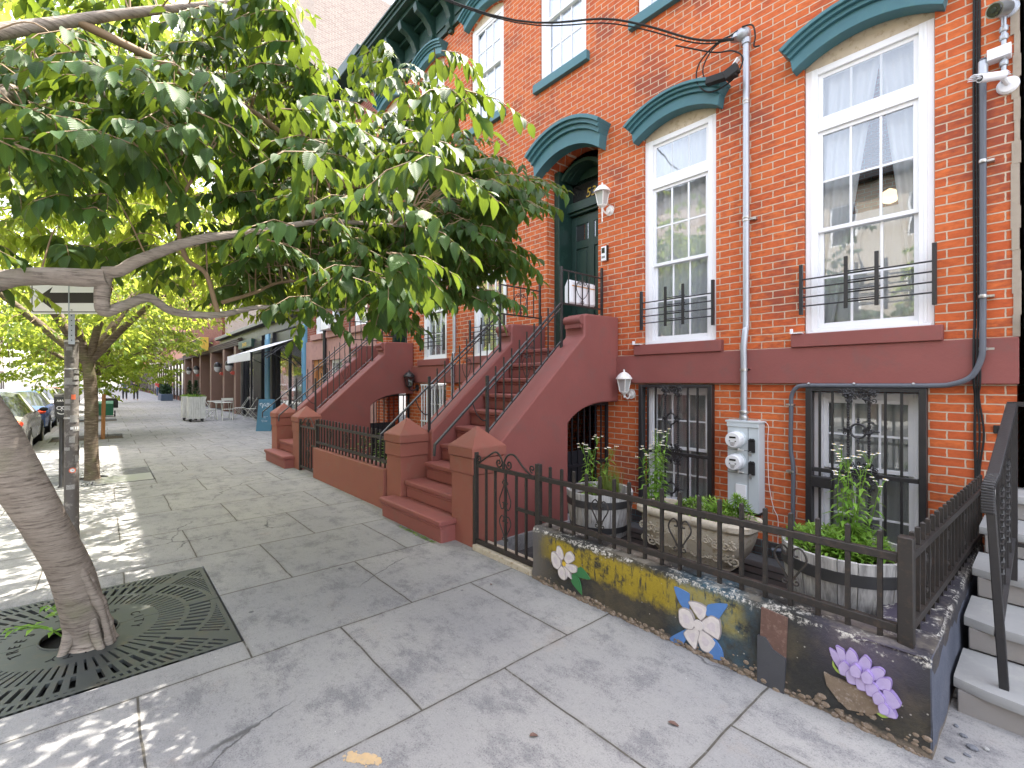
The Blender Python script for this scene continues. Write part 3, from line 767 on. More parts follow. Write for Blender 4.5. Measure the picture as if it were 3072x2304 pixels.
def ornate_grille(par, x0, x1, z0, z1, zm, rings, y=4.985, lock=False):
    rs = random.Random(7)
    w_ = x1-x0
    b = B()
    b.box(x0, x0+.05, y-.02, y+.06, z0, z1); b.box(x1-.05, x1, y-.02, y+.06, z0, z1); b.box(x0+.05, x1-.05, y-.018, y+.058, z1-.035, z1)
    b.box(x0+.05, x1-.05, y-.012, y+.02, zm-.018, zm+.018)
    fr = O('iron_grille', b, 'black', par, bevel=.003)
    b = B()
    for t in (.13, .245, .69, .815):
        xx = x0+w_*t; b.box(xx-.009, xx+.009, y-.006, y+.012, z0, z1-.03)
    O('bar', b, 'black', fr)
    b = B()
    for t in (.385, .56):
        xx = x0+w_*t; z = z0
        prof = []
        while z < z1-.05:
            prof += [(.008, z), (.0135, z+.006), (.0135, z+.012), (.008, z+.018)]; z += .022
        b.lathe(prof, (xx, y, 0), 8)
    xc = x0+w_*.4725; hx = w_*.0875
    for zr in rings:
        pts = [(xc+math.cos(a)*.058, y-.006, zr+math.sin(a)*.062) for a in [6.2832*k/20 for k in range(21)]]
        b.tube(pts, .0095, 6, False)
        for s in (-1, 1):
            cluster(b, (xc+s*hx, y-.012, zr), .032, 9, rs, .014)
            b.lathe([(.001, zr+s*.115), (.010, zr+s*.10), (.005, zr+s*.09), (.013, zr+s*.08), (.006, zr+s*.066)] if s < 0 else [(.006, zr+.066), (.013, zr+.08), (.005, zr+.09), (.010, zr+.10), (.001, zr+.115)], (xc, y-.006, 0), 8)
            b.tube([(xc+s*hx, y-.01, zr), (xc+s*(hx+.075), y-.01, zr)], .006, 6)
    for zc, sg in ((z1-.075, -1), (zm+.065, 1), (zm-.07, -1)):
        for s in (-1, 1):
            cluster(b, (xc+s*(hx+.004), y-.014, zc), .045, 17, rs, .016)
            cluster(b, (xc+s*(hx+.03), y-.012, zc-sg*.035), .032, 9, rs, .013)
            cluster(b, (xc+s*hx*.5, y-.012, zc-sg*.042), .026, 7, rs, .012)
        cluster(b, (xc, y-.012, zc+sg*.0), .03, 8, rs, .012)
    O('cast_ornament', b, 'black', fr)
    if lock:
        b = B(); b.box(x0+.05, x0+w_*.25, y-.03, y+.03, zm-.16, zm-.06)
        O('lock_box', b, 'black', fr, bevel=.004)
    return fr

def big_number(b, s, size, x, y, z, shear=.2):
    add_text(b, s, size, lambda px, py, pz: (x+px, y-pz, z+py), .002, shear)

# ------------------------------------------------------------------ brick row house (nearest)
X0, X1 = -5.49, -.18
ops = [(-1.565, -.630, 2.05, 4.60, .13), (-3.325, -2.415, 2.05, 4.60, .13), (-5.0, -4.03, 2.05, 4.755, .20),
       (-5.15, -4.24, 6.13, 7.93, .13), (-3.42, -2.50, 6.13, 7.93, .13), (-1.62, -.70, 6.13, 7.93, .13),
       (-3.345, -2.435, .10, 1.57, 0), (-1.525, -.675, -.15, 1.55, 0), (-4.95, -4.05, -.2, 1.45, 0)]
H = thing('brick_row_house', 'orange-red brick row house nearest the camera, with the pale electric meter box on its wall', 'house', (-2.8, 5.04, 0), 'matching brick row houses')
b = B(); wall_mesh(b, X0, X1, -.25, 9.1, F, F+.30, ops)
b.box(X0, X1, F+6, F+6.3, -.25, 9.1); b.box(X1-.3, X1, F+.3, F+6, -.25, 9.1)
O('wall', b, 'brick', H, smooth=0)
b = B(); b.box(X0, X1, F+.1, F+6.2, 9.1, 9.3)
O('roof', b, 'dark', H)
b = B(); b.box(-3.69, X1+.012, F-.055, F+.01, 1.583, 1.925)
for a, c in ((-1.655, -.575), (-3.42, -2.33)): b.box(a, c, F-.075, F+.04, 1.9255, 2.05)
b.box(X0, -5.30, F-.055, F+.01, 1.583, 1.925)
b.box(-4.01, -3.69, F-.055, F+.01, 1.583, 1.925)
O('stone_band', b, 'maroon', H, bevel=.006)
b = B()
for t in range(46):
    z = 1.93 + t*.158; b.box(X1-.012-.022*random.random(), X1+.012+.01*random.random(), F-.008-.004*random.random(), F+.01, z, z+.16)
O('mortar_strip', b, 'mortar', H)
w1 = window(H, -1.0975, .925, 2.05, 4.54, .12, (3.94, 4.06), 3.0, parted=True)
w2 = window(H, -2.87, .90, 2.05, 4.54, .12, (3.94, 4.06), 3.0, curtain='sheer')
b = B()
b.lathe([(.015, 3.48), (.075, 3.45), (.095, 3.40), (.075, 3.35), (.02, 3.33)], (-1.11, 6.1, .1), 16, sx=.8, sy=.8)
O('ceiling_lamp', b, 'lamp', w1)
for xc in (-4.695, -2.96, -1.16):
    window(H, xc, .90, 6.13, 7.90, .10, None, 7.05, ru=2, rl=2, curtain='sheer')
    b = B(); b.box(xc-.545, xc+.52, F-.07, F+.05, 6.0, 6.128)
    O('window_sill', b, 'teal', H, bevel=.005)
for xc, hw, zi, ri, zo, ro in ((-1.0975, .56, 4.53, .16, 4.74, .18), (-2.87, .56, 4.53, .16, 4.74, .18), (-4.515, .64, 4.66, .22, 4.98, .24),
                        (-4.695, .55, 7.92, .14, 8.13, .15), (-2.96, .55, 7.92, .14, 8.13, .15), (-1.16, .55, 7.92, .14, 8.13, .15)):
    b = B(); hood_mesh(b, xc, hw, zi, ri, zo, ro, .21 if xc != -4.515 else .27)
    O('arched_hood', b, 'teal', H, bevel=.004)
window_guard(H, -1.0975, .95, 2.29, 2.70)
window_guard(H, -2.87, .90, 2.29, 2.70)
for xc, w_, z0, z1 in ((-1.10, .80, -.13, 1.50), (-2.89, .84, .12, 1.54)):
    window(H, xc, w_, z0, z1, 0, None, .80, cols=3, ru=2, rl=2, cas=.075, gy=5.13, glass='glass_low')
ornate_grille(H, -1.53, -.67, -.15, 1.545, .79, (1.17, .37), lock=True)
ornate_grille(H, -3.35, -2.43, .05, 1.565, .77, (1.17, .37))
# entrance
b = B()
for x in (-5.0, -4.13): b.box(x, x+.10, F+.16, F+.48, 2.05, 4.77)
b.box(-4.9, -4.13, F+.38, F+.46, 4.13, 4.27); b.box(-4.9, -4.13, F+.34, F+.39, 4.17, 4.30)
for k in range(3):
    pts = arc(-4.515, .40-.03*k, 4.66, .18, 12); lo = arc(-4.515, .36-.03*k, 4.62, .17, 12)
    b.prism(lo + pts[::-1], 'xz', F+.20+.06*k, F+.46)
b.prism([(-4.999, 4.6)] + arc(-4.515, .48, 4.755, .19, 14)[::-1][::-1] + [(-4.04, 4.6)] , 'xz', F+.47, F+.50)
fr = O('door_frame', b, 'dkgreen', H, bevel=.004)
b = B(); b.box(-4.9, -4.13, F+.47, F+.476, 4.27, 4.66)
tp = O('transom_pane', b, 'screen', fr)
b = B(); big_number(b, '53', .19, -4.535, F+.455, 4.37)
O('house_number', b, 'gold', fr, smooth=0)
b = B()
x0, x1, z0, z1, y = -4.9, -4.13, 2.05, 4.12, F+.46
b.box(x0, x1, y, y+.05, z0, z1)
st = [(x0, x0+.09), (x0+.33, x0+.44), (x1-.09, x1)]
for a, c in st: b.box(a, c, y-.018, y, z0, z1)
for a, c in ((z0, z0+.2), (2.85, 3.0), (3.62, 3.74), (3.98, z1)): b.box(x0+.09, x1-.09, y-.017, y, a, c)
for a, c in ((z0+.26, 2.79), (3.06, 3.57)):
    for p, q in ((x0+.13, x0+.29), (x0+.48, x1-.13)): b.box(p, q, y-.012, y, a, c)
for k in (1, 2): xx = x0+.09+(x1-x0-.18)*k/3; b.box(xx-.02, xx+.02, y-.016, y, 3.74, 3.98)
dr = O('door', b, 'door', H, bevel=.004)
b = B(); b.box(x0+.09, x1-.09, y-.006, y-.001, 3.745, 3.975)
O('door_pane', b, 'glass_dark', dr)
b = B(); b.ball((-4.2, y-.05, 3.05), .03, 10, 6); b.lathe([(.03, y-.03), (.012, y-.03), (.012, y)], (-4.2, 0, 3.05), 10, 'y')
O('door_knob', b, 'metal', dr)
b = B(); add_text(b, '53', .07, lambda px, py, pz: (-4.25+px, y-.009-pz, 3.85+py), .001)
O('pane_number', b, 'gold', dr, smooth=0)
b = B(); b.box(-5.0, -4.03, F, F+.5, 1.95, 2.049)
O('door_sill', b, 'maroon', H)
# cornice
b = B()
b.box(X0, X1, F-.06, F+.1, 8.30, 8.38); b.box(X0, X1, F-.03, F+.1, 8.38, 8.86); b.box(X0, X1, F-.16, F+.1, 8.86, 8.93)
b.box(X0, X1, F-.56, F+.1, 9.04, 9.11); b.box(X0, X1, F-.60, F+.1, 9.111, 9.16); b.box(X0, X1, F-.64, F+.1, 9.161, 9.20)
b.box(X0, X1, F-.44, F+.1, 8.96, 9.039)
cn = O('cornice', b, 'dkgreen', H, bevel=.006)
nb = 9
for k in range(nb):
    x = X0 + .12 + (X1-X0-.24)*k/(nb-1)
    b = B(); b.prism([(F, 8.25), (F-.10, 8.27), (F-.14, 8.36), (F-.10, 8.48), (F-.16, 8.62), (F-.30, 8.76), (F-.44, 8.80), (F-.47, 8.9), (F-.47, 8.959), (F, 8.959)], 'yz', x-.06, x+.06)
    b.prism([(F, 8.21), (F-.06, 8.21), (F-.08, 8.25), (F, 8.25)], 'yz', x-.05, x+.05)
    O('bracket', b, 'dkgreen', cn, bevel=.008)
for k in range(nb-1):
    x = X0 + .12 + (X1-X0-.24)*(k+.5)/(nb-1)
    b = B(); b.box(x-.2, x+.2, F-.055, F-.031, 8.47, 8.78)
    O('frieze_panel', b, 'dkgreen', cn, bevel=.01)

H2 = copy_tree(H, (-5.31, 0, 0))
tag(H2, 'second brick row house with teal hoods, largely hidden by leaves, behind the far stoop')
for c in list(H2.children):
    if c.name.startswith('iron_grille'):
        for g in list(c.children): bpy.data.objects.remove(g)
        bpy.data.objects.remove(c)
    elif c.name.startswith('door_frame'):
        for g in list(c.children):
            if g.name.startswith('house_number'): bpy.data.objects.remove(g)
    elif c.name.startswith('door.'):
        for g in list(c.children):
            if g.name.startswith('pane_number'): bpy.data.objects.remove(g)
    elif c.name.startswith('mortar_strip'): bpy.data.objects.remove(c)
ORG[H2.name] = Vector(H2.location)
for xc, z0 in ((-6.40, .0), (-8.20, .12)):
    b = B()
    for k in range(9): b.box(xc-.40+k*.1-.009, xc-.40+k*.1+.009, 4.99, 5.008, z0, 1.55)
    b.box(xc-.43, xc+.43, 4.985, 5.012, .78, .81); b.box(xc-.43, xc+.43, 4.985, 5.012, 1.52, 1.55)
    O('window_bars', b, 'white', H2)

# ------------------------------------------------------------------ third house, brick over brownstone
C0, C1 = -16.0, -10.80
H3 = thing('brownstone_house', 'brick house with pinkish brownstone ground floor beyond the far stoop, air conditioner in its window', 'house', (-13.4, 5.04, 0))
ops = [(-15.3, -14.45, 3.06, 4.9, 0), (-13.95, -13.05, 3.06, 4.9, 0), (-12.3, -11.4, 3.06, 4.9, 0),
       (-15.3, -14.45, 6.1, 7.7, 0), (-13.95, -13.05, 6.1, 7.7, 0), (-12.3, -11.4, 6.1, 7.7, 0)]
b = B(); wall_mesh(b, C0, C1, 2.87, 9.6, F+.02, F+.3, ops)
O('upper_wall', b, 'brick2', H3, smooth=0)
ops = [(-15.45, -14.4, 0, 2.28, 0), (-13.95, -12.95, .7, 2.24, 0), (-12.4, -11.5, .7, 2.24, 0)]
b = B(); wall_mesh(b, C0, C1, -.1, 2.87, F-.02, F+.3, ops)
O('lower_wall', b, 'brownstone', H3, smooth=0)
for x in (-14.875, -13.5, -11.85):
    window(H3, x, .85, 3.06, 4.9, 0, None, None, cols=1, ru=1, rl=1, curtain='sheer', gy=5.13)
    window(H3, x, .85, 6.1, 7.7, 0, None, None, cols=1, ru=1, rl=1, curtain='sheer', gy=5.13)
    b = B(); b.box(x-.5, x+.5, F-.1, F+.05, 2.88, 3.05)
    O('window_sill', b, 'brownstone', H3, bevel=.01)
for x in (-13.45, -11.95): window(H3, x, .95, .72, 2.24, 0, None, None, cols=1, ru=1, rl=1, curtain='curtain', gy=5.13)
b = B(); b.box(-15.45, -15.33, F+.05, F+.2, 0, 2.28); b.box(-14.52, -14.4, F+.05, F+.2, 0, 2.28); b.box(-15.33, -14.52, F+.05, F+.2, 2.08, 2.28); b.box(-15.33, -14.52, F+.15, F+.2, 0, 2.08)
O('door', b, 'wood', H3, bevel=.01)
b = B(); b.box(C0, C1, F-.5, F+.3, 9.3, 9.6); b.box(C0, C1, F-.1, F+.3, 8.8, 9.3)
O('cornice', b, 'dkgreen', H3, bevel=.02)
b = B(); b.box(-13.9, -13.3, F-.28, F+.1, 3.09, 3.45)
for k in range(8): b.box(-13.86, -13.5, F-.287, F-.28, 3.13+k*.036, 3.15+k*.036)
T('air_conditioner', b, 'white', 'white window air conditioner jutting from the brownstone house', 'air conditioner', (-13.6, 4.76, 3.09), bevel=.01)
b = B(); b.tube([(-14.15, F-.08, 0), (-14.15, F-.08, 8.8)], .05, 10)
T('downpipe', b, 'shopblack', 'thin dark downpipe on the brownstone house wall', 'downpipe', (-14.15, 4.96, 0))

# ------------------------------------------------------------------ tall corner building with restaurant front, shops beyond
Q = thing('corner_restaurant_building', 'tall tan brick building with blue and black restaurant front and glass bay', 'building', (-20.5, 5.04, 0))
b = B(); b.box(-31, -16.05, F+.25, F+9, 3.9, 15.5)
O('upper_wall', b, 'brick_tan', Q, smooth=0)
b = B(); b.box(-31, -16.03, F-.02, F+.24, 3.5, 3.9); b.box(-31.05, -16.0, F-.25, F+.24, 3.9, 4.05)
O('shop_fascia', b, 'shopblack', Q, bevel=.02)
for x0, x1, m in ((-16.30, -16.05, 'blue'), (-20.15, -19.85, 'shopblack'), (-20.95, -20.45, 'blue'), (-22.9, -21.5, 'shopblack'), (-25.35, -24.9, 'shopblack')):
    b = B()
    b.box(x0, x1, F-.06, F+.24, 0, 3.499)
    n = max(2, int((x1-x0)/.16))
    for k in range(n): a = x0+(x1-x0)*(k+.25)/n; b.box(a, a+(x1-x0)/n*.5, F-.085, F-.06, .3, 3.3)
    O('pilaster', b, m, Q, bevel=.01)
for x0, x1 in ((-19.85, -16.30), (-24.9, -22.9), (-21.5, -20.95)):
    b = B(); b.box(x0, x1, F+.04, F+.12, .0, .35); b.box(x0, x1, F+.04, F+.12, 2.95, 3.499)
    n = 2 if x1-x0 > 1 else 1
    for k in range(n+1): xx = x0+(x1-x0-.08)*k/n; b.box(xx, xx+.08, F+.03, F+.12, .35, 2.95)
    O('shop_window_frame', b, 'shopblack', Q)
    b = B(); b.box(x0, x1, F+.075, F+.08, .35, 2.95)
    O('shop_window_pane', b, 'glass', Q, smooth=0)
b = B(); b.box(-25, -16.1, F+2.2, F+2.3, 0, 3.5)
O('back_wall', b, 'beige', Q)
b = B(); b.box(-25, -16.1, F+.25, F+2.3, -.01, .01)
O('shop_floor', b, 'shopbrown', Q)
b = B(); b.box(-25.3, -22.75, F-.18, F-.021, 3.12, 3.47)
sg = O('sign_board', b, 'dkgreen', Q, bevel=.01)
b = B(); add_text(b, 'JUNIPER', .24, lambda px, py, pz: (-24.05+px, F-.183-pz, 3.20+py), .002)
O('lettering', b, 'gold', sg, smooth=0)

Q = thing('brown_shop_building', 'dark brown panelled shop building with a boxed sign, past the white awning', 'building', (-36, 5.04, 0))
b = B(); b.box(-46, -31.02, F+.1, F+9, 3.7, 10.5)
O('upper_wall', b, 'brick2', Q, smooth=0)
b = B(); b.box(-46, -25.36, F+.6, F+.7, 0, 3.7)
O('recessed_wall', b, 'shopbrown', Q)
b = B(); b.box(-46, -25.36, F-.1, F+.6, 3.35, 3.699)
for k in range(4): b.box(-46, -25.36, F-.12-.02*k, F-.1, 3.37+.08*k, 3.42+.08*k)
O('shop_fascia', b, 'shopbrown', Q)
for x in (-26.6, -29.5, -33.5, -37.6, -41.2, -45.4):
    b = B(); b.box(x-.22, x+.22, F-.08, F+.6, 0, 3.35)
    O('shop_post', b, 'shoppost', Q, bevel=.01)
b = B(); b.box(-42, -33.8, F-.55, F-.18, 3.55, 4.25)
sg = O('sign_board', b, 'shopbrown', Q)
b = B()
b.box(-42.05, -33.75, F-.6, F-.15, 3.5, 3.549); b.box(-42.05, -33.75, F-.6, F-.15, 4.251, 4.3); b.box(-33.8, -33.75, F-.6, F-.15, 3.55, 4.25)
O('sign_frame', b, 'gold', sg)
b = B(); add_text(b, 'MARKET', .5, lambda px, py, pz: (-37+px*1.9, F-.552-pz, 3.7+py), .003)
O('lettering', b, 'shoppost', sg, smooth=0)
for i, x in enumerate((-27.1, -30.2, -37.9, -41.5)):
    b = B(); b.lathe([(.02, 2.68), (.14, 2.6), (.17, 2.45), (.17, 2.4)], (x, F-.25, 0), 14); b.box(x-.06, x+.06, F-.1, F-.05, 2.35, 2.6)
    t = thing('shop_wall_lamp', ['black domed lamp on the first brown post past the awning', 'black domed lamp on the second brown post past the awning', 'black domed lamp on the post left of the wide brown panel', 'black domed lamp farthest down the brown shop front'][i], 'lamp', (x, F-.15, 2.4), 'domed lamps on the shop posts')
    O('lamp_hood', b, 'shopblack', t)
    b = B(); b.lathe([(.165, 2.4), (.15, 2.25), (.09, 2.15), (.02, 2.12)], (x, F-.25, 0), 14)
    O('lamp_globe', b, 'lampglass', t)
for i, x in enumerate((-26.7, -29.6, -38.0)):
    b = B(); b.box(x-.07, x+.07, F-.2, F-.09, 1.95, 2.12); b.ball((x, F-.21, 2.03), .06, 10, 6)
    T('fire_bell', b, 'bell', ['red bell box on the post nearest the awning', 'red bell box on the second brown post', 'red bell box beside the far wide panel'][i], 'bell box', (x, F-.15, 1.9), 'red bell boxes on the shop posts')
far = [(-56, -46, 'pinkb', 9), (-68, -56, 'brick2', 12), (-84, -68, 'beige', 10), (-110, -84, 'brick', 14), (-150, -110, 'brick_tan', 18)]
lab = ['salmon fronted shop house far down the street', 'dull red brick building far down the street', 'beige building far down the street beyond the red one', 'bright orange brick block near the end of the street', 'tall tan block closing the view down the street']
def simple_building(name, label, x0, x1, y0, y1, h, m, front, base='shopbrown', grp=None, dep=0):
    q = thing(name, label, 'building', ((x0+x1)/2, front, 0), grp)
    ops = []; n = max(2, int((x1-x0)/2.4)); pw = (x1-x0)/n
    z = 4.4
    while z + 1.7 < h - .6:
        for k in range(n): xc = x0+pw*(k+.5); ops.append((xc-.5, xc+.5, z, z+1.7, 0))
        z += 3.1
    ya, yb = (front, front+.3) if y1 > front else (front-.3, front)
    b = B(); wall_mesh(b, x0, x1, 3.4, h, ya, yb, ops)
    if y1 > front: b.box(x0, x1, yb+.01, y1, -.1, h-.01)
    else: b.box(x0, x1, y0, ya-.01, -.1, h-.01)
    O('wall', b, m, q, smooth=0)
    s = -1 if y1 > front else 1
    for k, o in enumerate(ops):
        b = B(); yy = front-s*.12
        b.box(o[0], o[1], yy, yy+.05, o[2], o[3])
        f = O('window', b, 'white', q)
        b = B(); b.box(o[0]+.07, o[1]-.07, yy+s*.06, yy+s*.05+.012*s, o[2]+.07, (o[2]+o[3])/2-.03); b.box(o[0]+.07, o[1]-.07, yy+s*.06, yy+s*.05+.012*s, (o[2]+o[3])/2+.03, o[3]-.07)
        O('pane', b, 'screen', f)
    b = B(); b.box(x0, x1, min(front, front+s*.12), max(front, front+s*.12), 3.1, 3.55)
    for k in range(n+1): xx = x0+(x1-x0-.4)*k/n; b.box(xx, xx+.4, min(front, front+s*.08), max(front, front+s*.08), 0, 3.1)
    O('shop_front', b, base, q)
    b = B(); b.box(x0+.4, x1-.4, front-.01 if s > 0 else front+.01, front, .4, 3.1)
    b = B(); b.box(x0+.4, x1-.4, min(front, front+s*.02), max(front, front+s*.02), .4, 3.1)
    O('shop_window_pane', b, 'carglass', q)
    b = B(); b.box(x0, x1, min(front-s*.2, front+s*.4), max(front-s*.2, front+s*.4), h, h+.35)
    O('cornice', b, 'shopblack' if m != 'grey' else 'white', q, bevel=.03)
    return q
for (x0, x1, m, h), l in zip(far, lab): simple_building('shop_building', l, x0, x1, F, F+9, h, m, F)
# across the street (seen at the far left and mirrored in the panes)
opp = [(14, 6, 'brick2', 10), (6, -2, 'brick_tan', 11.5), (-2, -10, 'beige', 10), (-10, -18, 'brick_tan', 12), (-18, -26, 'beige', 10), (-26, -36, 'brick2', 13), (-36, -50, 'grey', 11), (-50, -66, 'beige', 12), (-66, -90, 'brick2', 10), (-90, -130, 'beige', 14)]
ol = ['dull red row house across the street behind the camera', 'tan row house across the street behind the camera', 'pale beige row house across the street behind the camera', 'tan brick row house across the street, left of the pale beige one', 'beige row house across the street past the tan one', 'red brick block across the street', 'grey painted block across the street with white cornice', 'beige block across the street past the grey one', 'low red block across the street far away', 'tall beige block across the street at the far end']
for (x1, x0, m, h), l in zip(opp, ol): simple_building('row_house', l, x0, x1, -23, -14, h, m, -14)

# right-hand neighbour: dark building with marble steps
Q = thing('dark_neighbour_building', 'dark painted building at the right edge of the photo with brown panelled door side', 'building', (1.5, 5.2, 0))
b = B(); b.box(-.145, 5.5, F+.03, F+8, -.1, 9.5)
O('wall', b, 'shopblack', Q, smooth=0)
b = B(); b.box(-.135, .5, F-.02, F+.03, 0.0, 2.0); b.box(-.12, -.05, F-.05, F-.02, .1, 1.93)
O('side_panel', b, 'shopbrown', Q, bevel=.01)
b = B(); b.box(-.14, 5.5, F-.12, F+.03, 2.0, 2.06)
O('stone_band', b, 'marble_r', Q)
# ------------------------------------------------------------------ stoops
def make_stoop():
    t = thing('stoop', 'maroon painted stoop with two pyramid-capped piers, nearest the camera beside the open iron gate yard', 'stoop', (-4.5, 3.8, 0), 'maroon stoops')
    sl = (2.153 - .99) / (4.355 - 3.07)
    for x0, x1 in ((-4.0, -3.69), (-5.32, -5.02)):
        poly = [(3.06, -.25), (3.06, .99), (4.355, 2.153), (4.355, 2.385), (4.40, 2.42), (5.03, 2.43), (5.03, 1.34)]
        poly += [(4.85, 1.345), (4.68, 1.34), (4.54, 1.325), (4.40, 1.295), (4.26, 1.245), (4.14, 1.175), (4.07, 1.117), (4.07, -.25)]
        b = B(); b.prism(poly, 'yz', x0, x1)
        O('cheek_wall', b, 'maroon', t, bevel=.018)
        b = B(); b.lathe([(.0, x0+.02), (.055, x0+.02), (.055, x1-.02), (.0, x1-.02)], (0, 4.345, 2.345), 16, 'x', 1, 1, False)
        b.box(x0+.03, x1-.03, 4.315, 4.36, 2.25, 2.30)
        O('roll_moulding', b, 'maroon', t)
    for k in range(10):
        y = 2.50 + .222*k; z1 = .222 + .2035*k; z0 = z1 - .2035 if k else -.1
        x0, x1 = (-5.01, -4.01)
        if k == 0: x0, x1 = -5.30, -3.955
        if k == 1: x0, x1 = -5.09, -4.06
        b = B(); yb = 5.0 if k > 1 else y + .30
        b.box(x0 + (.0 if k else .02), x1 - (.0 if k else .02), y + .028, min(yb, y+.40) if k < 9 else 5.03, z0, z1 - .055)
        b.box(x0, x1, y, min(yb, y+.40) if k < 9 else 5.03, z1 - .055, z1)
        b.box(x0 + .012, x1 - .012, y + .014, y + .06, z1 - .085, z1 - .055)
        O('step', b, 'maroon' if k > 1 else 'maroon', t, bevel=.014)
    for xc in (-3.855, -5.31):
        b = B(); yc = 2.88
        b.box(xc-.185, xc+.185, yc-.185, yc+.19, -.1, .69)
        b.box(xc-.200, xc+.200, yc-.200, yc+.20, .70, .855)
        b.box(xc-.190, xc+.190, yc-.190, yc+.19, .69, .70)
        b.box(xc-.190, xc+.190, yc-.190, yc+.19, .855, .865)
        b.box(xc-.212, xc+.212, yc-.212, yc+.212, .865, .955)
        b.add([(xc-.212, yc-.212, .956), (xc+.212, yc-.212, .956), (xc+.212, yc+.212, .956), (xc-.212, yc+.212, .956), (xc, yc, 1.155)],
              [(0, 1, 4), (1, 2, 4), (2, 3, 4), (3, 0, 4), (3, 2, 1, 0)])
        O('pier', b, 'maroon2', t, bevel=.008)
    # barred gate under the stoop
    b = B(); x = -3.86
    prof = [(4.07, 1.10), (4.14, 1.15), (4.26, 1.22), (4.40, 1.27), (4.54, 1.30), (4.75, 1.315), (5.02, 1.315)]
    for p, q in zip(prof, prof[1:]): b.bar((x, *p), (x, *q), .03, .035)
    for k in range(9):
        y = 4.10 + k*.112
        zt = np.interp(y, [p[0] for p in prof], [p[1] for p in prof]); b.bar((x, y, -.2), (x, y, zt), .016)
    b.box(x-.015, x+.015, 4.07, 4.11, -.2, 1.1); b.box(x-.015, x+.015, 4.98, 5.02, -.2, 1.3); b.box(x-.012, x+.012, 4.1, 5.0, .55, .59); b.box(x-.02, x-.014, 4.1, 4.7, -.2, .75)
    O('under_stoop_gate', b, 'shopblack', t)
    return t
ST = make_stoop()
ST2 = copy_tree(ST, (-5.31, 0, 0), label='far maroon stoop with railings, standing between the low brick-red yard wall and the brownstone house')
for c in ST2.children:
    if c.name.startswith('under_stoop_gate'): pass

def stair_rail(x, label, yard=True, landing=True):
    t = thing('stair_railing', label, 'railing', (x, 3.6, 1.0), 'black iron stair railings')
    P0 = (x, 3.07, 1.04); P1 = (x, 4.23, 2.09)
    s = (2.153-.99)/(4.355-3.07)
    def zc(y): return .99 + (y-3.07)*s
    # hand rail: hooked end, straight slope
    b = B()
    y0, y1 = 2.42, 4.21
    def zr(y): return .985 + (y-2.42)*(2.56-.985)/(4.21-2.42)
    b.bar((x, y0+.01, zr(y0)+.006), (x, y1, zr(y1)), .032, .018)
    b.bar((x, y0+.008, zr(y0)+.012), (x, y0, .88), .030, .018)
    O('handrail', b, 'black', t, bevel=.003)
    b = B(); b.bar((x, 3.07, zc(3.07)+.075), (x, y1, zc(y1)+.075), .026, .012)
    b.bar((x, 3.09, zr(3.09)-.062), (x, y1, zr(y1)-.062), .022, .010)
    O('bottom_rail', b, 'black', t)
    for y, zt in ((3.07, 1.665), (4.21, 3.0)):
        b = B(); b.box(x-.015, x+.015, y-.015, y+.015, zc(y)-.02, zt)
        O('post', b, 'black', t, bevel=.003)
    for k in range(1, 10):
        y = 3.07 + (4.21-3.07)*k/10
        b = B(); b.bar((x, y, zc(y)+.07), (x, y, zr(y)+.11), .0125)
        if k == 5 or k == 6:
            for sgn in (-1, 1):
                scroll(b, (x, y+sgn*.03 - (.114/2 if k == 6 else 0), zr(y)-.17), (0, 1, 0), (0, 0, 1), .028, 1.4, .004, 1.57, 5, sgn)
        if k == 5: b.tube(spline([(x, y-.05, zr(y)-.2), (x, y-.07, zr(y)-.28), (x, y, zc(y)+.14), (x, y+.07, zr(y)-.24), (x, y+.05, zr(y)-.15)], 4), .004, 5)
        O('baluster', b, 'black', t)
    b = B()
    b.tube(spline([(x, 2.88, zr(2.88)-.01), (x, 2.93, 1.27), (x, 3.0, 1.2), (x, 3.06, 1.19)], 5), .007, 5)
    O('brace', b, 'black', t)
    if landing:
        yE = 4.99
        b = B(); b.box(x-.014, x+.014, yE-.014, yE+.014, 2.42, 3.10)
        O('post', b, 'black', t)
        b = B(); b.box(x-.008, x+.008, 4.21, yE, 2.955, 2.972); b.box(x-.008, x+.008, 4.21, yE, 2.545, 2.565)
        O('landing_rail', b, 'black', t)
        for k in range(1, 6):
            y = 4.21 + (yE-4.21)*k/6
            b = B(); b.box(x-.006, x+.006, y-.006, y+.006, 2.565, 2.955)
            if k == 3:
                for sgn in (-1, 1):
                    scroll(b, (x, y+sgn*.045, 2.86), (0, 1, 0), (0, 0, 1), .036, 1.4, .005, 1.57 - sgn*1.57, 5, -sgn)
                    b.tube(spline([(x, y+sgn*.081, 2.86), (x, y+sgn*.115, 2.78), (x, y+sgn*.08, 2.70), (x, y, 2.635)], 5), .005, 5)
                    scroll(b, (x, y+sgn*.022, 2.60), (0, 1, 0), (0, 0, 1), .018, 1.2, .004, 1.57, 5, sgn)
            O('baluster', b, 'black', t)
    return t
ra = stair_rail(-3.93, 'black iron railing on the nearest stoop’s right side, scrolled panel in front of the mailbox')
rb = stair_rail(-5.10, 'black iron railing on the left cheek of the nearest stoop, partly behind leaves')
copy_tree(ra, (-5.31, 0, 0), label='black iron railing on the right cheek of the far stoop')
copy_tree(rb, (-5.31, 0, 0), label='black iron railing on the far stoop’s left side, beside the blue sandwich board')

# ------------------------------------------------------------------ painted front garden wall
W0 = (-2.79, 2.65, 0)
b = B()
n = 40
rs = random.Random(3)
pro = [(-2.79 + 2.45*i/n) for i in range(n+1)]
def jit(a): return (rs.random()-.5)*a
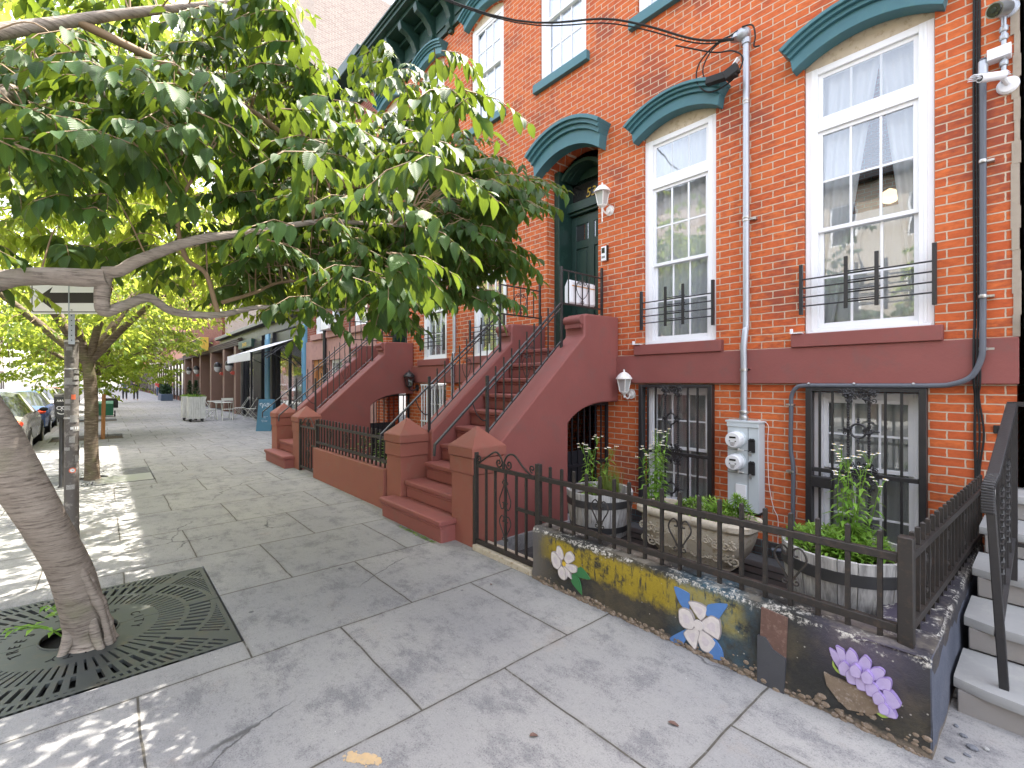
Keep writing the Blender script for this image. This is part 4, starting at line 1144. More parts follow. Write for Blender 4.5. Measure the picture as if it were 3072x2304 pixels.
# front face and top as a slightly uneven skin
rows = [(-.12, 0), (.06, -.005), (.12, .004), (.25, 0), (.39, 0), (.418, .012), (.424, .05), (.42, .28)]
vs = []
for z, dy in rows:
    for i, x in enumerate(pro):
        vs.append((x if 0 < i < n else x, 2.65 + dy + (jit(.008) if z > .0 and dy < .05 else 0), z + (jit(.010) if z > .3 else 0)))
fs = []
for r in range(len(rows)-1):
    for i in range(n):
        a = r*(n+1)+i; fs.append((a, a+1, a+n+2, a+n+1))
b.add(vs, fs)
b.box(-2.788, -.35, 2.70, 2.93, -.25, .405)
# right return towards the house
vs = []; ysr = [2.65 + .1*i for i in range(24)]
for x, z in ((-.34, -.12), (-.338, .12), (-.342, .30), (-.35, .40), (-.37, .419), (-.55, .415), (-.60, .40), (-.60, -.2)):
    for i, y in enumerate(ysr): vs.append((x + (jit(.006) if i else 0), y, z + (jit(.012) if z > .3 and i else 0)))
m = len(ysr); fs = []
for r in range(7):
    for i in range(m-1):
        a = r*m+i; fs.append((a, a+1, a+m+1, a+m))
b.add(vs, fs)
b.box(-2.789, -2.70, 2.66, 2.93, -.2, .41)
GW = O('garden_wall', b, 'mural', None, W0, smooth=50)
tag(GW, 'low black painted garden wall with peeling plaster, yellow paint and three mural flowers', 'wall')
FL = {'f1_petals':[[(-2.47, 0.235), (-2.523, 0.266), (-2.516, 0.328), (-2.493, 0.342), (-2.46, 0.317), (-2.442, 0.263)], [(-2.438, 0.251), (-2.419, 0.306), (-2.379, 0.331), (-2.342, 0.308), (-2.335, 0.277), (-2.397, 0.229)], [(-2.431, 0.224), (-2.364, 0.239), (-2.314, 0.234), (-2.309, 0.199), (-2.353, 0.176), (-2.419, 0.202)], [(-2.442, 0.204), (-2.386, 0.187), (-2.357, 0.13), (-2.397, 0.139), (-2.419, 0.107), (-2.46, 0.14)], [(-2.454, 0.201), (-2.419, 0.177), (-2.419, 0.107), (-2.454, 0.099), (-2.483, 0.115), (-2.497, 0.154), (-2.465, 0.197)], [(-2.46, 0.211), (-2.488, 0.165), (-2.535, 0.168), (-2.564, 0.212), (-2.564, 0.272), (-2.535, 0.288), (-2.477, 0.253)]],'f1_leaves':[[(-2.353, 0.176), (-2.277, 0.244), (-2.188, 0.183), (-2.277, 0.163)], [(-2.348, 0.171), (-2.37, 0.134), (-2.357, 0.097), (-2.262, 0.043), (-2.277, 0.114), (-2.299, 0.156)]],'f2_leaves':[[(-1.531, 0.343), (-1.437, 0.336), (-1.43, 0.296), (-1.437, 0.227), (-1.487, 0.249)], [(-1.317, 0.308), (-1.204, 0.353), (-1.243, 0.267), (-1.262, 0.247), (-1.321, 0.244)], [(-1.557, 0.019), (-1.451, 0.116), (-1.43, 0.104), (-1.466, 0.023), (-1.524, 0.005)], [(-1.285, 0.13), (-1.236, 0.088), (-1.224, 0.034), (-1.285, 0.016), (-1.307, 0.051)]],'f2_petals':[[(-1.375, 0.211), (-1.437, 0.281), (-1.395, 0.302), (-1.323, 0.295), (-1.327, 0.242), (-1.354, 0.203)], [(-1.361, 0.19), (-1.301, 0.254), (-1.249, 0.252), (-1.239, 0.2), (-1.249, 0.135), (-1.301, 0.143), (-1.347, 0.157)], [(-1.37, 0.154), (-1.314, 0.144), (-1.264, 0.114), (-1.301, 0.041), (-1.347, 0.034), (-1.375, 0.081)], [(-1.388, 0.154), (-1.361, 0.138), (-1.375, 0.068), (-1.388, 0.02), (-1.43, 0.045), (-1.463, 0.084), (-1.444, 0.118)], [(-1.388, 0.18), (-1.402, 0.135), (-1.451, 0.122), (-1.487, 0.142), (-1.495, 0.213), (-1.473, 0.239), (-1.42, 0.24)]],'f3_petals':[[(-0.713, 0.317), (-0.69, 0.316), (-0.659, 0.292), (-0.637, 0.234), (-0.668, 0.236), (-0.695, 0.266)], [(-0.686, 0.339), (-0.654, 0.336), (-0.641, 0.3), (-0.637, 0.25), (-0.659, 0.261)], [(-0.645, 0.314), (-0.632, 0.351), (-0.611, 0.345), (-0.594, 0.311), (-0.606, 0.248), (-0.637, 0.26)], [(-0.598, 0.299), (-0.573, 0.346), (-0.548, 0.331), (-0.548, 0.291), (-0.568, 0.24), (-0.606, 0.253)], [(-0.548, 0.296), (-0.519, 0.316), (-0.497, 0.309), (-0.503, 0.276), (-0.544, 0.242), (-0.56, 0.255)], [(-0.519, 0.269), (-0.487, 0.284), (-0.473, 0.276), (-0.476, 0.235), (-0.503, 0.221), (-0.535, 0.226)], [(-0.503, 0.226), (-0.472, 0.232), (-0.439, 0.19), (-0.464, 0.157), (-0.495, 0.166)], [(-0.503, 0.172), (-0.472, 0.163), (-0.452, 0.127), (-0.48, 0.115), (-0.511, 0.128)], [(-0.637, 0.26), (-0.568, 0.251), (-0.519, 0.234), (-0.487, 0.17), (-0.511, 0.128), (-0.511, 0.198), (-0.585, 0.202), (-0.645, 0.214)]],'f3_leaves':[[(-0.699, 0.262), (-0.681, 0.229), (-0.641, 0.216), (-0.585, 0.202), (-0.672, 0.212), (-0.697, 0.233)], [(-0.535, 0.105), (-0.507, 0.117), (-0.481, 0.109), (-0.507, 0.092)]],'stone':[[(-0.734, 0.192), (-0.704, 0.187), (-0.594, 0.187), (-0.511, 0.193), (-0.503, 0.122), (-0.544, 0.088), (-0.637, 0.062), (-0.681, 0.092), (-0.722, 0.135)]],'panel_top':[[(-1.022, 0.403), (-0.895, 0.392), (-0.902, 0.185), (-0.962, 0.205), (-0.989, 0.24), (-1.028, 0.248)]],'panel_slate':[[(-1.039, 0.249), (-1.0, 0.253), (-0.962, 0.205), (-0.902, 0.185), (-0.912, -0.036), (-1.011, -0.034), (-1.041, -0.019)]],}
def decal(key, mname, part, d=.004, Y=2.648):
    for k, poly in enumerate(FL[key]):
        if 'petals' in key or 'leaves' in key:
            pts = [Vector((p[0], p[1], 0)) for p in poly]; n_ = len(pts)
            sm = []
            for i in range(n_):
                p0, p1, p2, p3 = pts[i-1], pts[i], pts[(i+1) % n_], pts[(i+2) % n_]
                for q in range(4):
                    t = q/4
                    sm.append(.5*((2*p1)+(p2-p0)*t*.8+(2*p0-5*p1+4*p2-p3)*t*t*.8+(3*p1-p0-3*p2+p3)*t**3*.8))
            poly = [(p.x, p.y) for p in sm]
        yk = Y - d - .0022*k
        if 'petals' in key:
            b = B(); b.prism(poly, 'xz', yk, Y + .004); pp = O(part, b, mname+'d', GW, smooth=0)
            cx = sum(p[0] for p in poly)/len(poly); cz = sum(p[1] for p in poly)/len(poly)
            for f_, mm, dy in ((.92, mname, .0006),) + (((.42, mname+'s', .0010),) if key != 'f3_petals' else ()):
                b = B(); b.prism([(cx+(p[0]-cx)*f_, cz+(p[1]-cz)*f_) for p in poly], 'xz', yk-dy, yk+.001); O('petal_shade' if f_ < .6 else 'petal_face', b, mm, pp, smooth=0)
        else:
            b = B(); b.prism(poly, 'xz', yk, Y + .004); O(part, b, mname, GW, smooth=0)
decal('panel_top', 'brownpan', 'stone_panel', .006); decal('panel_slate', 'slate', 'slate_panel', .014)
decal('f1_leaves', 'petG', 'painted_leaf', .003); decal('f1_petals', 'petW', 'painted_petal', .005)
decal('f2_leaves', 'petB', 'painted_leaf', .003); decal('f2_petals', 'petW', 'painted_petal', .005)
FL['f3_petals'] = FL['f3_petals'][-1:] + FL['f3_petals'][:-1] + [[(x*.0+cx+(px_)*s_, cz+(pz_)*s_) for px_, pz_ in ((-.02, -.035), (.02, -.03), (.028, .01), (.0, .04), (-.028, .01))] for x, cx, cz, s_ in ((0, -.645, .255, .9), (0, -.612, .235, 1.0), (0, -.575, .225, 1.0), (0, -.54, .213, .9), (0, -.515, .185, .8), (0, -.497, .15, .7), (0, -.60, .270, .8), (0, -.556, .262, .8))]
decal('f3_leaves', 'petL', 'painted_leaf', .003); decal('f3_petals', 'petP', 'painted_petal', .005)
decal('stone', 'rubble', 'bare_stone', .009)
for (x, z, r, m_) in ((-2.432, .222, .017, 'yolk'), (-1.368, .175, .030, 'petW')):
    b = B(); b.lathe([(r, 0), (r, .005), (r*.6, .007)], (x, 2.632, z), 14, 'y'); O('painted_centre', b, m_, GW)
# rubble strip at the foot of the wall
rs = random.Random(11)
b = B()
for k in range(420):
    x = -2.72 + 2.37*rs.random(); z = rs.random()**1.8*.055*(1.5 if x > -1.3 else .8); s_ = .004 + rs.random()**2*.013
    b.ball((x, 2.648 - rs.random()*.012 + z*.1, z), s_, 6, 4, (1.4, .7, .9))
O('rubble_footing', b, 'rubble', GW, smooth=30)

# ------------------------------------------------------------------ fences and gates
def picket(b, x, y, z0, z1, s=.010):
    b.box(x-s, x+s, y-s, y+s, z0, z1-.008)
    b.add([(x-s, y-s, z1-.008), (x+s, y-s, z1-.008), (x+s, y+s, z1-.008), (x-s, y+s, z1-.008), (x, y, z1)], [(0, 1, 4), (1, 2, 4), (2, 3, 4), (3, 0, 4)])
def heart(b, c, ax, h=.20, w_=.075, up=1):
    c = Vector(c); a = Vector(ax); z = Vector((0, 0, 1))
    for s in (-1, 1):
        pts = [c - z*h*.42*up + a*s*.008, c + a*s*w_*.55 - z*h*.15*up, c + a*s*w_ + z*h*.14*up, c + a*s*w_*.9 + z*h*.34*up, c + a*s*w_*.55 + z*h*.46*up, c + a*s*w_*.22 + z*h*.38*up, c + a*s*w_*.25 + z*h*.24*up, c + a*s*w_*.48 + z*h*.24*up]
        b.tube(spline(pts, 4), .0055, 5)
        scroll(b, c - z*h*.46*up + a*s*.028, a, z, .022, 1.2, .0045, 1.57, 5, s)
FA = thing('iron_fence', 'black iron fence with heart scrolls standing on the painted garden wall', 'fence', (-1.6, 2.72, .42), 'low iron yard fences')
YF = 2.725
b = B(); b.box(-.465, -.408, YF-.028, YF+.028, .405, .905); O('corner_post', b, 'iron_brown', FA, bevel=.004)
b = B(); b.box(-2.825, -2.775, YF-.02, YF+.02, .02, .92); O('latch_post', b, 'iron_brown', FA, bevel=.003)
b = B(); b.box(-2.775, -.465, YF-.017, YF+.017, .785, .822); O('top_rail', b, 'iron_brown', FA, bevel=.003)
b = B(); b.box(-2.775, -.465, YF-.017, YF+.017, .462, .502); O('bottom_rail', b, 'iron_brown', FA, bevel=.003)
n = 18
for k in range(n):
    x = -2.665 + k*.1255
    b = B(); picket(b, x, YF, .415, .917)
    if k in (4, 9, 14): heart(b, (x, YF-.004, .645), (1, 0, 0))
    O('picket', b, 'iron_brown', FA)
b = B(); b.bar((-.437, YF+.03, .785+.018), (-.36, F-.02, .785+.018), .034, .037); O('top_rail', b, 'iron_brown', FA, bevel=.003)
b = B(); b.bar((-.437, YF+.03, .482), (-.36, F-.02, .482), .034, .04); O('bottom_rail', b, 'iron_brown', FA, bevel=.003)
for k in range(20):
    t = (k+.75)/20.5
    b = B(); x, y = -.437+.077*t, YF+.03+(F-.05-YF)*t
    picket(b, x, y, .41, .91)
    if k in (3, 8, 13): heart(b, (x, y, .645), (0, 1, 0))
    O('picket', b, 'iron_brown', FA)
FA['label'] = 'black iron fence with heart scrolls standing on the painted garden wall'

def make_gate():
    t = thing('iron_gate', 'black iron yard gate with scrolled top between the near stoop pier and painted wall', 'gate', (-3.65, 2.72, .04), 'iron yard gates')
    y = 2.715
    b = B(); b.box(-3.672, -3.632, y-.025, y+.02, -.01, .925); b.box(-3.672, -3.60, y-.012, y+.008, .80, .83)
    O('gate_post', b, 'iron_brown', t, bevel=.003)
    b = B(); b.bar((-3.63, y, .80), (-2.83, y, .80), .028, .034); O('top_rail', b, 'iron_brown', t, bevel=.003)
    b = B(); b.bar((-3.63, y, .075), (-2.83, y, .075), .028, .04); O('bottom_rail', b, 'iron_brown', t, bevel=.003)
    b = B(); b.bar((-3.07, y, .50), (-2.83, y, .50), .02, .03); O('lock_rail', b, 'iron_brown', t)
    for k, x in enumerate((-3.49, -3.355, -3.21, -3.065, -2.94)):
        b = B(); b.box(x-.0095, x+.0095, y-.0095, y+.0095, .09, .79)
        if k == 2:
            heart(b, (x, y-.006, .58), (1, 0, 0), .26, .075, -1)
            heart(b, (x, y-.006, .30), (1, 0, 0), .22, .075, 1)
        O('bar', b, 'iron_brown', t)
    b = B()
    b.tube(spline([(-3.60, y, .825), (-3.47, y, .90), (-3.36, y, .955), (-3.29, y, .93), (-3.25, y, .86), (-3.25, y, .80)], 6), .009, 6)
    b.tube(spline([(-2.86, y, .80), (-2.98, y, .87), (-3.08, y, .95), (-3.16, y, .955), (-3.22, y, .90), (-3.235, y, .81)], 6), .009, 6)
    scroll(b, (-3.305, y, .865), (1, 0, 0), (0, 0, 1), .045, 1.3, .008, 0, 6, -1)
    scroll(b, (-3.165, y, .865), (1, 0, 0), (0, 0, 1), .045, 1.3, .008, 3.14, 6, 1)
    scroll(b, (-3.605, y, .87), (1, 0, 0), (0, 0, 1), .035, 1.2, .007, -1.57, 6, 1)
    scroll(b, (-2.865, y, .87), (1, 0, 0), (0, 0, 1), .035, 1.2, .007, -1.57, 6, -1)
    O('scroll_top', b, 'iron_brown', t)
    return t
GA = make_gate()
copy_tree(GA, (-5.31, 0, 0), label='black iron yard gate beside the far stoop pier, behind the low brick-red wall')
b = B(); b.box(-8.13, -5.52, 2.66, 2.86, -.1, .50)
T('low_yard_wall', b, 'maroon2', 'low brick-red rendered wall between the two stoops under the second fence', 'wall', (-6.8, 2.76, 0), bevel=.01)
FB = thing('iron_fence', 'black iron fence with close pickets on the low brick-red wall between the stoops', 'fence', (-6.8, 2.72, .5), 'low iron yard fences')
b = B(); b.box(-8.15, -8.11, YF-.02, YF+.02, .03, .96); O('latch_post', b, 'iron_brown', FB)
b = B(); b.box(-8.11, -5.53, YF-.017, YF+.017, .86, .895); O('top_rail', b, 'iron_brown', FB)
b = B(); b.box(-8.11, -5.53, YF-.017, YF+.017, .57, .605); O('bottom_rail', b, 'iron_brown', FB)
for k in range(20):
    x = -8.04 + k*.128
    b = B(); picket(b, x, YF, .50, .985)
    if k in (4, 9, 14): heart(b, (x, YF-.004, .73), (1, 0, 0))
    O('picket', b, 'iron_brown', FB)

# ------------------------------------------------------------------ marble steps and railing of the right-hand neighbour
t = thing('marble_steps', 'worn white marble front steps at the right edge beside the painted wall', 'steps', (.4, 4, 0))
rs = random.Random(5)
for k in range(5):
    y = 3.10 + .40*k; z1 = .158 + .165*k; z0 = z1-.165 if k else -.1
    b = B(); b.box(-.31 + .004*k, 1.6, y+.035, 5.06, z0, z1-.052)
    O('riser', b, 'marble_r', t, bevel=.006)
    b = B(); nx = 16; vs = []
    for j, (yy, zz) in enumerate(((y+.30, z1-.05), (y+.004, z1-.05), (y, z1-.03), (y+.006, z1-.005), (y+.02, z1), (y+.42, z1+.002))):
        for i in range(nx+1):
            xx = -.325 + 1.93*i/nx
            yo = .05*max(0, 1-i*.8) if j in (1, 2, 3, 4) else 0
            vs.append((xx, yy + yo + (rs.random()-.5)*.008*(j in (2, 3)), zz + (rs.random()-.5)*.004*(j in (2, 3))))
    fs = []
    for j in range(5):
        for i in range(nx): a = j*(nx+1)+i; fs.append((a, a+1, a+nx+2, a+nx+1))
    fs.append(tuple(j*(nx+1) for j in (0, 1, 2, 3, 4, 5)))
    b.add(vs, fs)
    O('tread', b, 'marble', t, smooth=50)
t = thing('stair_railing', 'tall glossy black railing with twisted balusters on the marble steps', 'railing', (-.16, 3.2, .16))
b = B()
b.bar((-.155, 3.20, .155), (-.200, 3.135, 1.10), .034, .034)
O('post', b, 'black', t, bevel=.004)
b = B()
pts = [(-.205, 3.125, .985), (-.206, 3.118, 1.05), (-.203, 3.125, 1.11), (-.19, 3.18, 1.155), (-.155, 3.86, 1.475)]
sp = spline(pts[:4], 5) + [Vector(pts[4])]
for p, q in zip(sp, sp[1:]): b.bar(p, q + (q-p).normalized()*.003, .047, .024)
O('handrail', b, 'black', t, bevel=.005)
b = B(); b.box(-.175, -.135, 3.84, 3.88, .49, 1.47); O('post', b, 'black', t)
b = B(); b.box(-.175, 1.4, 3.84, 3.885, 1.462, 1.487); b.box(-.135, 1.4, 3.85, 3.87, .68, .70); O('top_rail', b, 'black', t)
b = B(); b.bar((-.175, 3.19, .40), (-.155, 3.84, .72), .028, .02); O('bottom_rail', b, 'black', t)
for k in range(1, 6):
    y = 3.16 + .68*k/6; x = -.185+.03*k/6
    b = B(); z0 = .38 + (y-3.16)*.49; z1 = 1.13+(y-3.16)*.47
    b.bar((x, y, z0), (x, y, z1), .014)
    if k % 2 == 0:
        n_ = 16; vs = []
        for i in range(n_):
            zz = z0+.15+(z1-z0-.3)*i/(n_-1); a = i*.8
            for q in range(4): vs.append((x+.014*math.cos(a+q*1.57), y+.014*math.sin(a+q*1.57), zz))
        b.add(vs, [(i*4+q, i*4+(q+1) % 4, i*4+4+(q+1) % 4, i*4+4+q) for i in range(n_-1) for q in range(4)])
    else:
        scroll(b, (x, y+.03, z1-.12), (0, 1, 0), (0, 0, 1), .035, 1.3, .006, 3.14, 5, 1)
    O('baluster', b, 'black', t, smooth=0)
for k in range(1, 9):
    x = -.155 + .18*k
    b = B(); b.bar((x, 3.86, .70), (x, 3.86, 1.465), .014)
    n_ = 16; vs = []
    for i in range(n_):
        zz = .85+.45*i/(n_-1); a = i*.8
        for q in range(4): vs.append((x+.014*math.cos(a+q*1.57), 3.86+.014*math.sin(a+q*1.57), zz))
    b.add(vs, [(i*4+q, i*4+(q+1) % 4, i*4+4+(q+1) % 4, i*4+4+q) for i in range(n_-1) for q in range(4)])
    O('baluster', b, 'black', t, smooth=0)

# ------------------------------------------------------------------ things on the facade
def wall_lantern(name, label, x, z, m='whitep', k=1.0, y=F, tail=True):
    t = thing(name, label, 'wall lamp', (x, y, z), 'white wall lanterns' if m == 'whitep' else None)
    b = B(); b.lathe([(.062*k, y-.012), (.062*k, y-.002)], (x, 0, z), 8, 'y'); b.lathe([(.03*k, y-.03), (.045*k, y-.012)], (x, 0, z), 12, 'y')
    O('back_plate', b, m, t, bevel=.003)
    b = B()
    yl = y - .15*k; zl = z + .03*k
    b.tube(spline([(x, y-.02, z), (x, y-.07*k, z-.05*k), (x, y-.12*k, z-.035*k), (x, yl, z-.005*k)], 5), .009*k, 8)
    O('arm', b, m, t)
    b = B()
    r0, r1 = .048*k, .078*k; z0, z1 = zl, zl + .15*k
    for q in range(4):
        a = q*math.pi/2 + math.pi/4
        b.bar((x+r0*math.cos(a), yl+r0*math.sin(a), z0), (x+r1*math.cos(a), yl+r1*math.sin(a), z1), .009*k)
    b.lathe([(.02*k, z0-.03*k), (.035*k, z0-.02*k), (r0*.98, z0-.008), (r0*1.02, z0)], (x, yl, 0), 12)
    b.lathe([(r1*1.22, z1-.003), (r1*1.22, z1+.008*k), (r1*.95, z1+.04*k), (r1*.55, z1+.07*k), (.012*k, z1+.083*k), (.008*k, z1+.09*k), (.013*k, z1+.1*k), (.002, z1+.115*k)], (x, yl, 0), 16)
    if tail: b.lathe([(.003, z0-.20*k), (.009*k, z0-.18*k), (.005*k, z0-.165*k), (.009*k, z0-.10*k), (.013*k, z0-.04*k), (.02*k, z0-.03*k)], (x, yl, 0), 10)
    else: b.lathe([(.003, z0-.075*k), (.01*k, z0-.06*k), (.006*k, z0-.05*k), (.02*k, z0-.03*k)], (x, yl, 0), 10)
    O('lantern_frame', b, m, t)
    b = B(); vs = []
    for zz, rr in ((z0, r0*.97), (z1, r1*.97)):
        for q in range(4): a = q*math.pi/2+math.pi/4; vs.append((x+rr*math.cos(a), yl+rr*math.sin(a), zz))
    b.add(vs, [(0, 1, 5, 4), (1, 2, 6, 5), (2, 3, 7, 6), (3, 0, 4, 7)])
    O('lantern_glass', b, 'lampglass' if m == 'whitep' else 'glass_dark', t, smooth=0)
    return t
wall_lantern('wall_lantern', 'white coach lantern with long finial on the brick beside the green front door', -3.83, 3.845, k=1.12)
wall_lantern('wall_lantern', 'white lantern on the brick below the maroon band, next to the under-stoop gate', -3.50, 1.445, k=1.05, tail=False)
wall_lantern('wall_lantern', 'black lantern below the band by the far stoop, seen through the railing', -8.85, 1.47, 'black', 1.3, tail=False)
b = B(); b.box(-3.955, -3.865, F-.035, F-.001, 3.20, 3.39)
t = T('intercom', b, 'ply', 'white and black intercom panel on the brick beside the front door', 'intercom', (-3.91, 5.02, 3.2), bevel=.003)
b = B(); b.box(-3.865, -3.855, F-.04, F-.001, 3.195, 3.395); b.box(-3.943, -3.893, F-.038, F-.0352, 3.30, 3.37)
for k in range(3): b.box(-3.94+.018*k, -3.93+.018*k, F-.038, F-.0352, 3.235, 3.262)
O('display', b, 'screen', t)
# mailbox on the landing rail
b = B(); prof = [(4.42, 2.60), (4.44, 2.58), (4.56, 2.58), (4.58, 2.60), (4.58, 2.84), (4.50, 2.92), (4.42, 2.84)]
prof = [(x, z) for x, z in prof]
b = B(); b.prism([(-4.05, 2.60), (-4.03, 2.575), (-3.99, 2.575), (-3.965, 2.60), (-3.965, 2.86), (-4.0, 2.885), (-4.05, 2.80)], 'xz', 4.40, 4.90)
t = T('mailbox', b, 'ply', 'white wall mailbox with sloping lid behind the scrolled landing railing', 'mailbox', (-4.0, 4.65, 2.58), bevel=.006)
b = B(); b.box(-3.963, -3.958, 4.44, 4.88, 2.80, 2.812); O('slot', b, 'amber', t)

# meter box, conduits, service head, cables
t = thing('electric_meter_box', 'pale grey electric meter box with two round meters on the brick wall', 'meter box', (-2.07, 4.95, .3))
b = B(); b.box(-2.22, -1.913, 4.885, F-.002, .295, 1.185); b.box(-2.24, -1.90, 4.872, F-.002, 1.186, 1.205); b.box(-2.225, -1.908, 4.876, 4.884, 1.14, 1.186)
O('cabinet', b, 'meterbox', t, bevel=.003)
b = B(); b.box(-2.015, -2.011, 4.8825, 4.8845, .30, 1.18); b.box(-2.219, -2.015, 4.8825, 4.8845, .67, .674); b.box(-2.219, -2.015, 4.8825, 4.8845, .905, .909)
O('seam', b, 'pvc', t)
for z in (1.015, .79):
    b = B(); b.lathe([(.088, 4.884), (.088, 4.862), (.082, 4.858)], (-2.118, 0, z), 28, 'y')
    mm = O('meter_socket', b, 'meterbox', t)
    b = B(); b.lathe([(.0, 4.765), (.070, 4.765), (.078, 4.775), (.080, 4.80), (.081, 4.858)][::-1], (-2.118, 0, z), 28, 'y', cap=False)
    O('meter_dial', b, 'meter', mm)
    b = B(); b.box(-2.148, -2.085, 4.7615, 4.7648, z+.018, z+.036); b.box(-2.152, -2.140, 4.7615, 4.7648, z-.014, z-.006); b.box(-2.094, -2.080, 4.7615, 4.7648, z-.014, z-.006)
    for q in range(5): b.box(-2.145+.003*q, -2.09-.003*q, 4.7625, 4.7648, z-.024-.008*q, z-.022-.008*q)
    O('meter_readout', b, 'screen', mm, smooth=0)
    b = B(); b.box(-2.11, -2.098, 4.862, 4.884, z-.115, z-.088); b.tube([(-2.11, 4.87, z-.105), (-2.05, 4.87, z-.105)], .005, 6)
    O('seal_lock', b, 'whitep', mm)
    b = B(); b.box(-2.005, -1.945, 4.865, 4.8845, z-.12, z+.005); b.ball((-1.985, 4.872, z+.003), .017, 8, 6); b.ball((-1.962, 4.872, z+.003), .017, 8, 6)
    O('breaker_cover', b, 'rubber', t, bevel=.004)
    b = B(); b.box(-1.995, -1.972, 4.852, 4.864, z-.155, z-.128); b.tube(spline([(-1.99, 4.858, z-.128), (-1.99, 4.858, z-.112), (-1.977, 4.858, z-.112), (-1.977, 4.858, z-.128)], 4), .003, 6)
    O('padlock', b, 'metal', t)
b = B(); b.box(-2.13, -2.03, 4.868, 4.884, .42, .56); O('label_plate', b, 'white', t)
b = B(); b.box(-2.219, -1.914, 4.90, F-.002, .27, .294); O('cabinet_foot', b, 'rubber', t)

t = thing('service_conduit', 'tall galvanised conduit rising from the meter box to a weatherhead', 'conduit', (-2.08, 4.97, 1.2), 'galvanised service conduits')
px = -2.075
b = B(); b.tube(spline([(px-.01, 4.955, 1.20), (px-.01, 4.955, 1.7), (px-.008, 4.945, 1.94), (px, 4.965, 2.12), (px, 4.985, 2.22), (px, 4.985, 3.0), (px, 4.985, 5.08)], 6), .031, 14)
O('pipe', b, 'galv', t)
b = B()
for z in (1.235, 1.29): b.lathe([(.04, z-.02), (.043, z-.015), (.043, z+.012), (.04, z+.017)], (px-.01, 4.955, 0), 14)
b.lathe([(.038, 1.71), (.038, 1.735)], (px-.009, 4.952, 0), 12); b.box(px-.06, px+.04, 4.985, F-.05, 1.714, 1.73)
for z in (4.47, 3.265): b.lathe([(.036, z-.025), (.037, z-.02), (.037, z-.005), (.034, z), (.037, z+.005), (.037, z+.02), (.036, z+.025)], (px, 4.985, 0), 12)
b.box(px+.03, px+.09, 5.0, F, 3.255, 3.275); b.ball((px+.075, 5.02, 3.262), .017, 8, 6)
O('clamp', b, 'metal', t)
b = B(); vs = []
b.ball((px-.02, 4.96, 5.16), .075, 14, 8, (1, .9, .85)); b.lathe([(.042, 5.06), (.045, 5.11)], (px, 4.985, 0), 14)
b.lathe([(.055, 0), (.045, .05)], (px-.09, 4.95, 5.14), 12, 'z')
O('weatherhead', b, 'galv', t)
copy_tree(t, (-5.31, 0, 0), label='galvanised conduit on the second brick house, seen left of its tall window')

def cable(name, pts, r, label, m='rubber', loc=None, n=8, grp=None):
    b = B(); b.tube(spline(pts, n), r, 6); return T(name, b, m, label, 'cable', loc or pts[0], grp)
ca = B()
ca.tube(spline([(-2.16, 4.9, 5.12), (-2.5, 4.72, 5.22), (-3.2, 4.3, 5.62), (-4.6, 3.2, 6.05), (-6.5, -1.0, 7.2), (-9, -8, 8.8)], 8), .011, 6)
ca.tube(spline([(-2.16, 4.9, 5.11), (-2.5, 4.74, 5.19), (-3.2, 4.32, 5.58), (-4.6, 3.2, 6.03), (-6.5, -1.0, 7.18), (-9, -8, 8.78)], 8), .007, 6)
T('overhead_service_cable', ca, 'rubber', 'twisted black overhead cable running from the weatherhead up over the street', 'cable', (-2.16, 4.9, 5.12))
b = B()
b.tube(spline([(-2.13, 4.93, 5.18), (-2.3, 4.85, 5.14), (-2.50, 4.84, 5.02), (-2.54, 4.86, 4.85), (-2.44, 4.88, 4.70), (-2.28, 4.87, 4.66), (-2.12, 4.87, 4.72), (-2.06, 4.87, 4.86), (-2.16, 4.86, 4.98), (-2.36, 4.86, 5.07), (-2.7, 4.7, 5.25)], 7), .008, 6)
b.tube(spline([(-2.13, 4.92, 5.20), (-2.34, 4.84, 5.10), (-2.46, 4.84, 4.95), (-2.44, 4.87, 4.82), (-2.32, 4.86, 4.76), (-2.18, 4.85, 4.78)], 7), .007, 6)
b.tube(spline([(-2.08, 4.9, 5.2), (-1.98, 4.9, 5.16), (-1.96, 4.92, 5.05), (-1.98, 4.94, 4.97), (-1.93, 4.95, 4.95)], 6), .008, 6)
T('coiled_cable', b, 'rubber', 'coil of black cable hanging beside the weatherhead over the teal hood', 'cable', (-2.3, 4.87, 4.8))
b = B(); b.bar((-2.40, 4.80, 4.75), (-2.08, 4.80, 4.70), .07, .075); b.bar((-2.2, 4.79, 4.70), (-2.07, 4.79, 4.74), .07, .10)
t = T('splice_box', b, 'rubber', 'black cable splice box resting on the end of the teal hood', 'junction box', (-2.25, 4.8, 4.72), bevel=.008)
b = B(); b.bar((-2.15, 4.84, 4.80), (-2.09, 4.84, 4.86), .05, .012); O('tag', b, 'white', t)

t = thing('side_conduit', 'dark grey conduit curving down from the cameras and along under the maroon band', 'conduit', (-.35, 4.96, 3.9))
px = -.352
b = B(); b.tube(spline([(px, 4.985, 4.02), (px, 4.985, 3.0), (px, 4.985, 2.2), (px, 4.965, 2.0), (px, 4.955, 1.86), (px-.01, 4.955, 1.76), (px-.06, 4.955, 1.64), (px-.16, 4.96, 1.583), (px-.3, 4.97, 1.568), (-1.2, 4.975, 1.565), (-1.53, 4.975, 1.563), (-1.61, 4.98, 1.54), (-1.655, 4.99, 1.46), (-1.66, 4.995, 1.30), (-1.665, 5.0, .95), (-1.645, 5.0, .80), (-1.645, 5.0, .45), (-1.655, 5.0, .05), (-1.72, 4.98, -.03), (-1.82, 4.96, -.05)], 6), .0195, 10)
O('pipe', b, 'pvc', t)
b = B(); b.lathe([(.028, 3.90), (.028, 4.0)], (px, 4.985, 0), 12)
O('coupling', b, 'galv', t)
